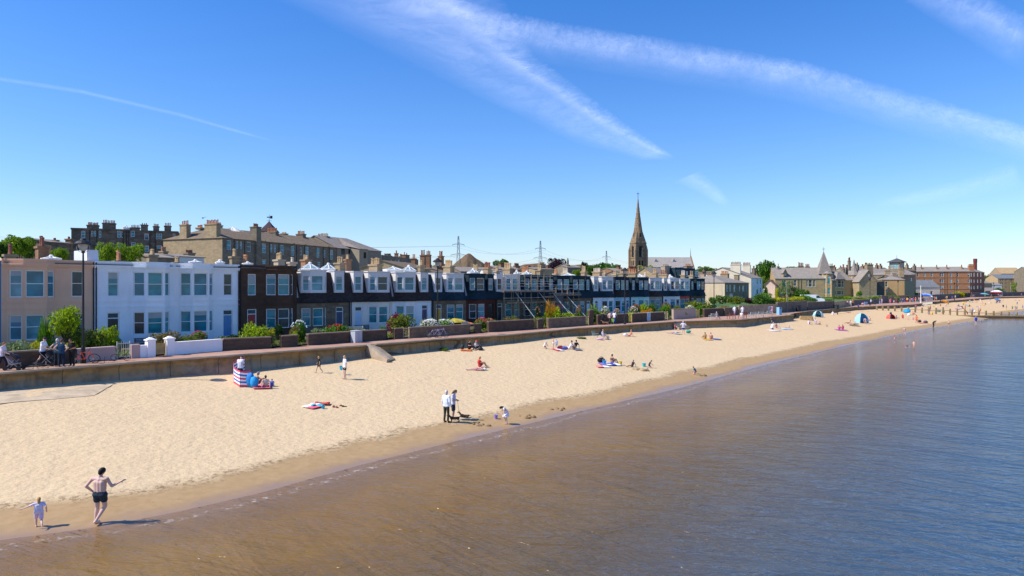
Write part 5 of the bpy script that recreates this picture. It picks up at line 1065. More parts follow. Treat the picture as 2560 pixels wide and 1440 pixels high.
for a_ in [(-60,190,.9,GW1,'brown stone garden wall behind the pushchair, far left',CP1),(193,289,.8,GWP,'pink-coped stone garden wall right of the nearest lamp post',CPP),
 (330,350,.85,GWP,'short pink garden wall between the iron gate and the white wall',CPP),(350.5,368,.85,GWW,'short white garden wall joining the left gate pillar',None),
 (436,556,.82,GWW,'long white garden wall right of the wooden gate',GWW),(558.5,678,.85,GW1,'dark stone garden wall in front of the red-doored house',CP1),
 (705,745,.88,GW1,'short dark garden wall between two garden gates, left of the long one',CP1),(771,966,.9,GW1,'long dark garden wall behind the grey cabinet',CP1),
 (988,1007,.95,GW1,'narrow stone wall stub between the two gates before the white mansard house',CP1),(1026,1173,.95,GW2,'reddish stone garden wall behind the second lamp post',CP1),
 (1190,1204,.95,GW1,'narrow stone wall stub left of the pink flowers',CP1),(1222,1334,1.1,GW1,'dark garden wall below the left half of the scaffolding',CP1),
 (1347,1358.5,1.1,GW1,'narrow wall stub below the middle of the scaffolding',CP1),(1371,1464,1.1,GW2,'brown garden wall right of the scaffolding props',CP1),
 (1474,1484,1.9,GW1,'tall brown gate pillar beside the pink hydrangea',CP1),(1495,1571,1.2,GW1,'dark garden wall behind the strolling couple',CP1),
 (1582,1661,1.2,GW1,'dark garden wall with a blue panel on it',MCOP),(1684,1740,1.5,stucco((0.50,0.38,0.30)),'pale brown rendered garden wall under green shrubs',CP1),
 (1761,1807,1.3,GW1,'dark garden wall behind the fourth lamp post',CP1),(1812,1846,1.3,GW2,'garden wall behind the two white-clad walkers',CP1),
 (1848,1943,1.7,stone((0.46,0.35,0.23),(0.33,0.25,0.17),w=.5,h=.25,mess=.5),'pale rubble retaining wall below the big shrubs',None),
 (1944,2018,2.0,stone((0.20,0.16,0.13),(0.14,0.11,0.09)),'grey-brown retaining wall behind the bin',CP1),(2019.5,2085,1.7,stone((0.16,0.12,0.10),(0.11,0.09,0.08)),'dark garden wall below the white van',CP1)]:
    gwall(*a_[:5], cope=a_[5])
def gatepost(px, w, h, label):
    p = gpt(px, .1); o = thing('gate_pillar', label, 'gate pillar', tuple(p), R(49)); s = w/2
    MB().box(-s,s,-s,s,-.1,h).build('shaft', GWW, o); MB().box(-s-.06,s+.06,-s-.06,s+.06,h,h+.08).prism([(-s,-s),(s,-s),(s,s),(-s,s)],h+.08,h+.22,[(-.05,-.05),(.05,-.05),(.05,.05),(-.05,.05)]).build('cap', GWW, o)
gatepost(377, .52, 1.15, 'white gate pillar on the left of the wooden gate'); gatepost(425, .52, 1.15, 'white gate pillar on the right of the wooden gate')
def gate(pa, pb, h, mt, label, kind='iron', ajar=0):
    A = gpt(pa, .1); B = gpt(pb, .1); w = (B-A).length; o = thing('garden_gate', label, 'gate', tuple(A), math.atan2(B.y-A.y, B.x-A.x)+ajar)
    m_ = MB(); m_.box(0,.05,-.03,.03,0,h+.1); m_.box(w-.05,w,-.03,.03,0,h+.1); m_.box(.05,w-.05,-.02,.02,.12,.17); m_.box(.05,w-.05,-.02,.02,h-.1,h-.05); m_.build('frame', mt, o)
    m_ = MB()
    if kind == 'wood':
        for i in range(7): m_.box(.055+(w-.11)*i/7+.005,.055+(w-.11)*(i+1)/7-.005,-.02,.02,.18,h-.11)
    else:
        n = max(5, int(w/.13))
        for i in range(1, n): m_.tube((w*i/n,0,.17),(w*i/n,0,h+(.12*math.sin(math.pi*i/n))),.013,.013,5)
    m_.build('boards' if kind == 'wood' else 'bars', mt, o)
gate(387, 415, .95, paint((0.50,0.33,0.13), .8, .2, 4), 'light wooden garden gate between the white pillars', 'wood')
gate(293, 327, 1.1, paint((.55,.55,.52)), 'silvery iron garden gate left of the short pink wall')
GI = paint((0.03,0.03,0.03)); GY = paint((0.62,0.50,0.14), .7, .2)
gate(681, 703, 1.0, GI, 'black iron garden gate under the lime green bush'); gate(968, 986, 1.0, GI, 'black iron garden gate beside the garden benches'); gate(1009, 1025, 1.0, paint((.5,.4,.25)), 'low tan garden gate next to the yellow plant')
gate(1174, 1189, 1.0, GI, 'dark iron garden gate right of the white daisies'); gate(1573, 1581, 1.2, GY, 'yellow garden gate right of the third lamp post'); gate(1742, 1750, 1.3, GY, 'yellow wooden gate beside the pale brown wall', 'wood'); gate(1337, 1346, 1.1, paint((.2,.16,.1)), 'brown garden gate below the scaffolding'); gate(1465, 1473, 1.1, paint((.45,.36,.2)), 'tan garden gate left of the tall brown pillar'); gate(1663, 1671, 1.2, paint((.5,.4,.28)), 'pale garden gate at the end of the blue panel wall')
# grey cabinet
p = gpt(884, -.45); o = thing('utility_cabinet', 'grey utility cabinet standing against the dark garden wall', 'cabinet', tuple(p), R(52))
w2 = .4; MB().prism([(-w2,-.3),(w2,-.3),(w2,.3),(-w2,.3)], 0, 1.02).build('body', stucco((.45,.47,.52), .15), o)
MB().box(-w2-.03,w2+.03,-.33,.33,1.02,1.07).build('lid', stucco((.5,.52,.56), .1), o); MB().box(-.01,.01,-.31,-.301,.06,.97).box(-w2+.05,w2-.05,-.31,-.301,.05,.06).build('door_seam', GREYM, o)
# lamps
def lamp(px, py, ytop, label, style=0, z=ZP, d=None):
    p = PT(px, py, z) if d is None else PD(px, d, z); h = ZY(ytop, p.y)-z; o = thing('street_lamp', label, 'street lamp', tuple(p), random.random())
    MB().lathe((0,0,0), [(.17,0),(.17,.25),(.13,.3),(.12,1.0),(.09,1.1),(.075,1.15),(.055,h-1.3),(.05,h-.95)], 10).box(-.10,.10,-.10,.10,0,.1).build('post', BLACK, o)
    if style == 0:
        MB().lathe((0,0,0), [(.06,h-.98),(.12,h-.9),(.10,h-.84)], 10).build('collar', BLACK, o)
        MB().lathe((0,0,0), [(.05,h-.86),(.17,h-.8),(.25,h-.62),(.27,h-.42),(.26,h-.40)], 12).build('globe', glass((0.42,0.44,0.42), .15), o)
        MB().lathe((0,0,0), [(.50,h-.41),(.52,h-.37),(.36,h-.22),(.2,h-.14),(.16,h-.05),(.05,h)], 14).build('hood', BLACK, o)
        pts = [(.30*math.sin(a)*1.35, 0, h-.62-.30*math.cos(a)) for a in np.linspace(0, math.pi*.75, 8)]; m_ = MB().path(pts, .018, 5).path([(-x,y,zz) for x,y,zz in pts], .018, 5); m_.build('hoop', GREYM, o)
    else:
        MB().lathe((0,0,0), [(.05,h-.98),(.12,h-.8),(.18,h-.3),(.3,h-.22),(.1,h)], 8).build('hood', BLACK, o)
lamp(208, 908, 595, 'black street lamp on the promenade, nearest, in front of the peach house'); lamp(1094, 838, 645, 'black street lamp with bicycles leaning at its foot'); lamp(1562, 810.5, 669, 'black street lamp in front of the powder blue house')
lamp(1785, 791, 678, 'black street lamp beside the white walkers, left of the tall cream house'); lamp(2085, 771.5, 700, 'black street lamp in front of the white van', 1); lamp(2175, 764, 695, 'black street lamp before the gable-ended villa', 1); lamp(2245, 758.5, 700, 'black street lamp before the belvedere villa', 1); lamp(2351, 754, 698, 'black street lamp before the low cream hall', 1); lamp(2484, 744, 706, 'distant black street lamp right of the red tenement', 1); lamp(2386, 751, 706, 'dark street lamp in front of the red tenement', 1)
def pole(px, y0, y1, z, r, mt, label, d=None, arm=None, cat='pole', name='pole'):
    p = PT(px, y0, z) if d is None else PD(px, d, z); h = ZY(y1, p.y)-z; o = thing(name, label, cat, tuple(p)); MB().lathe((0,0,0), [(r*1.6,0),(r*1.6,.3),(r,.35),(r*.7,h-.05),(r*.5,h)], 8).build('shaft', mt, o)
    if arm: MB().box(-arm,arm,-.04,.04,h*.6,h*.6+.1).build('yardarm', mt, o)
pole(1967, 780.5, 712, ZP, .07, paint((.25,.32,.24)), 'thin grey-green pole on the promenade by the bin'); pole(1805, 752, 713, 4.2, .05, GREYM, 'thin pole among the garden shrubs left of the purple one', 160)
pole(2302, 757, 714, ZP, .13, WHITE, 'white flagpole with a crossarm before the cream hall', None, 1.6, 'flagpole', 'flagpole'); pole(2527, 737.5, 706, ZP, .1, paint((.5,.6,.55)), 'pale green pole near the far turreted block'); pole(2045, 773.5, 752, ZP, .05, GREYM, 'short signpost with a small orange sign by the dark garden wall', cat='signpost', name='signpost')
# benches
def bench(p, rz, mt, label, group=None, back=True, wd=1.5, mt2=None):
    o = thing('bench', label, 'bench', tuple(p), rz, group); h = wd/2
    m_ = MB(); [m_.box(-h,h,-.25+i*.1,-.17+i*.1,.42,.45) for i in range(5)]; m_.build('seat', mt, o)
    if back: m_ = MB(); [m_.box(-h,h,.26+i*.02,.285+i*.02,.55+i*.11,.63+i*.11) for i in range(4)]; m_.build('backrest', mt, o)
    for sx in (-h+.06, h-.06):
        for sy in (-.22, .24): MB().box(sx-.03,sx+.03,sy-.03,sy+.03,0,.42 if sy < 0 else .98).build('leg', mt2 or mt, o)
        MB().box(sx-.03,sx+.03,-.26,.24,.62,.66).build('armrest', mt2 or mt, o)
RB_ = paint((.26,.07,.045), .6); PB_ = paint((.45,.47,.42), .7)
bench(PT(1828,797.2,ZP), R(215), RB_, 'red-brown promenade bench left of the one someone sits on'); bench(PT(1856,796,ZP), R(215), RB_, 'red-brown promenade bench with a person sitting on it')
bench(PT(1782,799,ZP), R(215), PB_, 'pale weathered bench beside the seated person at the foot of the fourth lamp'); bench(PT(1880,795,ZP), R(215), PB_, 'pale bench just right of the red-brown benches'); bench(PT(1899,793.5,ZP), R(215), PB_, 'pale bench, middle one of the three right of the red-brown benches'); bench(PT(1921,791,ZP), R(215), PB_, 'pale bench nearest the bin'); bench(PT(2167,763.5,ZP)+Vector((0,1,0)), R(215), paint((.35,.5,.75)), 'light blue seat on the promenade at the foot of the villa lamp')
bench(gpt(410,3.5)+Vector((0,0,.12)), R(49), paint((.02,.03,.06)), 'dark blue garden bench behind the wooden gate'); bench(gpt(955,4.5)+Vector((0,0,.12)), R(40), paint((.55,.5,.42)), 'pale slatted garden bench in front of the white mansard house', wd=2.2); bench(gpt(1000,6)+Vector((0,0,.12)), R(49), paint((.03,.09,.11)), 'dark teal garden bench left of the round bush', wd=1.8); bench(gpt(1155,5)+Vector((0,0,.12)), R(49), paint((.50,.20,.05)), 'orange-brown garden bench behind the white daisies', wd=1.4)
# bin, blue panel
def bin_(p, label, mt, h=1.3):
    o = thing('litter_bin', label, 'bin', tuple(p), R(30)); MB().box(-.35,.35,-.3,.3,.0,h).build('body', mt, o); MB().box(-.38,.38,-.33,.33,h,h+.1).build('lid', BLACK, o); MB().box(-.22,.22,-.31,-.301,h-.3,h-.1).build('slot', BLACK, o)
bin_(PT(1948,787,ZP), 'blue and white bin on the promenade near the wall end', paint((.25,.5,.68)), 1.4); bin_(PT(2092,773,ZP), 'dark bin at the foot of the van lamp', paint((.03,.04,.04)), .9); bin_(PT(1998,779.5,ZP)+Vector((0,.5,0)), 'black bin against the grey-brown retaining wall', paint((.02,.02,.03)), 1.2)
p = gpt(1621, -.06); o = thing('notice_panel', 'light blue notice panel fixed to the dark garden wall', 'sign', tuple(p), R(49)); MB().box(-.42,.42,-.02,.03,.15,1.25).build('board', paint((.28,.45,.62), .4), o)
m_ = MB(); m_.box(-.46,-.42,-.03,.03,.1,1.3); m_.box(.42,.46,-.03,.03,.1,1.3); m_.box(-.42,.42,-.03,.03,1.25,1.3); m_.box(-.42,.42,-.03,.03,.1,.15); m_.build('frame', WHITE, o)
p = PT(2045, 773.5, ZP); o = thing('sign', 'small orange warning sign on the short signpost', 'sign', (p.x, p.y-.1, ZY(757, p.y))); m_ = MB(); m_.prism([(-.3,-.02),(.3,-.02),(.3,.02),(-.3,.02)], -.25, .25); m_.build('plate', paint('e0562a', .5), o)
# parasol folded out flat on the garden furniture (green / orange / pink)
p = gpt(1187, 3.2)+Vector((0,0,1.1)); o = thing('garden_parasol', 'striped green and orange garden parasol lying over a table', 'parasol', tuple(p), R(40))
m_ = MB(); m_.lathe((0,0,0), [(1.35,0),(1.2,.12),(.7,.3),(.05,.42)], 12); m_.build('canopy', paint('b9a83a', .8, .5, 1.2), o); MB().lathe((.9,-.2,-.22), [(1.3,0),(1.1,.1),(.5,.22),(.05,.3)], 12).build('canopy', paint('e08a6a', .8, .5, 1.5), o); MB().tube((0,0,-1.1),(0,0,.3),.03).build('pole', WHITE, o)
# bicycles
def bike(p, rz, col, label, lean=0, lying=False, sc=1.0, group=None):
    o = thing('bicycle', label, 'bicycle', tuple(p), rz, group); o.scale = (sc,)*3
    if lying: o.rotation_euler = (R(80), 0, rz); o.location.z += .12*sc
    else: o.rotation_euler = (R(lean), 0, rz)
    mt = paint(col, .35, spec=.6)
    for x in (-.5, .5):
        m_ = MB(); pts = [(x+.33*math.cos(a), 0, .34+.33*math.sin(a)) for a in np.linspace(0, 2*math.pi, 17)]; m_.path(pts, .022, 5); w_ = m_.build('wheel', BLACK, o)
        s_ = MB(); [s_.tube((x,0,.34),(x+.32*math.cos(a),0,.34+.32*math.sin(a)),.005,.005,3) for a in np.linspace(0, 2*math.pi, 13)[:-1]]; s_.build('spokes', GREYM, w_)
    m_ = MB(); bb = (-.05,0,.3); st = (-.18,0,.78); hd = (.33,0,.80); [m_.tube(a_, b2, .02, .02, 6) for a_, b2 in ((bb,st),(bb,hd),(st,hd),((-.5,0,.34),st),((-.5,0,.34),bb),(hd,(.5,0,.34)),(hd,(.30,0,.95)),(st,(-.2,0,.88)))]; m_.build('frame', mt, o)
    MB().tube((.27,-.26,.97),(.27,.26,.97),.017,.017,6).build('handlebar', BLACK, o); MB().ell((-.2,0,.9),(.14,.06,.03)).build('saddle', BLACK, o)
def prm(px, py): return PT(px, py, ZP+.004)
bike(prm(1086,845), R(10), (.5,.42,.55), 'pale lilac bicycle leaning at the second lamp post, left one', 12); bike(prm(1103,843.5), R(25), (.45,.4,.6), 'violet bicycle leaning at the second lamp post, right one', -10)
bike(prm(216,908), R(15), (.75,.10,.03), 'bicycle with an orange-red wheel propped at the nearest lamp post', 25); bike(prm(128,917), R(-25), (.05,.05,.06), 'black bicycle lying by the couple in vests', lying=True); bike(prm(88,920), R(12), (.1,.15,.1), 'small dark bicycle lying behind the man in the white T-shirt', lying=True, sc=.8); bike(prm(264,906), R(10), (.04,.04,.05), 'small black bicycle lying on the promenade right of the lamp post', lying=True, sc=.8); bike(prm(302,902), R(30), (.08,.09,.1), 'small grey bicycle standing near the iron gate', 14, sc=.7)
# pushchairs
def pram(p, rz, c1, c2, label, sc=1.0):
    o = thing('pushchair', label, 'pushchair', tuple(p), rz); o.scale = (sc,)*3
    for x, y in ((-.28,-.35),(.28,-.35),(-.3,.35),(.3,.35)): MB().tube((x-.03,y,.13),(x+.03,y,.13),.13,.13,10).build('wheel', BLACK, o)
    m_ = MB(); [m_.tube(a_, b2, .018, .018, 5) for sx in (-.27,.27) for a_, b2 in (((sx,-.35,.13),(sx,.3,.75)),((sx,.35,.13),(sx,-.1,.6)),((sx,.3,.75),(sx,.48,1.02)))]; m_.tube((-.27,.48,1.02),(.27,.48,1.02),.02); m_.build('frame', GREYM, o)
    m_ = MB(); m_.slab([(-.24,-.25,.42),(.24,-.25,.42),(.24,.12,.36),(-.24,.12,.36)],.06); m_.slab([(-.24,.12,.36),(.24,.12,.36),(.24,.32,.85),(-.24,.32,.85)],.06); m_.build('seat', paint(c1,.8), o)
    m_ = MB(); pts = [(.12+.36*math.cos(a), .62+.30*math.sin(a)) for a in np.linspace(R(10), R(170), 8)]
    for (y0,z0_),(y1,z1) in zip(pts[:-1],pts[1:]): m_.add([(-.25,y0,z0_),(.25,y0,z0_),(.25,y1,z1),(-.25,y1,z1)],[(0,1,2,3)])
    m_.build('canopy', paint(c2,.8), o)
pram(prm(36,925), R(100), (.45,.33,.32), (.02,.025,.05), 'pushchair with navy hood pushed by the person at the left edge'); pram(prm(122,915), R(95), (.015,.015,.02), (.015,.015,.02), 'black pushchair pushed by the man in the white T-shirt'); pram(PT(2185,761,ZP), R(90), (.02,.02,.03), (.02,.02,.03), 'black pushchair on the promenade by the slatted fence')
# fences and walls further along the promenade
def farwall(pa, ya, pb, yb, hpx, mt, label, slats=False, cat='wall', lift=0):
    A = PT(pa, ya, ZP); B = PT(pb, yb, ZP); L = (B-A).length; h = hpx*((A.y+B.y)/2)/F; o = thing('fence' if slats else 'wall', label, cat, (A.x, A.y, ZP-.1), math.atan2(B.y-A.y, B.x-A.x))
    if slats:
        m_ = MB(); n = int(L/.3); [m_.box(L*i/n, L*i/n+.2, 0, .04, lift, h) for i in range(n)]; m_.build('slats', mt, o); m_ = MB(); m_.box(0,L,.041,.1,h*.3,h*.3+.1); m_.box(0,L,.041,.1,h*.8,h*.8+.1); m_.build('rail', mt, o)
    else: MB().box(0,L,0,.4,-.2,h).build('wall', mt, o); MB().box(-.03,L+.03,-.05,.45,h,h+.12).build('coping', CP1, o)
farwall(2086,771,2134,763.5,15,stone((0.5,0.38,0.24)),'pale stone wall behind the bus-stop walkers right of the van'); farwall(2135,763,2204,758.5,12,paint((.10,.085,.08)),'dark grey wall below the slatted fence'); farwall(2135,762.5,2204,758,22,paint((.35,.36,.30)),'grey slatted fence above the dark promenade wall',True,'fence',2.5)
farwall(2205,758.5,2219,757.5,19,paint((.12,.09,.08)),'square dark wall section right of the slatted fence'); farwall(2246,755.5,2308,752.5,17,paint((.14,.10,.09)),'dark brown timber fence before the cream hall',True,'fence'); farwall(2330,751,2425,742.5,12,paint((.05,.045,.05)),'low dark wall in front of the red tenement'); farwall(2430,743,2620,737.5,10,paint((.09,.07,.07)),'far dark wall behind the promenade crowd')
farwall(2220,757.5,2245,756,16,stone((0.42,0.32,0.2)),'tan stone wall below the belvedere villa')
# white van
def van():
    p = PT(2080, 771, ZP)+Vector((-1.5,7.5,1.0)); o = thing('van', 'white van parked behind the dark garden wall', 'van', tuple(p), R(-12)); Wd = PT(2103,765,ZP); L = 5.4
    pr = [(-2.7,.35),(-2.7,1.9),(-2.5,2.15),(.9,2.15),(1.3,2.05),(2.0,1.35),(2.6,1.1),(2.75,.9),(2.75,.35)]
    m_ = MB(); k = len(pr); m_.add([(x,-.95,z) for x,z in pr]+[(x,.95,z) for x,z in pr], [tuple(range(k)), tuple(range(2*k-1,k-1,-1))]+[(i,k+i,k+(i+1)%k,(i+1)%k) for i in range(k)]); m_.build('body', paint('eef0f4', .3, .03, spec=.6), o)
    MB().add([(1.28,-.97,2.0),(1.95,-.97,1.38),(.8,-.97,1.35),(.8,-.97,1.95)],[(0,1,2,3)]).add([(1.33,-.85,2.03),(1.33,.85,2.03),(2.03,.85,1.36),(2.03,-.85,1.36)],[(0,1,2,3)]).build('window', G_DARK, o)
    for x in (-1.7, 1.8):
        for y in (-.9, .72): w_ = MB().tube((x,y,.35),(x,y+.2,.35),.35,.35,16).build('wheel', BLACK, o); MB().tube((x,y-.01,.35),(x,y+.21,.35),.2,.2,12).build('rim', GREYM, w_)
    for y in (-.75,.75): MB().ell((2.7,y,.95),(.08,.14,.1)).build('headlight', WHITE, o)
van()
# groyne ------------------------------------------------------------------
WDG = paint((.34,.25,.13), .9, .35, 2); WDD = paint((.10,.075,.045), .8, .4, 2)
go = thing('groyne', 'timber groyne of posts and rails running across the beach into the water', 'groyne', PD(2192, 182)); o0 = Vector(go.location)
gp = [(2192,765.5,776),(2207,765.5,776.5),(2221,765.5,777),(2237,766,778),(2254,767,779),(2271,767,780),(2288,768,780),(2305,769,781),(2322,769,781),(2340,770,782),(2357.5,768,783),(2375,772,784),(2393,772,785),(2412,774,786.5),(2430,775,787.5),(2447,776,789),(2465,776.5,790),(2484,777.5,791),(2503,779,793),(2522,780,794),(2542,781,796),(2562,783,797),(2582,785,798),(2603,787,799),(2625,789,800),(2647,791,801)]
pos = []
for x, yt, yb in gp:
    d = 182-(x-2192)/455*8; p = PD(x, d); zt = ZY(yt, d); pos.append(Vector((p.x, p.y, zt))-Vector((o0.x, o0.y, o0.z))); q = pos[-1]
    MB().box(q.x-.16,q.x+.16,q.y-.16,q.y+.16,-1.5,zt).build('post', WDG, go)
for a_, b2 in zip(pos[:-1], pos[1:]):
    zm = (a_.z+b2.z)/2-.62; c = (a_+b2)/2; d = (b2-a_); d.z = 0
    MB().obox((c.x, c.y-.2, zm), d*.5, (0,.04,0), (0,0,.07)).build('rail', WDG, go)
for i in range(12, len(pos)-1):
    a_, b2 = pos[i], pos[i+1]; c = (a_+b2)/2; d = (b2-a_); d.z = 0; m_ = MB(); m_.obox((c.x, c.y-.22, -.35), d*.5, (0,.05,0), (0,0,.9 if i > 14 else .95)); m_.build('plank_wall', WDG if i < 0 else WDD, go); MB().obox((c.x, c.y-.24, .62), d*.5, (0,.09,0), (0,0,.12)).build('beam', WDG, go)
# scaffolding ---------------------------------------------------------------
sa, sb = hline(1238), hline(1425); A = H0+HU*sa-HN*1.0; so_ = thing('scaffolding', 'tube scaffolding with plank platforms on the front of the grey mansard houses', 'scaffolding', (A.x, A.y, ZB), math.atan2(HU.y, HU.x)); L = sb-sa
TB = paint((.30,.24,.15), .5, .3); TB2 = paint((.62,.60,.56), .4); PLK = paint((.33,.22,.13), .9, .4, 2)
n = 12
for i in range(n+1):
    x = L*i/n; hh_ = 6.6 if i < 8 else 5.0
    MB().tube((x,-.65,0),(x,-.65,hh_),.045,.045,6).build('standard', TB, so_); 
    if i % 2 == 0: MB().tube((x,.5-1.0,0),(x,-.5,hh_-.3),.03,.03,6).build('standard', TB, so_)
for (x0, x1, z) in ((0,L*.62,4.35),(0,L*.62,4.9),(0,L*.62,5.6),(L*.58,L,3.9),(L*.58,L,4.6),(L*.58,L,5.1),(0,L,2.95),(L*.25,L*.6,6.3),(0,L*.6,5.25),(0,L*.6,3.3),(0,L,2.0),(0,L*.5,1.2)): MB().tube((x0-.3,-.68,z),(x1+.3,-.68,z),.03,.03,6).build('ledger', TB2 if z > 3 else TB, so_)
for (x0, x1, z) in ((-.6,L*.62,4.1),(L*.60,L,3.55),(0,L*.7,2.6),(L*.44,L*.60,3.3)): MB().box(x0,x1,-1.05,-.15,z,z+.06).box(x0,x1,-1.1,-1.05,z,z+.2).build('platform', PLK, so_)
for x, zt in ((L*.12,4.1),(L*.42,4.1),(L*.60,4.1),(L*.66,3.0),(L*.80,3.6)): MB().tube((x,-.8,zt),(x+.5,-4.4,.1),.035,.035,6).build('raking_brace', TB2, so_)
for x0, x1, z0_, z1 in ((L*.1,L*.12,4.1,.2),(L*.38,L*.56,1.2,3.6),(L*.45,L*.3,2.6,.2),(L*.62,L*.74,.2,2.8),(L*.75,L*.6,2.8,.2)): MB().tube((x0,-.7,z0_),(x1,-.7,z1),.03,.03,6).build('brace', TB, so_)
bn_ = thing('banner', 'pink and grey contractor banner tied to the scaffolding', 'banner', (A+HU*L*.63-HN*.75).to_3d()+Vector((0,0,ZB+1.9)), math.atan2(HU.y, HU.x)); MB().box(0,2.3,-.02,.0,0,.35).build('pink_sheet', paint('b0506a', .7), bn_); MB().box(0,2.2,-.02,.0,.36,2.0).build('grey_sheet', paint((.13,.12,.12), .7, .4, 4), bn_)
# pylons and cables
def pylon(px, ytop, d, label, yb=690):
    p = PD(px, d); zt = ZY(ytop, d); o = thing('pylon', label, 'pylon', (p.x, p.y, 2.6), R(20)); h = zt-2.6; mt = paint((.16,.18,.21), .6); r = .16
    def wd(z): f = z/h; return 4.6*(1-f*1.15) if f < .65 else max(.35, 1.16*(1-(f-.65)*1.9))
    m_ = MB(); zs = [h*i/11 for i in range(12)]
    for a_, b2 in zip(zs[:-1], zs[1:]):
        for sx, sy in ((1,1),(-1,1),(-1,-1),(1,-1)): m_.tube((sx*wd(a_),sy*wd(a_),a_),(sx*wd(b2),sy*wd(b2),b2),r,r,4)
        m_.tube((-wd(a_),-wd(a_),a_),(wd(b2),-wd(b2),b2),r*.6,r*.6,4); m_.tube((wd(a_),-wd(a_),a_),(-wd(b2),-wd(b2),b2),r*.6,r*.6,4)
    m_.build('lattice', mt, o); arms = []
    for zf, aw in ((.85,5.5),(.67,7.0)):
        z = h*zf; m_ = MB()
        for s in (-1,1): m_.tube((0,0,z+1.6),(s*aw,0,z),r*.8,r*.8,4); m_.tube((0,0,z),(s*aw,0,z),r*.8,r*.8,4); m_.tube((s*aw,0,z),(s*aw,0,z-1.2),r*1.2,r*.8,5); arms.append(o.location+Matrix.Rotation(R(20),3,'Z')@Vector((s*aw,0,z-1.2)))
        m_.build('crossarm', mt, o)
    return arms
P1 = pylon(1146, 590, 640, 'steel pylon in front of the brown hill, tallest looking'); P2 = pylon(1351, 602, 700, 'steel pylon above the purple tree and scaffolding'); P3 = pylon(1516, 627, 880, 'steel pylon above the round green trees, smallest looking')
P0 = [PD(-900, 430, ZY(y, 430)) for y in (528,524,562,558)]
P4 = [PD(1800, 1150, ZY(y, 1150)) for y in (672,672,690,690)]
for i, (a_, b2, sg) in enumerate([(x, y, s) for A_, B_, s in ((P0,P1,9),(P1,P2,6),(P2,P3,7),(P3,P4,8)) for x, y, s in zip(A_, B_, (s,)*4)]):
    a_ = Vector(a_); b2 = Vector(b2); m_ = MB(); pts = [a_.lerp(b2, k/20)-Vector((0,0,sg*4*(k/20)*(1-k/20)))-a_ for k in range(21)]; m_.path(pts, .05, 4)
    o = m_.build('power_line', paint((.12,.14,.17))); o.location = a_; sec = ('leading off to the left of the hill pylon','between the hill pylon and the scaffolding pylon','between the scaffolding pylon and the smallest pylon','leading off right of the smallest pylon')[i//4]
    tag(o, ('upper left','upper right','lower left','lower right')[i%4]+' overhead cable '+sec, 'power line', 'cables strung between the pylons')
# ------------------------------------------------------------ plants
def leafmesh(seed, n, leaf, blobs, droop=0.0, shell=0.55, up=0.0, name='foliage'):
    rnd = random.Random(seed); mb = MB(); tot = sum(b[3]**2 for b in blobs)
    for (cx, cy, cz, r, sq) in blobs:
        for _ in range(int(n*r*r/tot)):
            while True:
                d = Vector((rnd.uniform(-1,1), rnd.uniform(-1,1), rnd.uniform(-1,1)))
                if .05 < d.length < 1: break
            d.normalize(); k = noise.noise(d*2.3+Vector((seed,cx*3,cz*3)))*.28+1
            rr = r*k*(shell+(1-shell)*rnd.random()**.5); p = Vector((cx, cy, cz))+Vector((d.x*rr, d.y*rr, d.z*rr*sq))
            if p.z < 0.02: p.z = .02+rnd.random()*.1
            if noise.noise(p*4.5+Vector((seed*3,0,0))) < -.22: continue
            a = Vector((rnd.gauss(0,1), rnd.gauss(0,1), rnd.gauss(0,.7)+up)).normalized(); b = a.cross(Vector((rnd.gauss(0,1), rnd.gauss(0,1), rnd.gauss(0,1)))).normalized()
            s = leaf*rnd.uniform(.6,1.4); w = s*(.55 if not up else .16)
            p -= Vector((0,0,droop*s)); mb.add([p-a*s, p+b*w, p+a*s, p-b*w], [(0,1,2,3)])
    return mb.mesh(name)
def rb(seed, k, spread, r, zc, sq=1.0, h=1.0):
    rnd = random.Random(seed); out = [(0,0,zc,r,sq)]
    for _ in range(k): a = rnd.uniform(0, 6.28); q = rnd.uniform(.3,1)*spread; out.append((q*math.cos(a), q*math.sin(a), zc+rnd.uniform(-.35,.35)*h, r*rnd.uniform(.45,.8), sq))
    return out
BUSH = [leafmesh(i, 2300, .07, rb(i, 9, .72, .72, .5, .72)) for i in range(5)]
SPIKY = [leafmesh(20+i, 1500, .16, rb(30+i, 7, .7, .62, .45, .8), up=1.8) for i in range(2)]
CROWN = [leafmesh(40+i, 7500, .055, rb(50+i, 16, .8, .6, .52, .8)) for i in range(4)]
LOOSE = [leafmesh(60+i, 1500, .05, rb(70+i, 16, .75, .26, .55, .8, 1.6)) for i in range(2)]
FLW = {}
def flowers(seed, n, leaf=.07):
    rnd = random.Random(seed); mb = MB()
    for _ in range(n):
        a = rnd.uniform(0, 6.28); e = rnd.uniform(.15, 1.5); p = Vector((math.cos(a)*math.cos(e)*.95, math.sin(a)*math.cos(e)*.95, .5+.55*math.sin(e))); q = rnd.uniform(0,6.28)
        mb.ell(p, (leaf, leaf, leaf*.6), 5, 3)
    return mb.mesh('flowers')
FLM = [flowers(1, 110, .055), flowers(2, 34, .075), flowers(3, 420, .035)]
WOOD = paint((.10,.07,.045), .9, .4, 3)
def plant(p, hw, h, mt, label, proto=None, fl=None, cat='shrub', name='shrub', stem=True, dy=1.0, group=None):
    o = thing(name, label, cat, tuple(p), random.uniform(0, 6.28), group); me = proto or random.choice(BUSH)
    f = link(me, 'foliage', o, (0,0,0), (0,0,0), (hw, hw*dy, h/1.05), mt)
    if stem:
        m_ = MB(); [m_.tube((0,0,-.15),(hw*.4*math.cos(a),hw*.4*math.sin(a),h*.6),.04*h,.015*h,5) for a in (0,2.1,4.2)]; m_.build('stem', WOOD, o)
    if fl: tag(link(FLM[fl[1]], 'flowers', o, (0,0,0), (0,0,0), (hw*.97, hw*dy*.97, h/1.02), paint(fl[0], .8)), kind='stuff')
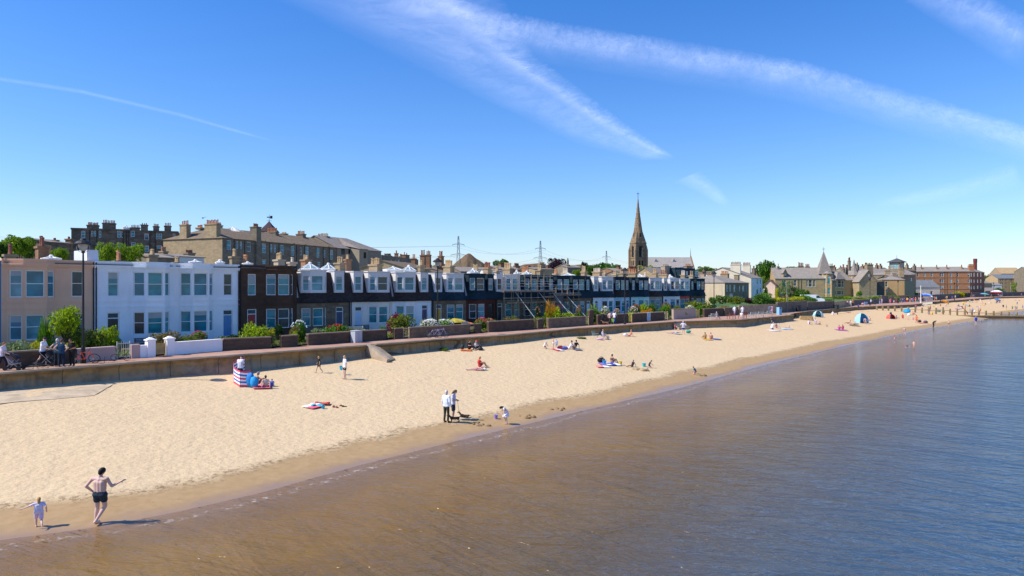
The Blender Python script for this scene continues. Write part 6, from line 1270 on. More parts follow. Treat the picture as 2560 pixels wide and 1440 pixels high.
def gp_(px, wpx, ytop, off, mt, label, z=ZP+.12, **k):
    p = gpt(px, off); p.z = z; plant(p, wpx*p.y/F, max(.25, ZY(ytop, p.y)-z), mt, label, **k)
L_LIME = leafmat('a6b81a','4a6a10'); L_GRN = leafmat('6f9a22','25450f'); L_OLV = leafmat('7e8a2a','3a4412'); L_DRK = leafmat('34521e','0f2010'); L_BRN = leafmat('8a7a38','4a3a1c'); L_GRY = leafmat('8f9f6a','44562c'); L_PUR = leafmat('4a2a34','1e1018'); L_YEL = leafmat('c2b82a','6a7a18'); L_RST = leafmat('a0702a','5a3a14'); L_MID = leafmat('5c7f2a','22400f'); L_ORG = leafmat('d08a20','7a7a18')
G = lambda px, w, y, *a, **k: gp_(px, w*1.18, y-3, *a, **k)
G(160,22,800,4.6,L_GRN,'green lower growth under the feathery tamarisk',proto=SPIKY[1])
G(12,28,832,6.5,L_DRK,'dark shrub at the left edge in front of the peach house'); G(48,34,855,1.6,L_GRY,'pale green sprawling shrub over the brown garden wall, far left'); G(120,22,858,2.5,L_YEL,'yellow-green low shrub behind the man in the white T-shirt'); G(190,22,862,2.0,L_YEL,'yellow low shrub at the foot of the tamarisk')
G(247,20,803,6.5,L_DRK,'dark round shrub by the black front door'); G(262,34,824,3.0,L_OLV,'broad olive green shrub behind the pink-coped wall'); G(302,26,823,3.2,L_LIME,'bright green leafy shrub left of the iron gate'); G(330,10,850,3.0,L_GRN,'small green shrub behind the iron gate')
G(468,34,834,4.0,L_BRN,'brownish low hedge under the bay of the white house'); G(543,20,832,3.5,L_GRN,'small shrub with pink flowers before the light blue door',fl=('c8405a',0)); G(512,22,842,3.0,L_OLV,'low dull green plant left of the pink flowers'); G(585,20,845,2.0,L_OLV,'low green plants before the brown house, left of the lime bush')
G(672,30,814,2.4,L_LIME,'large round lime-green bush before the brown house'); G(703,14,826,1.8,L_YEL,'yellow-green trailing bush beside the large lime one'); G(757,12,832,1.2,L_LIME,'small lime bush in the gap left of the long dark wall'); G(625,20,838,3,L_DRK,'dark low bush under the red front door')
G(793,20,806,3.0,L_GRN,'tall leafy green plant with white heads before the grey stone house',proto=SPIKY[1],fl=('f0f0e8',1)); G(772,14,820,2.5,L_BRN,'brownish seedhead plant left of the tall leafy one'); G(822,20,824,2.0,L_GRY,'pale wispy plants left of the grey cabinet'); G(768,16,812,5,L_DRK,'dark climber against the grey stone house')
G(880,26,815,2.5,L_GRN,'green plant with red flowers behind the grey cabinet',fl=('c01828',1)); G(915,18,824,2.2,L_OLV,'olive low plant right of the red flowers'); G(850,20,823,2,L_GRN,'green low plant directly left of the cabinet'); G(942,16,826,2,L_GRY,'greyish plant near the end of the long dark wall')
G(1046,31,792,2.8,L_OLV,'round green bush with a crimson top, left of the second lamp'); G(1042,22,790,3.6,leafmat('9a2a3a','4a1018'),'crimson-leaved shrub rising behind the round green bush'); G(1018,9,822,1.0,L_YEL,'bright yellow plant in the gateway gap'); G(975,9,820,1.2,L_GRN,'green grassy plant behind the black iron gate',proto=SPIKY[0])
G(1108,24,802,2.0,L_GRY,'mound of white daisies behind the second lamp post',fl=('f4f0ec',2)); G(1142,24,802,2.0,L_GRN,'second mound of white daisies, right of the lamp post',fl=('f4f0ec',2)); G(1180,11,808,1.0,L_GRY,'lilac-flowered plant in the gateway',fl=('9a78c0',0)); G(1100,12,795,6,L_DRK,'dark shrub beside the yellow door')
G(1236,16,798,2.0,L_GRN,'green shrub with bright pink flowers left of the scaffolding',fl=('e04a68',0)); G(1257,12,800,2.0,L_OLV,'shrub with peach-coloured flowers right of the pink ones',fl=('d08a70',0)); G(1310,24,800,2.0,L_BRN,'dry grasses under the left scaffolding props',proto=SPIKY[0]); G(1330,14,792,3.0,L_OLV,'olive tall weeds under the scaffolding',proto=SPIKY[1]); G(1350,16,800,1.2,L_OLV,'green grass tuft in the gap below the scaffolding',proto=SPIKY[1]); G(1385,24,797,1.8,L_OLV,'grassy plants along the brown garden wall',proto=SPIKY[0])
G(1420,12,762,3.0,L_ORG,'tall orange-flowered spiky plant right of the scaffolding',proto=SPIKY[0]); G(1424,16,780,2.6,L_LIME,'lime green base leaves of the orange-flowered plant'); G(1445,12,770,3.5,L_YEL,'yellow-green shrub just right of the orange flowers'); G(1404,8,772,4,L_DRK,'small shrub with an apricot bloom beside the scaffolding foot',fl=('e09878',1)); G(1455,18,786,2.2,L_LIME,'low lime plants behind the brown garden wall'); G(1468,12,772,5,L_PUR,'dark purple shrub in front of the white mansard houses'); G(1480,8,769,2.2,L_GRN,'pink hydrangea above the tall brown pillar',fl=('c86a8a',0))
G(1507,22,764,1.6,leafmat('7f9a55','3a5a2a'),'big wispy grey-green bush above the dark dog walker',proto=SPIKY[1]); G(1503,18,776,1.4,L_MID,'rounded base of the big grey-green bush'); G(1535,14,783,2.2,L_YEL,'low yellow-green plants behind the strolling couple'); G(1552,11,770,2.6,L_GRY,'pale shrub with white flowers left of the third lamp',fl=('e8dfe0',0)); G(1572,10,776,2.0,L_GRY,'pale bush with rosy flowers right of the third lamp',fl=('d0a0a0',1)); G(1597,18,783,1.6,L_LIME,'lime green low bush right of the yellow gate')
G(1616,13,770,2.2,L_GRY,'grey-green rose bush with pale blooms',fl=('e8c0b8',1)); G(1629,10,765,2.6,L_MID,'rose bush with bright red-pink roses above the blue panel',fl=('e04858',1)); G(1652,14,764,3.2,L_LIME,'light green shrub above the end of the dark wall'); G(1648,14,776,2,L_ORG,'orange-leaved shrub in front of the light green one'); G(1672,15,763,3.2,L_MID,'mid green shrub left of the darker one'); G(1688,17,766,1.6,L_GRN,'bushy green shrub spilling over the pale brown wall'); G(1711,11,761,3.2,L_RST,'rusty brown shrub before the salmon red house'); G(1713,14,777,1.0,L_LIME,'lime shrub hanging over the pale brown wall'); G(1735,11,768,3,L_OLV,'olive shrub before the green door')
G(1752,12,768,2,L_GRY,'pale flowering shrub near the yellow wooden gate',fl=('e8e4d0',0)); G(1768,16,768,1.6,L_GRN,'green shrub left of the fourth lamp post'); G(1785,28,757,3.2,L_OLV,'wide olive shrub behind the fourth lamp post'); G(1810,15,765,2.5,L_DRK,'dark green shrub right of the fourth lamp post'); G(1829,15,769,1.6,L_RST,'russet shrub behind the white-clad walkers')
RZ = ZP+1.35
def Q(px, wpx, ytop, d, mt, label, **k):
    z = k.pop('z', RZ); p = PD(px, d, z); plant(p, wpx*d/F, ZY(ytop, d)-z, mt, label, dy=.8, **k)
Q(1782,14,743,150,L_GRN,'green bush on the bank left of the bank shrubs'); Q(1806,22,739,152,L_MID,'broad green bush on the bank below the sunlit gable'); Q(1842,26,742,150,L_OLV,'olive brown bush on the bank left of the purple one'); Q(1875,20,744,150,L_PUR,'purple-leaved bush on the bank'); Q(1898,28,736,148,L_MID,'large green bush on the bank below the tall cream house'); Q(1914,22,733,156,L_GRN,'tall green bush on the bank, tallest of the row'); Q(1930,16,748,145,L_DRK,'dark low bush at the edge of the rubble wall'); Q(1952,26,744,150,L_YEL,'yellow-flowering bush right of the tall bank bush'); Q(1975,28,748,150,L_OLV,'olive bush in the middle of the yellow patch'); Q(1993,24,742,165,L_YEL,'second yellow-flowering bush below the villa'); Q(2012,24,738,170,L_GRN,'green bush below the villa windows'); Q(2034,14,745,165,L_MID,'green bush at the right end of the bank'); Q(1985,20,718,225,L_DRK,'clipped dark hedge beside the villa, left part',stem=False); Q(2008,20,722,222,L_MID,'clipped green hedge beside the villa, right part',stem=False); Q(1960,14,742,190,L_RST,'red-brown low shrub below the villa door'); Q(2070,15,748,190,L_GRN,'round green bush in front of the van bonnet'); Q(2096,14,740,215,L_OLV,'olive bush behind the van'); Q(2147,10,727,225,L_GRN,'green bush at the foot of the gabled villa'); Q(2120,20,741,215,L_LIME,'light green bush behind the slatted fence, left'); Q(2150,22,742,218,L_YEL,'yellow-green growth behind the slatted fence, middle'); Q(2185,22,740,222,L_LIME,'light green growth behind the slatted fence, right'); Q(2225,20,738,235,L_GRN,'green hedge below the belvedere villa'); Q(2243,8,742,228,L_LIME,'bright green bush hanging by the tan wall'); Q(2265,16,740,245,L_MID,'mid green hedge right of the belvedere villa'); Q(2285,16,729,262,L_DRK,'dark green bush left of the cream hall'); Q(2398,15,728,340,L_YEL,'yellow-green hedge before the red tenement',z=3.3); Q(2410,10,731,345,L_DRK,'darker bush beside the yellow-green hedge',z=3.3); Q(2498,14,720,430,L_MID,'bush before the distant stone pavilion',z=3.3); Q(1915,6,716,215,L_LIME,'slim light green shrub beside the pink cottage'); Q(1942,8,721,220,L_YEL,'small yellow-green bush at the corner of the villa')
def tree(px, wpx, ytop, ycb, d, mt, label, z=3.0, protos=CROWN, name='tree'):
    p = PD(px, d, z); hw = wpx*d/F; zt = ZY(ytop, d)-z; zc = max(.5, ZY(ycb, d)-z); o = thing(name, label, 'tree', tuple(p), random.uniform(0, 6.28))
    m_ = MB(); m_.tube((0,0,-.2),(0,0,zc+.3*(zt-zc)),.05*hw+.12,.03*hw+.08,8); [m_.tube((0,0,zc*.7),(hw*.55*math.cos(a),hw*.55*math.sin(a),zc+(zt-zc)*.55),.02*hw+.06,.02*hw,5) for a in (0,1.3,2.5,3.8,5)]; m_.build('trunk', WOOD, o)
    link(random.choice(protos), 'crown', o, (0,0,zc), (0,0,0), (hw, hw, (zt-zc)/1.05), mt)
T_MID = leafmat('55801f','1c3a0e'); T_LIM = leafmat('8fa822','3c5e12'); T_PUR = leafmat('3a2030','140a12')
tree(42,32,592,640,104,T_LIM,'light green tree behind the chimneys at the far left'); tree(74,18,602,645,108,T_MID,'mid green tree right of the light one at the far left'); tree(8,20,607,645,100,T_MID,'tree crown at the left edge above the peach house'); tree(150,20,622,655,98,T_LIM,'small tree crown behind the peach house roof')
tree(268,25,609,660,92,T_LIM,'yellow-green tree behind the white houses, left crown'); tree(322,33,611,660,94,T_LIM,'yellow-green tree behind the white houses, right crown')
tree(1254,21,650,678,300,T_MID,'dark green tree dome on the skyline right of the brown hill'); tree(1391,27,646,690,255,T_PUR,'purple copper beech on the skyline'); tree(1461,12,655,690,260,leafmat('2c4a1c','0e1c0a'),'dark green tree right of the copper beech'); tree(1483,18,664,695,250,T_MID,'green tree between the dark one and the round ones'); tree(1515,26,657,698,255,T_MID,'round green tree below the smallest pylon'); tree(1536,18,664,700,252,T_MID,'green tree right of the round one below the pylon'); tree(1441,10,676,695,225,T_LIM,'small lime tree before the finial house'); tree(1166,14,676,690,330,T_LIM,'small lime tree at the foot of the hill pylon'); tree(1612,22,664,690,240,T_LIM,'low yellow-green tree at the foot of the church tower'); tree(1760,20,666,690,420,T_MID,'distant flat-topped green tree right of the church'); tree(1782,12,670,690,425,T_MID,'distant green tree left of the small purple one'); tree(1793,6,672,690,430,T_PUR,'tiny distant purple tree')
tree(1915,25,655,712,255,T_MID,'big leafy tree between the cream house and the sandstone villa'); tree(1903,14,690,725,250,T_LIM,'lower lime crown beside the big leafy tree'); tree(1962,19,702,735,200,leafmat('7a9a55','3a5a2a'),'airy small tree with pale trunk in front of the villa',z=4.2,protos=LOOSE); tree(1975,12,706,738,202,leafmat('a09a7a','6a6248'),'bare-looking grey shrub tree beside the airy tree',z=4.2,protos=LOOSE)
tree(1984,22,667,680,520,T_MID,'distant tree dome behind the villa roof'); tree(2532,14,709,742,470,T_LIM,'lone tree before the far turreted block',protos=LOOSE); tree(2466,6,690,720,560,T_MID,'distant dark tree beside the red tenement'); tree(798,5,586,600,240,T_MID,'tiny tree top peeping over the long tenement roof')
pt_ = gpt(165, 5); tree(165,42,768,842,pt_.y,L_LIME,'feathery lime-green tamarisk behind the nearest lamp post',z=ZP+.1,protos=[BUSH[1]],name='tamarisk')
# low ground cover along the gardens: nobody could count it
rnd = random.Random(5); gcv = MB()
for _ in range(16000):
    px = rnd.uniform(-20, 1845); off = rnd.uniform(.35, 3.0)**1.15; p = gpt(px, off); k = noise.noise(Vector((p.x*.5, p.y*.5, 7)))
    if k < -.15: continue
    h = .12+.35*max(0, k+.1)+rnd.random()*.1; a = rnd.uniform(0, 6.28); s = rnd.uniform(.05,.12)
    q = Vector((p.x, p.y, ZP+.12+h*rnd.random())); u1 = Vector((math.cos(a), math.sin(a), rnd.uniform(-.5,1.2)))*s; w1 = Vector((-math.sin(a), math.cos(a), rnd.uniform(-.4,.4)))*s*.6
    gcv.add([q-u1, q+w1, q+u1, q-w1], [(0,1,2,3)])
tag(gcv.build('ground_cover', leafmat('8a9a2c','4a5a1c')), 'low mixed ground cover plants in the front gardens', 'ground cover', kind='stuff')
for px, py_ in ((1110,877),(1455,848)): 
    p = onsand(px, py_); plant(p, .55, .28, L_MID, {1110:'tuft of weeds at the foot of the sea wall near the two seated people',1308:'tiny weed tuft below the sea wall left of the child group',1455:'green weed tuft on the sand by the folding chair'}[px], stem=False)
# ------------------------------------------------------------ people and dogs
def capsule(mb, p0, r0, p1, r1, n=9):
    p0 = Vector(p0); p1 = Vector(p1); d = p1-p0
    if d.length < 1e-4: d = Vector((0,0,1e-3)); p1 = p0+d
    q = d.to_track_quat('Z', 'Y'); L = d.length; rings = []
    for k in range(4): a = -math.pi/2+math.pi/2*(k+.3)/4; rings.append((r0*math.cos(a), r0*math.sin(a)))
    rings.append((r0, 0)); rings.append((r1, L))
    for k in range(4): a = math.pi/2*(k+.7)/4; rings.append((r1*math.cos(a), L+r1*math.sin(a)))
    vs = [p0+q@Vector((r*math.cos(2*math.pi*i/n), r*math.sin(2*math.pi*i/n), z)) for r, z in rings for i in range(n)]; m = len(rings)
    mb.add(vs, [(k*n+i, k*n+(i+1)%n, (k+1)*n+(i+1)%n, (k+1)*n+i) for k in range(m-1) for i in range(n)]+[tuple(range(n-1,-1,-1)), tuple(range((m-1)*n, m*n))])
def fuse(mb, vox, name):
    me = mb.mesh('tmp'); o = bpy.data.objects.new('tmp', me); COL.objects.link(o)
    m = o.modifiers.new('r', 'REMESH'); m.mode = 'VOXEL'; m.voxel_size = vox; s = o.modifiers.new('s', 'SMOOTH'); s.iterations = 2; s.factor = .5
    dg = bpy.context.evaluated_depsgraph_get(); r = bpy.data.meshes.new_from_object(o.evaluated_get(dg)); r.name = name; r.shade_smooth()
    bpy.data.objects.remove(o); bpy.data.meshes.remove(me); return r
def P2(**k): return k
# joints: right side given, left mirrored unless given with capital L. x is sideways, -y is forwards
POSE = {
 'stand': P2(pe=(0,0,.95),ch=(0,.0,1.30),ne=(0,.01,1.49),he=(0,-.02,1.63),s=(.185,0,1.43),e=(.25,.03,1.15),h=(.26,-.07,.90),hi=(.09,0,.92),k=(.11,-.02,.50),a=(.12,.03,.08),t=(.14,-.15,.03)),
 'walk': P2(pe=(0,0,.94),ch=(0,-.02,1.29),ne=(0,-.03,1.48),he=(0,-.06,1.62),s=(.185,-.02,1.42),e=(.24,.16,1.18),h=(.25,.12,.93),hi=(.09,0,.91),k=(.10,-.20,.52),a=(.10,-.30,.10),t=(.11,-.47,.09),
   Le=(-.24,-.12,1.16),Lh=(-.22,-.32,1.0),Lk=(-.10,.06,.50),La=(-.10,.33,.16),Lt=(-.11,.22,.03)),
 'akimbo': P2(pe=(0,0,.95),ch=(0,.0,1.30),ne=(0,.01,1.49),he=(-.03,-.04,1.63),s=(.20,0,1.43),e=(.33,.10,1.19),h=(.22,-.02,.99),hi=(.09,0,.92),k=(.12,-.05,.50),a=(.12,.02,.08),t=(.15,-.14,.03),
   Ls=(-.20,0,1.43),Le=(-.30,-.06,1.17),Lh=(-.46,-.14,1.28),Lk=(-.07,-.10,.52),La=(.02,.14,.12),Lt=(.0,-.02,.03)),
 'hips': P2(pe=(0,0,.95),ch=(0,.0,1.30),ne=(0,.01,1.49),he=(0,-.02,1.63),s=(.20,0,1.43),e=(.40,.10,1.20),h=(.20,-.02,1.02),hi=(.10,0,.92),k=(.12,-.02,.50),a=(.14,.03,.08),t=(.16,-.15,.03)),
 'push': P2(pe=(0,0,.94),ch=(0,-.05,1.29),ne=(0,-.08,1.47),he=(0,-.13,1.60),s=(.185,-.06,1.41),e=(.24,-.15,1.14),h=(.22,-.42,1.04),hi=(.09,0,.91),k=(.10,-.18,.52),a=(.10,-.14,.09),t=(.11,-.31,.04),Lk=(-.10,.06,.50),La=(-.10,.36,.18),Lt=(-.11,.26,.04)),
 'look': P2(pe=(0,0,.95),ch=(0,-.02,1.30),ne=(0,-.05,1.48),he=(0,-.13,1.58),s=(.185,-.02,1.42),e=(.23,-.02,1.14),h=(.14,-.22,1.10),hi=(.09,0,.92),k=(.10,-.02,.50),a=(.11,.03,.08),t=(.12,-.15,.03)),
 'bend': P2(pe=(0,.10,.92),ch=(0,-.12,1.16),ne=(0,-.28,1.25),he=(0,-.40,1.26),s=(.17,-.22,1.22),e=(.20,-.22,.93),h=(.15,-.26,.70),hi=(.09,.08,.90),k=(.10,.02,.48),a=(.10,.08,.08),t=(.12,-.10,.03),Lk=(-.06,-.06,.48),La=(-.02,.06,.08),Lt=(-.03,-.11,.03)),
 'stoop': P2(pe=(0,.12,.86),ch=(0,-.20,1.0),ne=(0,-.38,.98),he=(0,-.50,.92),s=(.17,-.32,1.0),e=(.20,-.38,.72),h=(.15,-.42,.46),hi=(.09,.10,.84),k=(.12,-.02,.46),a=(.12,.08,.08),t=(.14,-.10,.03)),
 'run': P2(pe=(0,0,.92),ch=(0,-.06,1.25),ne=(0,-.09,1.44),he=(0,-.12,1.60),s=(.17,-.08,1.38),e=(.40,-.02,1.28),h=(.60,-.06,1.20),hi=(.09,0,.90),k=(.10,-.16,.50),a=(.10,-.12,.08),t=(.11,-.29,.04),Le=(-.28,.12,1.18),Lh=(-.30,.02,.95),Lk=(-.10,.06,.48),La=(-.11,.38,.30),Lt=(-.12,.46,.16)),
 'sit': P2(pe=(0,0,.13),ch=(0,.06,.46),ne=(0,.03,.65),he=(0,-.03,.79),s=(.18,.04,.59),e=(.25,-.12,.40),h=(.13,-.33,.42),hi=(.09,-.02,.13),k=(.14,-.38,.42),a=(.12,-.60,.09),t=(.13,-.75,.06)),
 'sitback': P2(pe=(0,0,.12),ch=(0,.17,.43),ne=(0,.23,.62),he=(0,.21,.77),s=(.18,.20,.56),e=(.27,.34,.34),h=(.25,.40,.06),hi=(.09,-.02,.12),k=(.11,-.42,.22),a=(.12,-.82,.08),t=(.13,-.89,.2)),
 'kneel': P2(pe=(0,.08,.40),ch=(0,-.06,.72),ne=(0,-.16,.88),he=(0,-.25,.98),s=(.17,-.12,.84),e=(.22,-.26,.60),h=(.14,-.44,.42),hi=(.09,.06,.38),k=(.12,-.25,.08),a=(.12,.20,.08),t=(.13,.34,.05)),
 'lie': P2(pe=(0,0,.13),ch=(0,.36,.15),ne=(0,.54,.15),he=(0,.69,.16),s=(.17,.48,.14),e=(.30,.28,.10),h=(.26,.06,.08),hi=(.09,-.02,.13),k=(.11,-.44,.14),a=(.12,-.86,.09),t=(.14,-.92,.17)),
 'prop': P2(pe=(0,0,.12),ch=(0,.30,.30),ne=(0,.44,.43),he=(0,.50,.57),s=(.17,.40,.38),e=(.25,.50,.08),h=(.20,.28,.06),hi=(.09,-.02,.12),k=(.11,-.40,.26),a=(.12,-.78,.09),t=(.14,-.84,.17)),
 'chair': P2(pe=(0,0,.44),ch=(0,.08,.78),ne=(0,.07,.97),he=(0,.02,1.11),s=(.18,.06,.91),e=(.25,-.06,.68),h=(.15,-.28,.62),hi=(.09,-.02,.44),k=(.12,-.42,.46),a=(.12,-.50,.09),t=(.13,-.66,.05)),
 'wade': P2(pe=(0,0,.60),ch=(0,-.03,.94),ne=(0,-.05,1.13),he=(0,-.09,1.27),s=(.185,-.04,1.06),e=(.34,-.04,.85),h=(.42,-.20,.80),hi=(.09,0,.57),k=(.11,-.04,.18),a=(.11,.06,-.22),t=(.12,-.1,-.26)),
 'swim': P2(pe=(0,.35,-.22),ch=(0,.1,-.12),ne=(0,-.06,-.02),he=(0,-.12,.12),s=(.18,.0,-.06),e=(.34,-.18,-.03),h=(.2,-.4,.02),hi=(.09,.4,-.24),k=(.1,.8,-.3),a=(.1,1.15,-.3),t=(.1,1.25,-.32)),
}
def joints(nm):
    P = POSE[nm]; J = {k: Vector(P[k]) for k in ('pe','ch','ne','he')}
    for k in ('s','e','h','hi','k','a','t'):
        r = Vector(P[k]); J['R'+k] = r; J['L'+k] = Vector(P['L'+k]) if 'L'+k in P else Vector((-r.x, r.y, r.z))
    return J
GEO = {}
def torso(mb, J, g=0.0, fem=False):
    w = .9 if fem else 1.0; pe, ch, ne = J['pe'], J['ch'], J['ne']
    for s in (-1, 1): o = Vector((.065*s, 0, 0)); capsule(mb, pe+o, .095*w+g, ch+o*1.15*w, .105*w+g)
    capsule(mb, pe, .105+g, ch, .11*w+g); capsule(mb, J['Lhi'], .10+g, J['Rhi'], .10+g); capsule(mb, J['Ls']*.8+ch*.2, .065+g, J['Rs']*.8+ch*.2, .065+g); capsule(mb, J['Ls'], .052+g, J['Rs'], .052+g); capsule(mb, ch, .11*w+g, ch.lerp(ne, .45), .08+g)
def geo(pose, part, vox):
    key = (pose, part, vox)
    if key in GEO: return GEO[key]
    J = joints(pose); mb = MB(); fine = vox <= .014; up = (J['he']-J['ne']).normalized()
    fwd = Vector((0,-1,0)) if pose not in ('lie',) else Vector((0,-.2,1)); fwd = (fwd-up*fwd.dot(up)).normalized(); sd_ = up.cross(fwd)
    if pose == 'bend': pass
    Hc = J['he']; Mh = Matrix((sd_, fwd, up)).transposed()
    if part == 'body':
        torso(mb, J); capsule(mb, J['ch'].lerp(J['ne'], .6), .055, J['he']-up*.06, .05)
        mb.ell(Hc+up*.01, (.076, .094, .112), 14, 9, Mh); mb.ell(Hc+fwd*.03-up*.055, (.052, .06, .055), 10, 6, Mh)
        if vox < .02: capsule(mb, Hc+fwd*.085+up*.01, .010, Hc+fwd*.108-up*.022, .014, 6); [mb.ell(Hc+sd_*.078*s-up*.005, (.012,.02,.032), 6, 5, Mh) for s in (-1,1)]
        for S in 'LR':
            s, e, h, hi, k, a, t = (J[S+x] for x in ('s','e','h','hi','k','a','t'))
            capsule(mb, s, .052, e, .040); capsule(mb, e, .040, e.lerp(h,.3), .041); capsule(mb, e.lerp(h,.3), .041, h, .027)
            d = (h-e).normalized(); sx = 1 if S == 'R' else -1; c1 = h+d*.045; si = d.cross(Vector((0,-1,.2))).normalized()
            capsule(mb, h, .028, h+d*.08, .030)
            if fine:
                for i, (ln, off) in enumerate(((.070,-.027),(.080,-.009),(.074,.009),(.058,.026))):
                    b0 = h+d*.09+si*off; b1 = b0+(d+fwd*.25)*ln*.5; b2_ = b1+(d+fwd*.7)*ln*.45; capsule(mb, b0, .0095, b1, .009, 6); capsule(mb, b1, .009, b2_, .0075, 6)
                capsule(mb, h+d*.03-si*.025, .012, h+d*.06-si*.055+fwd*.02, .010, 6)
            else: capsule(mb, h+d*.08, .026, h+d*.15, .015); capsule(mb, h+d*.03, .012, h+d*.07+fwd*.05, .011)
            capsule(mb, hi, .088, k, .056); capsule(mb, k, .056, k.lerp(a,.3), .056); capsule(mb, k.lerp(a,.3), .056, a, .036); capsule(mb, a-Vector((0,0,.02)) if a.z > .05 else a, .040, t, .030)
            if a.z > .04: capsule(mb, a, .036, a+(a-t).normalized()*.04-Vector((0,0,.035)), .032)
    elif part in ('hair', 'longhair'):
        mb.ell(Hc+up*.028-fwd*.018, (.086, .100, .104), 12, 8, Mh)
        if part == 'longhair': capsule(mb, Hc-fwd*.05, .085, Hc-fwd*.07-up*.13, .07); capsule(mb, Hc-fwd*.07-up*.13, .07, Hc-fwd*.06-up*.22, .05)
        else: capsule(mb, Hc-fwd*.04, .078, Hc-fwd*.04-up*.05, .06)
        # keep the face free: cut by pushing the lower front back
        mb.v = [tuple(Vector(v)-fwd*max(0, (Vector(v)-Hc).dot(fwd)-.035)*(1 if (Vector(v)-Hc).dot(up) < .055 else 0)) for v in mb.v]
    elif part == 'hat':
        mb.ell(Hc+up*.055, (.095,.11,.085), 12, 6, Mh); c = Hc+up*.055; mb.obox(c+fwd*.12, sd_*.07, fwd*.06, up*.012)
    elif part == 'sunhat':
        mb.ell(Hc+up*.06, (.095,.105,.08), 12, 6, Mh); mb.ell(Hc+up*.045, (.19,.2,.02), 14, 4, Mh)
    elif part in ('shirt', 'vest', 'longshirt'):
        torso(mb, J, .016)
        for S in 'LR':
            s, e, h = J[S+'s'], J[S+'e'], J[S+'h']
            if part == 'shirt': capsule(mb, s, .066, s.lerp(e,.62), .064)
            if part == 'longshirt': capsule(mb, s, .066, e, .054); capsule(mb, e, .054, h.lerp(e,.08), .042)
            if part == 'vest': capsule(mb, s.lerp(J['ch'],.25), .06, s.lerp(J['ne'],.4), .05)
        pe = J['pe']; capsule(mb, J['Lhi'], .118, J['Rhi'], .118)
    elif part in ('shorts', 'longshorts', 'trousers', 'trunks', 'skirt'):
        capsule(mb, J['Lhi'], .116, J['Rhi'], .116); capsule(mb, J['pe'], .118, J['pe'].lerp(J['ch'],.12), .112)
        for s_ in (-1,1): o = Vector((.06*s_,0,0)); capsule(mb, J['pe']+o, .11, J['pe'].lerp(J['ch'],.15)+o, .105)
        for S in 'LR':
            hi, k, a = J[S+'hi'], J[S+'k'], J[S+'a']; f = {'shorts':.45,'longshorts':.85,'trousers':1,'trunks':.22,'skirt':.4}[part]
            capsule(mb, hi, .103, hi.lerp(k,f), .092 if f < .9 else .072)
            if part == 'trousers': capsule(mb, k, .072, a.lerp(k,.06), .060)
        if part == 'skirt': mid = (J['Lk']+J['Rk'])/2; capsule(mb, (J['Lhi']+J['Rhi'])/2, .15, ((J['Lhi']+J['Rhi'])/2).lerp(mid,.55), .20, 12)
    elif part == 'dress':
        torso(mb, J, .014, True); c = (J['Lhi']+J['Rhi'])/2; mid = (J['Lk']+J['Rk'])/2
        n = 14; ax = Vector((0,0,-1)); rings = [(J['pe'].lerp(J['ch'],.35), .115), (c, .17), (c.lerp(mid,.4), .23), (c.lerp(mid,.8), .27)]
        vs = [p+Vector((r*math.cos(6.283*i/n)*(1+.06*math.sin(5*i)), r*math.sin(6.283*i/n), 0)) for p, r in rings for i in range(n)]
        mb.add(vs, [(q*n+i, q*n+(i+1)%n, (q+1)*n+(i+1)%n, (q+1)*n+i) for q in range(3) for i in range(n)]+[tuple(range(n-1,-1,-1)), tuple(range(3*n, 4*n))])
        for S in 'LR': capsule(mb, J[S+'s'], .06, J[S+'s'].lerp(J[S+'e'],.3), .055)
    elif part == 'top':
        ch = J['ch']; g = .012; [capsule(mb, ch+Vector((x,0,0))-(ch-J['pe'])*.08, .115, ch+Vector((x,0,0)), .115) for x in (-.07,.07)]
    elif part == 'shoe':
        for S in 'LR': capsule(mb, J[S+'a']-Vector((0,0,.03)), .052, J[S+'t'], .042)
    elif part == 'eyes':
        for s in (-1,1): mb.ell(Hc+sd_*.032*s+fwd*.088+up*.012, (.011,.008,.008), 6, 4, Mh)
        GEO[key] = mb.mesh('eyes'); return GEO[key]
    GEO[key] = fuse(mb, vox, part); return GEO[key]
SKIN = {'l': (.58,.36,.27), 'p': (.66,.43,.35), 't': (.42,.24,.15), 'r': (.60,.28,.20), 'd': (.14,.08,.05)}
HAIRC = {'b': (.035,.02,.013), 'k': (.012,.01,.01), 'y': (.50,.30,.10), 'g': (.30,.29,.28), 'w': (.62,.60,.57), 'r': (.25,.08,.03), 'n': (.10,.055,.03)}
CNAME = {'top':'swim_top','shirt':'shirt','vest':'vest','longshirt':'shirt','shorts':'shorts','longshorts':'shorts','trousers':'trousers','trunks':'swim_trunks','skirt':'skirt','dress':'dress','hat':'cap','sunhat':'sun_hat','shoe':'shoes'}
def person(px, py, pose, rz, ht, skin, hair, clothes, label, zone='s', vox=None, dz=0, group=None, at=None):
    """clothes: list of (part, colour). zone s = sand, p = promenade, w = water"""
    p = at or (onsand(px, py) if zone == 's' else PT(px, py, ZP+.004) if zone == 'p' else PT(px, py, 0))
    if zone == 'w': p.z = 0
    o = thing('person', label, 'person', (p.x, p.y, p.z+dz), R(rz), group); k = ht/1.75; o.scale = (k, k, k)
    d = p.y; vox = vox or (.013 if d < 30 else .022 if d < 75 else .034)
    kids = ht < 1.3
    def ad(part, nm, mt):
        q = link(geo(pose, part, vox), nm, o, mt=mt); return q
    body = ad('body', 'body', paint(SKIN[skin], .6, .12, 6))
    if hair: ad('longhair' if hair[-1] == 'L' else 'hair', 'hair', paint(HAIRC[hair[0]], .7, .3, 20))
    for part, c in clothes: ad(part, CNAME[part], paint(c, .85, .2, 5))
    if d < 45: ad('eyes', 'eyes', BLACK)
    return o
PP = person
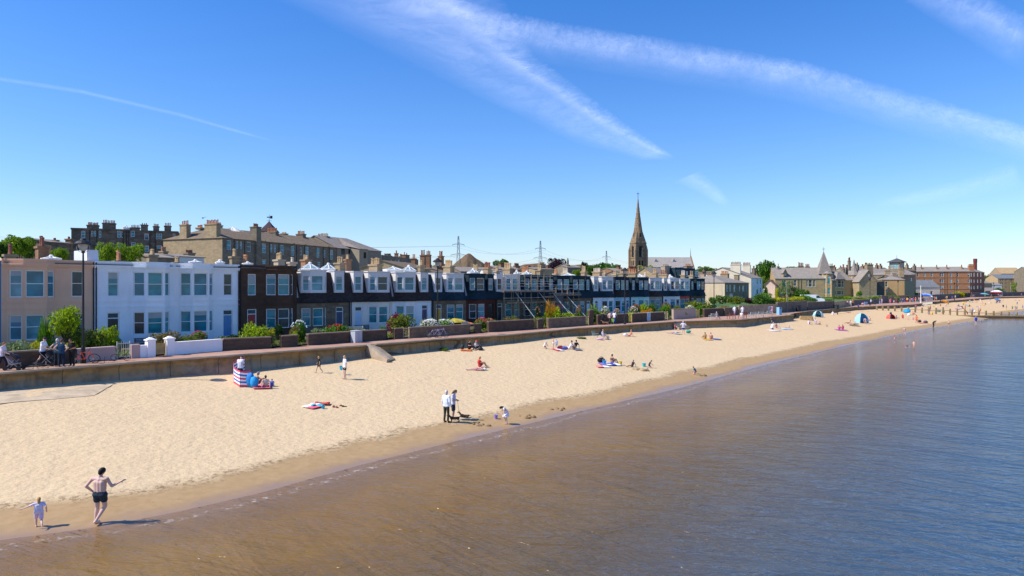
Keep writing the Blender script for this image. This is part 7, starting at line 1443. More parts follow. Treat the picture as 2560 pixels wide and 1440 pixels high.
# near figures
mn_ = PP(250,1309,'akimbo',172,1.80,'p','k',[('shorts',(.02,.035,.055))],'bare-chested man in dark swim shorts at the water edge, one arm raised')
mn_.scale.x *= 1.18; mn_.scale.y *= 1.2
td_ = PP(97,1318,'run',215,.95,'p','yL',[('shirt','e6d6e4'),('longshorts','d8c0dc')],'blond toddler in pale pink clothes running at the bottom left')
td_.scale.x *= 1.25; td_.scale.y *= 1.25
PP(1116,1056,'stand',150,1.76,'l','w',[('longshirt','dfe6f2'),('trousers',(.045,.04,.03)),('shoe',(.02,.02,.02))],'white-haired man in white shirt and dark trousers standing beside the dogs')
PP(1133,1049,'look',80,1.72,'l','nL',[('shirt','c2c8dc'),('longshorts',(.02,.025,.05))],'dark-haired woman in pale top and navy shorts holding the dog lead')
PP(1264,1060,'bend',-62,1.28,'p','bL',[('dress','f0eaf0')],'girl in a white dress bending forward at the water edge')
PP(798,933,'walk',-98,1.25,'l','y',[('shirt',(.03,.03,.015)),('shorts',(.05,.02,.02))],'boy in a black and yellow top walking left on the sand')
PP(862,948,'stand',-55,1.68,'p','y',[('shirt','eeeef2'),('shorts',(.015,.01,.012))],'woman in white T-shirt and black shorts carrying a turquoise bucket')
PP(601,952,'look',170,1.70,'l',None,[('shirt','e6e4ea'),('trousers',(.03,.03,.05)),('hat','3c4048')],'person in white top and dark cap stooping behind the striped windbreak')
PP(645,962,'sit',120,1.65,'t','g',[('top',(.12,.07,.05)),('trunks','8a2a38')],'tanned woman seated right beside the blue beach bags')
PP(664,969,'sitback',200,1.62,'p','b',[('top','8fb8c8'),('trunks','7aa8c0')],'woman in light blue swimsuit sitting with her back to the sea')
PP(680,966,'sit',190,.95,'p','n',[('vest','4a6ac0')],'toddler in blue vest sitting next to the woman in light blue')
PP(1199,918,'sit',110,1.70,'r','y',[('shirt','c03a30'),('shorts','8a4a38')],'person in red top sitting above the one in pink, mid beach')
PP(1192,926,'lie',-72,1.65,'p','y',[('top','e890a8'),('trunks','e07a9c')],'person in pink lying at the feet of the red-clad sitter')
PP(1173,874,'sit',60,1.75,'l','b',[('shirt',(.02,.018,.02)),('trousers',(.02,.015,.015))],'person in black sitting against the sea wall by a backpack')
PP(1190,874,'sit',75,1.70,'l',None,[('shirt','c6c4cc'),('hat','d84a60'),('trousers',(.02,.02,.03))],'person in grey shirt and pink cap sitting by the sea wall')
PP(1362,872,'kneel',70,1.25,'p','w',[('vest','f0ece6'),('shorts',(.1,.02,.03))],'child in white crouching over the sand left of the standing children')
PP(1383,872,'stand',100,1.15,'l','r',[('trunks','e4e4ea')],'red-haired bare-chested child standing in white shorts')
PP(1391,873,'stand',190,1.0,'p',None,[('shirt','c8d4e8'),('shorts','b8c0d8'),('hat','5a8ad0')],'small child with light blue cap standing near the pile of bags')
PP(1424,873,'sitback',245,1.75,'l','k',[('shirt','e8e6ea'),('shorts','d8d0d8')],'man in white shirt reclining beside the one in black')
PP(1437,871,'sitback',215,1.75,'l','b',[('shirt',(.015,.02,.03)),('shorts',(.02,.02,.03))],'man in black T-shirt leaning back on his hands')
PP(1508,848,'chair',65,1.65,'l','y',[('vest','e2e0e8'),('shorts','d8d4dc')],'blond woman in a white top sitting in a folding chair by the sea wall')
PP(1574,841,'sitback',-80,1.65,'r','y',[('top','c84a4a'),('trunks','d06060')],'woman in red swimwear sunbathing right of the folding chairs',)
PP(1708,836,'hips',185,1.78,'p','w',[('shirt','eee8f2'),('shorts','2050b0')],'man in white T-shirt and bright blue shorts standing on the sand')
PP(1682,834,'lie',-80,1.65,'p','b',[('top','ead8e2'),('trunks','c8a0b8')],'sunbather in pale clothes lying left of the man in blue shorts'); PP(1687,826,'stand',90,.9,'p','n',[('vest','c83a78'),('shorts','b03060')],'small child in magenta by the foot of the sea wall')
PP(1763,848,'sit',200,1.7,'t','b',[('top','c89a30'),('trunks','b8862a')],'tanned person in mustard sitting left of a pair on the open sand'); PP(1777,848,'sit',150,1.65,'r','r',[('top','c87878'),('trunks','c07070')],'person in rose swimwear, right one of the pair on the open sand')
PP(1530,909,'sit',120,1.65,'t','n',[('top',(.10,.03,.04)),('trunks','8a5a9a')],'brown-haired woman sitting on the purple and blue towels')
PP(1580,917,'sitback',-60,1.2,'t','b',[('vest',(.03,.015,.025)),('trunks',(.03,.015,.025))],'child in dark swimsuit sitting between the towels and a turquoise bucket'); PP(1624,920,'kneel',80,1.1,'l','b',[('vest',(.04,.035,.05)),('shorts',(.02,.02,.03))],'child in dark top kneeling right of the turquoise bucket')
PP(1738,936,'kneel',-100,1.1,'l','r',[('shirt','2a6a7a'),('shorts','b84a60')],'child in teal top digging in the sand near the water')
PP(1930,825,'kneel',110,1.7,'p','w',[('shirt','f0ecf0'),('shorts',(.02,.02,.12))],'person in white kneeling left of the light blue towel'); PP(1933,815,'bend',-120,1.65,'l','n',[('shirt',(.02,.025,.08)),('shorts',(.03,.03,.08))],'person in navy leaning over behind the kneeling one'); PP(1941,820,'sit',60,1.6,'p','b',[('shirt','8a2a60')],'person in plum top sitting beside the kneeling one'); PP(1968,822,'prop',-75,1.3,'l','n',[('trunks','4a6a9a')],'child propped up on a light blue towel')
PP(2022,811,'sit',60,1.7,'p','n',[('shirt','e8e4ec'),('shorts','2a3aa0')],'person in white top and blue shorts left of a trio on the far sand'); PP(2040,811,'kneel',-60,1.65,'p','g',[('shirt','c8cce0'),('shorts','9aa0b8')],'person in pale lavender kneeling in the middle of the trio'); PP(2050,812,'sit',-70,1.2,'r','n',[('top','8a3a30')],'child in dark red right of the trio on the far sand'); PP(2067,817,'sit',170,.9,'l','n',[('vest','c8a08a')],'lone toddler sitting right of the trio')
PP(2082,788,'sit',180,1.7,'p','w',[('longshirt','f2eef0'),('trousers','e8e0e0')],'person all in white sitting right of the patterned tent'); PP(2094,788,'kneel',200,1.0,'l','k',[('vest',(.03,.02,.04))],'small dark-clad child next to the person in white'); PP(2120,783,'lie',-70,1.7,'r','r',[('trunks','c04050')],'sunbather in red lying alone on the far sand')
PP(2164,811,'stoop',-50,1.75,'p','n',[('trunks','a03030')],'bare-backed person stooping at the mouth of the light blue tent'); PP(2174,802,'sit',160,1.7,'p','n',[('shorts','8a90b0')],'person sitting at the right side of the light blue tent'); PP(2120,809,'prop',-80,1.65,'r','n',[('top','d0a0a8'),('trunks','904048')],'sunbather propped up left of the light blue tent'); PP(2136,812,'lie',-85,1.7,'d','k',[('trunks',(.03,.03,.05))],'dark-skinned sunbather lying in front of the light blue tent')
PP(2098,824,'sit',150,1.5,'r','r',[('vest','c85a88'),('trunks','a04a80')],'person in pink sitting at the left of the purple towel'); PP(2107,824,'sit',200,1.6,'t','n',[('vest','d04070')],'person in rose pink sitting at the right of the purple towel')
PP(2227,797,'look',180,1.65,'l',None,[('shirt','3a2a5a'),('shorts',(.03,.03,.07)),('sunhat','f2eee6')],'person with a big white sun hat standing in front of the red tent'); PP(2241,797,'sit',60,1.6,'l','k',[('shirt','5a5a90')],'person in slate blue sitting right of the red tent'); PP(2257,797,'kneel',160,1.6,'l','k',[('shirt','c83038'),('shorts','3a4a60')],'person in red shirt kneeling between the red and blue tents'); PP(2270,800,'sit',60,1.0,'p','r',[('vest','d88a90')],'small child in pink below the dark blue umbrella tent'); PP(2283,799,'sit',-60,1.1,'p','r',[('vest','b86a9a')],'small child in mauve left of the woman in orange')
PP(2291,808,'walk',100,1.7,'t','k',[('dress','e2603a')],'woman in a long orange dress walking on the far sand'); PP(2282,787,'sit',90,1.6,'r','n',[('trunks','d07070')],'person in coral sitting right of the blue half-dome tent')
# in the water and at its edge
PP(2236,858,'wade',60,1.35,'r','r',[('trunks','2080c0')],'child in blue trunks wading, left of the other bathers','w',dz=.0); PP(2261,838,'walk',160,1.35,'p','y',[('top','e0a0b0'),('trunks','d890a8')],'girl in pink swimwear walking along the wet sand'); PP(2266,868,'swim',120,1.6,'p','b',[('vest','e090b0')],'swimmer in pink with only head and shoulders above the water','w'); PP(2285,869,'wade',-80,1.15,'l','n',[('vest','e0b0a0')],'small child in peach wading right of the swimmer','w')
PP(2334,819,'bend',80,1.75,'d','k',[('trousers',(.02,.015,.02)),('shirt',(.02,.015,.02))],'person in black bending over at the far water line'); PP(2372,818,'walk',110,1.35,'l','n',[('trunks','6a4a30')],'child at the far water line right of the one in black')
PP(2440,811,'stand',180,1.75,'p','y',[('longshirt','2050c8'),('shorts','1a3a9a')],'person in bright blue standing in the shallows by the groyne','w'); PP(2453,807,'swim',60,1.6,'r','k',[('vest','804040')],'bather lying in the shallows right of the one in bright blue','w')
# promenade figures
PP(5,926,'push',100,1.68,'p','r',[('shirt','dcd2dc'),('trousers',(.015,.02,.05)),('shoe','e0d8d8')],'person in pale top pushing the navy pushchair at the left edge','p')
PP(106,915,'push',95,1.80,'p',None,[('shirt','eeeefc'),('shorts',(.015,.02,.07)),('hat',(.05,.02,.06))],'man in white T-shirt and navy shorts pushing a black pushchair','p')
PP(143,917,'hips',170,1.72,'p','w',[('vest',(.02,.06,.09)),('trousers',(.015,.02,.03))],'white-haired person in a dark vest, left of the navy-clad one','p'); PP(154,918,'hips',185,1.70,'p','n',[('vest','123a5a'),('trousers','0e2038')],'person in navy vest with hands on hips beside the lamp post','p'); PP(180,916,'look',-10,1.74,'t','n',[('shirt',(.012,.014,.014)),('trousers',(.012,.012,.014))],'person in black T-shirt with folded arms left of the lamp post','p')
PP(1524,811,'walk',120,1.72,'p','n',[('longshirt','c0a0a0'),('trousers',(.04,.05,.04))],'person in dusty pink jacket strolling on the promenade','p'); PP(1536,810,'walk',130,1.74,'p','nL',[('shirt','ece6f0'),('trousers','3a5a98')],'person in white and blue jeans strolling with a green bag','p'); PP(1507,812,'stand',150,1.7,'l','k',[('longshirt',(.012,.013,.02)),('trousers',(.012,.013,.02))],'person in black standing by the big grey-green bush','p')
PP(1792,798,'chair',100,1.65,'p','w',[('shirt','e4c8cc'),('shorts','8a5a50')],'white-haired person sitting on the pale bench by the lamp','p'); PP(1836,789,'walk',150,1.68,'p','w',[('longshirt','f0ecf6'),('trousers','cac0e0')],'walker in white and lilac, left one behind the benches','p'); PP(1856,789.5,'walk',160,1.68,'p','w',[('longshirt','f4eef2'),('skirt','e8e0e8')],'walker in white skirt just behind the right red-brown bench','p'); PP(1854,797.5,'chair',150,1.65,'p','w',[('shirt','f0e6e0'),('trousers','e0d0c4')],'person in cream sitting on the right red-brown bench','p')
PP(1925,786,'walk',170,1.7,'l','n',[('shirt','5a7a98'),('trousers','8a9aa8')],'person in blue-grey at the end of the wide promenade','p'); PP(1930,785.5,'walk',170,1.68,'p','b',[('dress','d890a0')],'woman in a pink dress at the end of the wide promenade','p')
PP(2119,766.5,'stand',180,1.7,'r','n',[('shirt','d8b0a8'),('shorts','6a2a40')],'walker in salmon top by the pale stone wall, left','p'); PP(2127,766,'stand',180,1.7,'p','y',[('longshirt','f0e8dc'),('trousers','d8d0c0')],'walker in cream by the pale stone wall, middle','p'); PP(2132,765,'stand',200,1.75,'t',None,[('shirt','e8905a'),('trousers','3a1a30'),('hat','e08a50')],'walker in orange top by the pale stone wall, right','p')
PP(2146,768.5,'sit',190,1.7,'l','n',[('longshirt','4a4a98')],'person in indigo sitting on the sea wall edge','p'); PP(2158,768,'stoop',-60,1.7,'p','w',[('shirt','d8a8d0'),('shorts','d088b8')],'person in lilac pink stooping on the sea wall edge','p'); PP(2152,773,'kneel',150,1.0,'p','n',[('shirt','2a70c0')],'child in blue at the foot of the low sea wall')
PP(2177,763,'stand',170,1.75,'l','w',[('shirt','e0e0ee'),('trousers','4a4a60')],'person in white by the second villa lamp','p'); PP(2200,761,'stand',190,1.75,'l','y',[('shirt','3a6a98'),('trousers','a8c8e0')],'person in blue shirt on the promenade before the square wall','p'); PP(2205,760.5,'stand',190,1.7,'p','y',[('shirt','e8c8c8'),('trousers','e0a8b8')],'person in pale pink beside the one in blue shirt','p'); PP(2226,760,'stand',180,1.7,'p','n',[('dress','e84a7a')],'woman in a bright pink dress on the promenade','p'); PP(2235,760.5,'stand',180,1.2,'p','w',[('shirt','d8d8dc'),('shorts','d06060')],'child in pale grey right of the bright pink dress','p')
# dogs ----------------------------------------------------------------------
def dog(p, rz, sc, label, lying=False, c=(.045,.03,.02)):
    mb = MB(); z = .17 if lying else .36
    capsule(mb, (-.30,0,z), .095, (.05,0,z-.01), .10); capsule(mb, (.05,0,z-.01), .10, (.28,0,z+.02), .13); capsule(mb, (.32,0,z+.06), .085, (.46,0,z+.22), .065); mb.ell((.52,0,z+.27), (.095,.07,.07)); capsule(mb, (.56,0,z+.26), .04, (.68,0,z+.23), .028)
    capsule(mb, (-.38,0,z+.05), .03, (-.60,0,z-.03 if lying else z+.15), .013)
    for s in (-1,1):
        mb.ell((.49,.065*s,z+.27), (.03,.012,.065), 6, 5)
        if lying: capsule(mb, (.28,.10*s,z-.05), .045, (.5,.12*s,.04), .03); capsule(mb, (-.28,.12*s,z-.04), .075, (-.1,.16*s,.05), .04); capsule(mb, (-.1,.16*s,.05), .03, (.06,.17*s,.03), .025)
        else:
            capsule(mb, (.28,.09*s,z-.05), .055, (.27,.09*s,.18), .032); capsule(mb, (.27,.09*s,.18), .03, (.29,.09*s,.03), .024)
            capsule(mb, (-.30,.09*s,z-.03), .075, (-.24,.09*s,.23), .042); capsule(mb, (-.24,.09*s,.23), .036, (-.36,.09*s,.13), .026); capsule(mb, (-.36,.09*s,.13), .026, (-.32,.09*s,.02), .024)
    o = thing('dog', label, 'dog', tuple(p), R(rz)); o.scale = (sc,)*3; link(fuse(mb, .018, 'body'), 'body', o, mt=paint(c, .8, .3, 8)); m_ = MB().lathe((0,0,0),[(.072,0),(.072,.03)],10); m_.build('collar', paint('8a2020'), o, M=Matrix.Translation((.41,0,z+.14))@Matrix.Rotation(R(50),4,'Y'))
dg1 = onsand(1162,1044); dog(dg1, 168, .68, 'dark brown dog lying on the sand at the end of the lead', True); dog(onsand(1137,1056), 200, .68, 'brown dog standing in front of the couple')
a_ = onsand(1133,1049)+Vector((.25,-.1,1.1)); b2 = dg1+Vector((-.28,-.05,.22)); m_ = MB(); pts = [a_.lerp(b2, k/8)-Vector((0,0,.12*math.sin(math.pi*k/8))) for k in range(9)]; o = MB().path([q-a_ for q in pts], .009, 5).build('dog_lead', paint((.15,.03,.02))); o.location = a_; tag(o, 'thin dog lead from the woman to the lying dog', 'dog lead')
# the distant crowd -----------------------------------------------------------
rnd = random.Random(11)
COLS = [('white','eeeaf0'),('pink','e08aa0'),('red','c83038'),('blue','3060c0'),('light blue','80b0e0'),('navy',(.02,.03,.08)),('black',(.015,.015,.015)),('orange','e0803a'),('yellow','e0c040'),('green','4a8a4a'),('purple','7a5aa8'),('grey','8a8a90'),('cream','e8dcc0'),('turquoise','40b0b8'),('maroon','70202a')]
CROWD = [ # (px, py, zone, poses, place)
 (2360,782,'s','sit','by the groyne posts below the blue umbrella'),(2330,787,'s','sit','in the group seated before the groyne'),(2322,787,'s','kneel','in the group seated before the groyne'),(2326,779,'s','stand','on the sand behind the groyne'),(2317,776,'s','lie','on the sand just behind the groyne'),(2345,780,'s','sit','leaning on the groyne rail'),(2350,780,'s','sit','leaning on the groyne rail'),
 (2365,766,'s','sit','by the small yellow umbrella'),(2336,767,'s','lie','alone below the far sea wall'),(2420,766,'s','prop','in the middle of the crowded sand'),(2424,767,'s','sit','in the middle of the crowded sand'),(2392,774,'s','lie','behind the groyne among sunbathers'),(2397,774,'s','prop','behind the groyne among sunbathers'),(2403,773,'s','sit','behind the groyne among sunbathers'),
 (2412,786,'s','stand','at the groyne crossing'),(2418,787,'s','kneel','at the groyne crossing'),(2425,786,'s','stand','at the groyne crossing'),(2431,785,'s','stand','at the groyne crossing'),(2436,786,'s','bend','at the groyne crossing'),(2446,781,'s','stand','right of the group at the groyne crossing'),(2451,783,'s','walk','right of the group at the groyne crossing'),
 (2415,757,'s','sit','near the far sea wall'),(2430,757,'s','sit','near the far sea wall'),(2436,753,'s','kneel','near the far sea wall'),(2440,756,'s','prop','near the far sea wall'),(2449,753,'s','walk','near the far sea wall'),(2495,753,'s','stand','on the open sand below the distant crowd'),(2498,757,'s','sit','on the open sand below the distant crowd'),(2492,755,'s','kneel','on the open sand below the distant crowd'),
 (2508,773,'s','stand','on the wide sand beyond the groyne'),(2516,775,'s','stand','on the wide sand beyond the groyne'),(2531,777,'s','stand','on the wide sand beyond the groyne'),(2538,776,'s','stand','near the distant water line'),(2542,777,'s','stand','near the distant water line'),(2557,774,'s','walk','at the right edge beyond the groyne'),(2507,755,'s','stand','small on the open sand'),(2540,751,'s','lie','on the sand at the right edge'),(2548,752,'s','lie','on the sand at the right edge')]
for i in range(30):
    px = rnd.uniform(2290, 2552); y = rnd.uniform(float(np.interp(px,[2290,2411,2487,2560],[768,756,751,747])), float(np.interp(px,[2290,2411,2487,2560],[772,774,770,768]))); CROWD.append((px, y, 's', rnd.choice(['sit','lie','prop','stand','kneel','sitback']), 'on the sand '+('left of the yellow umbrella' if px < 2364 else 'right of the yellow umbrella' if px < 2440 else 'beneath the red tenement wing' if px < 2490 else 'toward the right edge')))
for i in range(40):
    px = 2250+rnd.random()*310 if i > 9 else 2240+i*7; y = float(np.interp(px, [2246,2308,2333,2411,2487,2560],[757,754.5,751.8,746,741,739.4]))+rnd.uniform(-.3,.6); CROWD.append((px, y, 'p', rnd.choice(['stand','walk','stand','hips']), 'on the promenade '+('by the timber fence' if px < 2308 else 'before the cream hall' if px < 2345 else 'before the red tenement' if px < 2460 else 'beyond the red tenement')))
seen = {}
for i, (px, py, zn, po, pl) in enumerate(CROWD):
    while True:
        c1, c2 = rnd.choice(COLS), rnd.choice(COLS); key = (c1[0], c2[0], pl)
        if key not in seen: seen[key] = 1; break
    verb = {'stand':'standing','walk':'walking','sit':'sitting','kneel':'kneeling','lie':'lying','prop':'reclining','sitback':'lounging','bend':'bending','hips':'standing'}[po]
    PP(px, py, po, rnd.uniform(0,360), rnd.choice([1.6,1.7,1.75,1.5]), rnd.choice('lptr'), rnd.choice('bknyg'), [(rnd.choice(['shirt','vest']), c1[1]), (rnd.choice(['shorts','trousers']), c2[1])], 'far person %s %s, %s top, %s bottoms' % (verb, pl, c1[0], c2[0]), zn, .05)
# ------------------------------------------------------------ beach things
def cloth(p, w, l, rz, cols, label, name='towel', cat='towel', bumpy=.06, h=.02):
    l = min(l, 1.9); w = min(w, 1.1)
    o = thing(name, label, cat, tuple(p), R(rz)); k = len(cols)
    for i, c in enumerate(cols):
        mb = MB(); n, m = 8, 5; y0, y1 = -l/2+l*i/k, -l/2+l*(i+1)/k
        for a in range(n+1):
            for b in range(m+1):
                x = -w/2+w*a/n; y = y0+(y1-y0)*b/m; gx, gy = p.x+x*math.cos(R(rz))-y*math.sin(R(rz)), p.y+x*math.sin(R(rz))+y*math.cos(R(rz))
                mb.v.append((x, y, sandz(gx, gy)-p.z+h+.05+bumpy*abs(noise.noise(Vector((x*3, y*3, len(label))))))) 
        mb.f = [(a*(m+1)+b, (a+1)*(m+1)+b, (a+1)*(m+1)+b+1, a*(m+1)+b+1) for a in range(n) for b in range(m)]
        ob = mb.build('stripe' if k > 1 else 'cloth', paint(c, .9, .25, 4), o, smooth=True); so2 = ob.modifiers.new('t', 'SOLIDIFY'); so2.thickness = .02
    return o
def bucket(p, c, label, h=.22, r=.11, rim=None):
    o = thing('bucket', label, 'bucket', tuple(p), .4); MB().lathe((0,0,0), [(r*.72,0),(r,h),(r*1.06,h),(r*1.06,h-.02)], 14).build('pail', paint(c, .4), o)
    pts = [(r*math.cos(a), 0, h+r*.9*math.sin(a)) for a in np.linspace(0, math.pi, 9)]; MB().path(pts, .007, 5).build('handle', WHITE, o)
def lump(p, s, c, label, name='bag', cat='bag', rz=0, strap=True):
    o = thing(name, label, cat, tuple(p), R(rz)); mb = MB(); mb.ell((0,0,s[2]*.5), (s[0]*.5,s[1]*.5,s[2]*.52), 12, 8)
    mb.v = [tuple(Vector(v)*(1+.16*noise.noise(Vector(v)*7+p))) for v in mb.v]; mb.build('body', paint(c, .7, .25, 6), o, smooth=True)
    if strap: pts = [(s[0]*.3*math.cos(a), 0, s[2]*.9+s[2]*.35*math.sin(a)) for a in np.linspace(0, math.pi, 8)]; MB().path(pts, .015, 5).build('strap', BLACK, o)
bucket(onsand(853,937)+Vector((0,0,.35)), '28b4cc', 'turquoise bucket hanging from the hand of the woman in black shorts', .3, .14); bucket(onsand(1240,1047), '8a78c8', 'purple bucket standing on the sand near the girl in white'); bucket(onsand(1511,911), '3098c8', 'blue bucket at the edge of the purple towels', .35, .18); bucket(onsand(1551,913), 'd8b82a', 'yellow bucket right of the towels', .35, .16); bucket(onsand(1610,917), '38b8c0', 'turquoise bucket on the sand beside the kneeling child', .32, .18)
bucket(onsand(808,1022), '2a9ac0', 'small blue pail beside the heap of towels', .16, .1)
cloth(onsand(780,1019), .75, .9, 60, ['e86a80','f0e8ec'], 'pink and white towel lying left in the towel heap'); cloth(onsand(792,1015), .7, .75, 20, ['48b0c0','eef0f0'], 'turquoise and white towel in the middle of the towel heap',bumpy=.16); cloth(onsand(806,1012), .85, .6, 10, ['c8503a','b02a3a'], 'red and coral towel at the right of the towel heap',bumpy=.2)
for i, (x, y) in enumerate(((834,1018),(842,1020),(854,1016),(861,1018))):
    o = thing('shoe', ['red sandal, left one of the red pair on the sand','red sandal, right one of the red pair on the sand','brown sandal left in the brown pair','brown sandal right in the brown pair'][i], 'sandal', tuple(onsand(x,y)+Vector((0,0,.03))), R(40*i)); c = '902018' if i < 2 else '3a2418'; m_ = MB(); m_.prism([(-.05,-.13),(.05,-.13),(.055,.08),(0,.15),(-.055,.08)],0,.03); m_.build('sole', paint(c), o); MB().path([(-.05,.03,.02),(-.03,.04,.07),(.03,.04,.07),(.05,.03,.02)],.014,5).build('strap', paint(c), o)
# striped windbreak
wb = thing('windbreak', 'red, white and blue striped windbreak curving round a beach camp', 'windbreak', tuple(onsand(612,962))); pc = [onsand(x, y) for x, y in ((628,968),(600,968),(585,958),(584,944),(597,934),(612,930))]; b0 = Vector(wb.location)
for j, c in enumerate(['d04a6a','f2ecf2','4a68b8','f0eaf2','cc4868','f0ecf2','4866b4','f2ecf2','d04a6a']):
    mb = MB(); z0_, z1 = .04+j*.115, .04+(j+1)*.115; v = []; N_ = 6
    for a_, b2 in zip(pc[:-1], pc[1:]):
        for k in range(N_): q = a_.lerp(b2, k/N_)-b0; sag = .06*math.sin(math.pi*k/N_)*(j/9); v.append((q.x, q.y, q.z-sag))
    q = pc[-1]-b0; v.append(tuple(q)); n = len(v)
    mb.v = [(x,y,z+z0_) for x,y,z in v]+[(x,y,z+z1) for x,y,z in v]; mb.f = [(i,i+1,n+i+1,n+i) for i in range(n-1)]; ob = mb.build('stripe', paint(c, .85, .12, 4), wb); s_ = ob.modifiers.new('t','SOLIDIFY'); s_.thickness = .015
for q in pc: q = q-b0; MB().tube((q.x,q.y,q.z-.1),(q.x,q.y,q.z+1.2),.018,.018,6).build('pole', WOOD, wb)
for i, (x, y, h, c) in enumerate(((626,968,.95,'2a80c8'),(636,970,.72,'2898d8'))): lump(onsand(x,y), (.55,.45,h), c, ['tall bright blue beach bag at the end of the windbreak','shorter bright blue beach bag in front'][i], strap=False)
lump(onsand(615,925), (.6,.4,.5), '28a0c8', 'turquoise bag behind the windbreak by the sea wall',strap=False); cloth(onsand(650,916), .9, .5, 30, ['c82a80'], 'magenta towel in the shadow of the sea wall'); cloth(onsand(655,968), 1.3, 1.5, 20, ['d85a68','e88a90'], 'red-pink towel under the group by the windbreak')
b_ = onsand(732,903)+Vector((0,.1,.17)); o = thing('ball', 'dark blue ball against the foot of the sea wall', 'ball', tuple(b_)); MB().ell((0,0,0),(.17,.17,.17),14,9).build('sphere', paint('1a3a8a', .4), o, smooth=True)
lump(onsand(1156,874), (.4,.3,.5), (.03,.05,.06), 'dark backpack standing against the sea wall'); cloth(onsand(1165,877), 1.3, .6, 10, ['e06a2a'], 'orange towel under the two people at the sea wall'); lump(onsand(1201,876), (.5,.35,.3), (.02,.02,.03), 'black bag right of the person in the pink cap'); lump(onsand(1212,926), (.35,.3,.2), 'e0e0e4', 'small white bag by the red-clad sitter')
cloth(onsand(1395,876), 1.6, .9, -60, ['d84a58','e8e4ea'], 'red and white towel spread by the standing children'); lump(onsand(1401,873), (.7,.4,.32), 'c8354a', 'red bag in the heap by the standing children'); lump(onsand(1412,874), (.7,.4,.3), '4a58b0', 'blue bag at the right of the heap by the children'); cloth(onsand(1443,875), 1.4, .8, -70, ['6a6a80'], 'grey towel beside the man in the black T-shirt')
def fchair(p, rz, c, label):
    o = thing('folding_chair', label, 'chair', tuple(p), R(rz)); MB().slab([(-.27,-.25,.42),(.27,-.25,.42),(.27,.2,.38),(-.27,.2,.38)],.03).build('seat', paint(c,.8), o); MB().slab([(-.27,.2,.40),(.27,.2,.40),(.27,.38,.95),(-.27,.38,.95)],.03).build('backrest', paint(c,.8), o)
    for s in (-1,1): MB().tube((s*.28,-.25,.43),(s*.28,.3,0),.014).build('leg', GREYM, o); MB().tube((s*.28,-.28,0),(s*.28,.2,.45),.014).build('leg', GREYM, o); MB().box(s*.28-.03,s*.28+.03,-.25,.2,.6,.63).build('armrest', GREYM, o)
fchair(onsand(1489,848), 40, '9aa08a', 'empty grey-green folding chair by the sea wall'); fchair(onsand(1509,848), 65, (.03,.04,.12), 'dark blue folding chair with the blond woman in it'); lump(onsand(1500,850), (.9,.5,.25), 'd8a8c0', 'pink and white bundle of clothes between the folding chairs',strap=False); lump(onsand(1520,848), (.35,.3,.35), 'e0dce8', 'white bag right of the blond woman in the chair'); lump(onsand(1563,841), (.5,.4,.4), 'e8e0e4', 'white beach bag left of the woman in red swimwear')
cloth(onsand(1692,835), 2.2, 1.0, -75, ['c8c0d8','7ab8b8','e8d8c8'], 'patterned towel beside the man in blue shorts'); lump(onsand(1721,833), (.7,.4,.4), '1a9a88', 'green beach bag right of the man in blue shorts'); cloth(onsand(1791,849), .9, 1.1, -70, ['4a6aa8'], 'blue towel right of the pair on the open sand'); cloth(onsand(1770,850), 1.2, 1.0, 10, ['d8a83a'], 'yellow towel under the pair on the open sand')
cloth(onsand(1525,912), 1.3, 2.6, -75, ['8a6ab0','e0e0ee','3a50b0','d8dcf0'], 'purple, white and blue towels under the seated woman'); lump(onsand(1503,907), (.7,.45,.45), (.015,.012,.02), 'black bag at the left end of the purple towels'); cloth(onsand(1508,918), .8, 1.2, -80, ['e88a88','f0e8e8'], 'coral and white towel below the black bag')
cloth(onsand(1935,827), 1.6, 2.0, -60, ['e8e0e8'], 'white towel under the kneeling person in white'); cloth(onsand(1966,823), 1.4, 3.0, -78, ['b8d0e4'], 'light blue towel under the propped-up child'); cloth(onsand(2104,826), 1.3, 3.0, -80, ['a84ab0','c860b8'], 'purple towel under the two in pink'); cloth(onsand(2137,815), 1.2, 3.0, -80, ['3a3040'], 'dark towel in front of the light blue tent'); lump(onsand(2299,806), (.8,.5,.5), (.02,.015,.03), 'dark bag right of the woman in orange'); cloth(onsand(2306,808), 1.2, 2.2, -80, ['e07a60'], 'coral towel right of the woman in orange'); lump(onsand(2314,808), (1.0,.6,.5), '5a4a60', 'greyish bag at the end of the coral towel')
lump(onsand(1947,811)-Vector((0,0,.05)), (.3,.25,.2), 'd8d0d0', 'small pale bag by the plum-clad person') 
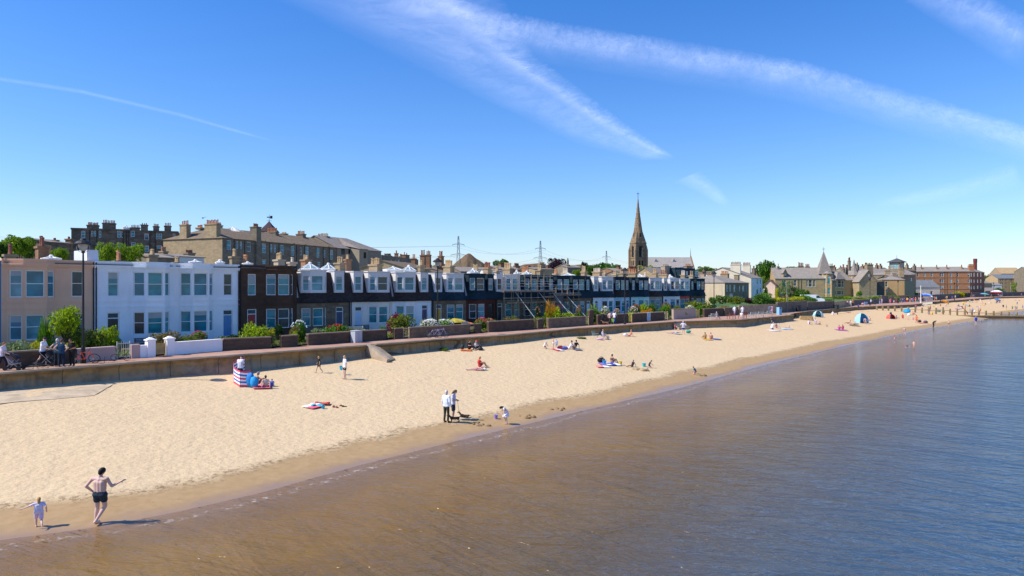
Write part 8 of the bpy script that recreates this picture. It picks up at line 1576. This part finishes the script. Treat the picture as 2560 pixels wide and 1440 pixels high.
def tent(p, rz, r, h, c1, c2, label, open_=True, stripes=None):
    o = thing('beach_tent', label, 'beach tent', tuple(p), R(rz)); n = 16; m = 7
    def shell(a0, a1, sc): 
        mb = MB(); k = 12
        for j in range(m+1):
            e = math.pi/2*j/m
            for i in range(k+1): a = a0+(a1-a0)*i/k; mb.v.append((r*sc*math.cos(a)*math.cos(e), r*.85*sc*math.sin(a)*math.cos(e), h*sc*math.sin(e)**.9 if e else 0))
        mb.f = [(j*(k+1)+i, j*(k+1)+i+1, (j+1)*(k+1)+i+1, (j+1)*(k+1)+i) for j in range(m) for i in range(k)]; return mb
    for (a0, a1, c) in ((R(-20),R(110),c1),(R(110),R(200),c2)): ob = shell(a0, a1, 1).build('canopy', c if not isinstance(c, (str, tuple)) else paint(c,.6,.08), o, smooth=True); s_ = ob.modifiers.new('t','SOLIDIFY'); s_.thickness = .02
    ob = shell(R(200), R(235), 1).build('flap', paint(c2,.6,.1) if isinstance(c2,(str,tuple)) else c2, o, smooth=True); ob = shell(R(305), R(340), 1).build('flap', paint(c1,.6,.1) if isinstance(c1,(str,tuple)) else c1, o, smooth=True)
    MB().lathe((0,0,.01), [(r*.9,0),(r*.9,.03)], 16).build('groundsheet', paint((.1,.12,.16)), o); MB().path([(r*math.cos(R(235))*math.cos(e), r*.85*math.sin(R(235))*math.cos(e), h*math.sin(e)) for e in np.linspace(0, math.pi/2, 8)], .02, 5).build('pole', GREYM, o)
md, t, b = base_mat('patterned_fabric', .7, .2); vo = N(t, 'ShaderNodeTexVoronoi'); t.links.new(oc(t), vo.inputs[0]); vo.inputs['Scale'].default_value = 2.2; t.links.new(ramp(t, vo.outputs['Distance'], [(.26,(.75,.82,.85)),(.32,(.02,.30,.38)),(.5,(.03,.36,.44)),(.56,(.5,.7,.75))]), b.inputs['Base Color'])
tent(onsand(2045,792), -20, 1.05, 1.25, md, md, 'round teal tent with white pattern below the low sea wall'); tent(onsand(2154,807), 0, 1.3, 1.85, '58b0e0', '9ad0f0', 'light blue pop-up tent, biggest on the far sand'); tent(onsand(2227,797), 0, .95, 1.05, 'd02a28', 'e05a50', 'red dome tent behind the person in the sun hat')
p = onsand(2267,787); o = thing('beach_umbrella', 'tilted blue beach umbrella right of the red tent', 'umbrella', tuple(p)); Mu = Matrix.Translation((0,0,1.15))@Matrix.Rotation(R(-22),4,'Y')@Matrix.Rotation(R(28),4,'X'); MB().lathe((0,0,0),[(.85,-.30),(.75,-.12),(.45,.10),(.04,.20)],14).build('canopy', paint('1a90c0',.6), o, smooth=True, M=Mu); MB().tube((0,0,-1.2),(0,0,.25),.03).build('pole', WHITE, o, M=Mu); p = onsand(2270,790); o = thing('ball', 'white ball in front of the tilted blue umbrella', 'ball', tuple(p+Vector((0,-.3,.32)))); MB().ell((0,0,0),(.33,.33,.33),12,8).build('sphere', WHITE, o, smooth=True)
def umb(p, c, r, h, label, tilt=8):
    o = thing('beach_umbrella', label, 'umbrella', tuple(p)); M_ = Matrix.Translation((0,0,h-.2))@Matrix.Rotation(R(tilt),4,'Y'); MB().lathe((0,0,0),[(r,-.35),(r*.85,-.12),(r*.45,.1),(.04,.2)],10).build('canopy', paint(c,.6), o, M=M_); MB().tube((0,0,-.1),(0,0,h),.03).build('pole', WHITE, o)
umb(PT(2316,754.5,ZP), '3a5ac0', 1.6, 2.6, 'blue umbrella above the balloon stall crowd on the promenade'); umb(PT(2322,754.5,ZP), 'e8ecf4', 1.5, 2.3, 'white umbrella beside the blue one on the promenade'); umb(onsand(2364,765), 'd89a2a', 1.2, 1.9, 'yellow-orange umbrella on the sand before the far wall', 30); umb(PT(2462,744,ZP), '5ac0d8', 2.0, 2.2, 'light turquoise canopy at the far end of the crowd'); umb(PT(2490,741.5,ZP), 'e04a4a', 3.0, 2.8, 'red and white stall umbrella in the distant crowd', 2); umb(onsand(2495,756), '3a90d0', 1.3, 1.5, 'blue umbrella on the sand below the distant crowd', 20)
def stall(p, w, h, c, label):
    o = thing('market_stall', label, 'stall', tuple(p), R(-5)); [MB().tube((x,y,0),(x,y,h*.75),.05).build('leg', GREYM, o) for x in (-w/2,w/2) for y in (-1.2,1.2)]; MB().prism([(-w/2-.1,-1.3),(w/2+.1,-1.3),(w/2+.1,1.3),(-w/2-.1,1.3)],h*.75,h,[(-w*.2,-.1),(w*.2,-.1),(w*.2,.1),(-w*.2,.1)]).build('canopy', paint(c,.6), o); MB().box(-w/2,w/2,-1.1,-1.0,.1,1.0).build('counter', paint((.3,.3,.35)), o)
stall(PT(2497,741.2,ZP)+Vector((0,2,0)), 5, 3.6, 'f0f0f2', 'white-roofed stall in the distant crowd'); stall(PT(2318,753,ZP)+Vector((1,3,0)), 4, 2.8, '8fb0d8', 'pale blue stall behind the promenade umbrellas')
p = onsand(1745,938); 
def mound(px, py, s, label, c=(.30,.20,.10), n=7):
    p = onsand(px, py); mb = MB(); rnd2 = random.Random(px)
    for _ in range(n): a = rnd2.uniform(0,6.28); d = rnd2.random()*s; q = (d*math.cos(a), d*math.sin(a)*.7, 0); mb.ell(q, (s*.25*rnd2.uniform(.6,1.3), s*.2, s*.12*rnd2.uniform(.6,1.6)), 8, 5)
    mb.v = [tuple(Vector(v)*(1+.2*noise.noise(Vector(v)*6))) for v in mb.v]; o = mb.build('sand_mound', paint(c, .95, .3, 6), smooth=True); o.location = (p.x, p.y, p.z-.02); tag(o, label, 'sand mound')
mound(1185,1058,.45,'dug-up wet sand between the dogs and the purple bucket',n=6); mound(1222,1053,.14,'small sandcastle left of the purple bucket',n=2); mound(1205,1062,.6,'ring of turned sand at the edge of the wet strip',n=7); mound(1750,938,1.0,'dug-up sand around the child in teal',n=8); mound(1310,1040,.7,'scattered clods right of the girl in white',n=6); mound(1390,1022,.7,'row of dug holes on the wet sand further right',n=6); mound(1590,925,1.1,'dug sand in front of the two dark-clad children',(.45,.32,.18),n=7); mound(1150,1078,.1,'single dark clod of sand below the couple',n=2); mound(2030,795,1.0,'tan sand heap left of the patterned tent',(.5,.33,.16),n=5); mound(160,1024,.15,'small dark seaweed scrap on the dry sand, left',(.2,.12,.08),n=3)
o = thing('rock', 'flat tan rock slab left of the trio on the far sand', 'rock', tuple(onsand(2014,800))); mb = MB(); mb.prism([(-1.4,-.6),(1.1,-.7),(1.6,.1),(.6,.7),(-1.2,.6)],-.2,.75,[(-1.0,-.4),(.9,-.5),(1.3,.1),(.4,.5),(-.9,.4)]); mb.build('stone', paint((.42,.27,.12),.9,.3,2), o)
# small things
p = PD(507, 60, ZY(545,60)); o = thing('gull', 'tiny dark gull flying above the gabled tenement', 'bird', tuple(p)); m_ = MB(); m_.ell((0,0,0),(.05,.18,.05),8,5); m_.add([(0,.08,0),(0,-.06,0),(.28,-.02,.10),(.30,.05,.10)],[(0,1,2,3)]).add([(0,.08,0),(0,-.06,0),(-.28,-.02,.10),(-.30,.05,.10)],[(3,2,1,0)]); m_.build('body', paint((.1,.1,.12)), o)
o = thing('bag', 'lime green carrier bag held by the stroller in jeans', 'bag', tuple(PT(1531,810,ZP)+Vector((0,-.15,.25)))); MB().prism([(-.2,-.07),(.2,-.07),(.2,.07),(-.2,.07)],0,.45,[(-.16,-.03),(.16,-.03),(.16,.03),(-.16,.03)]).build('sack', paint('9ac83a'), o); MB().path([(-.1,0,.44),(-.05,0,.6),(.05,0,.6),(.1,0,.44)],.01,5).build('handle', WHITE, o)
o = thing('dog', 'x', 'dog'); bpy.data.objects.remove(o); dog(PT(1513,812.5,ZP), 170, .9, 'tan dog on the promenade beside the person in black', c=(.25,.13,.07))
print('objects', len(bpy.data.objects))
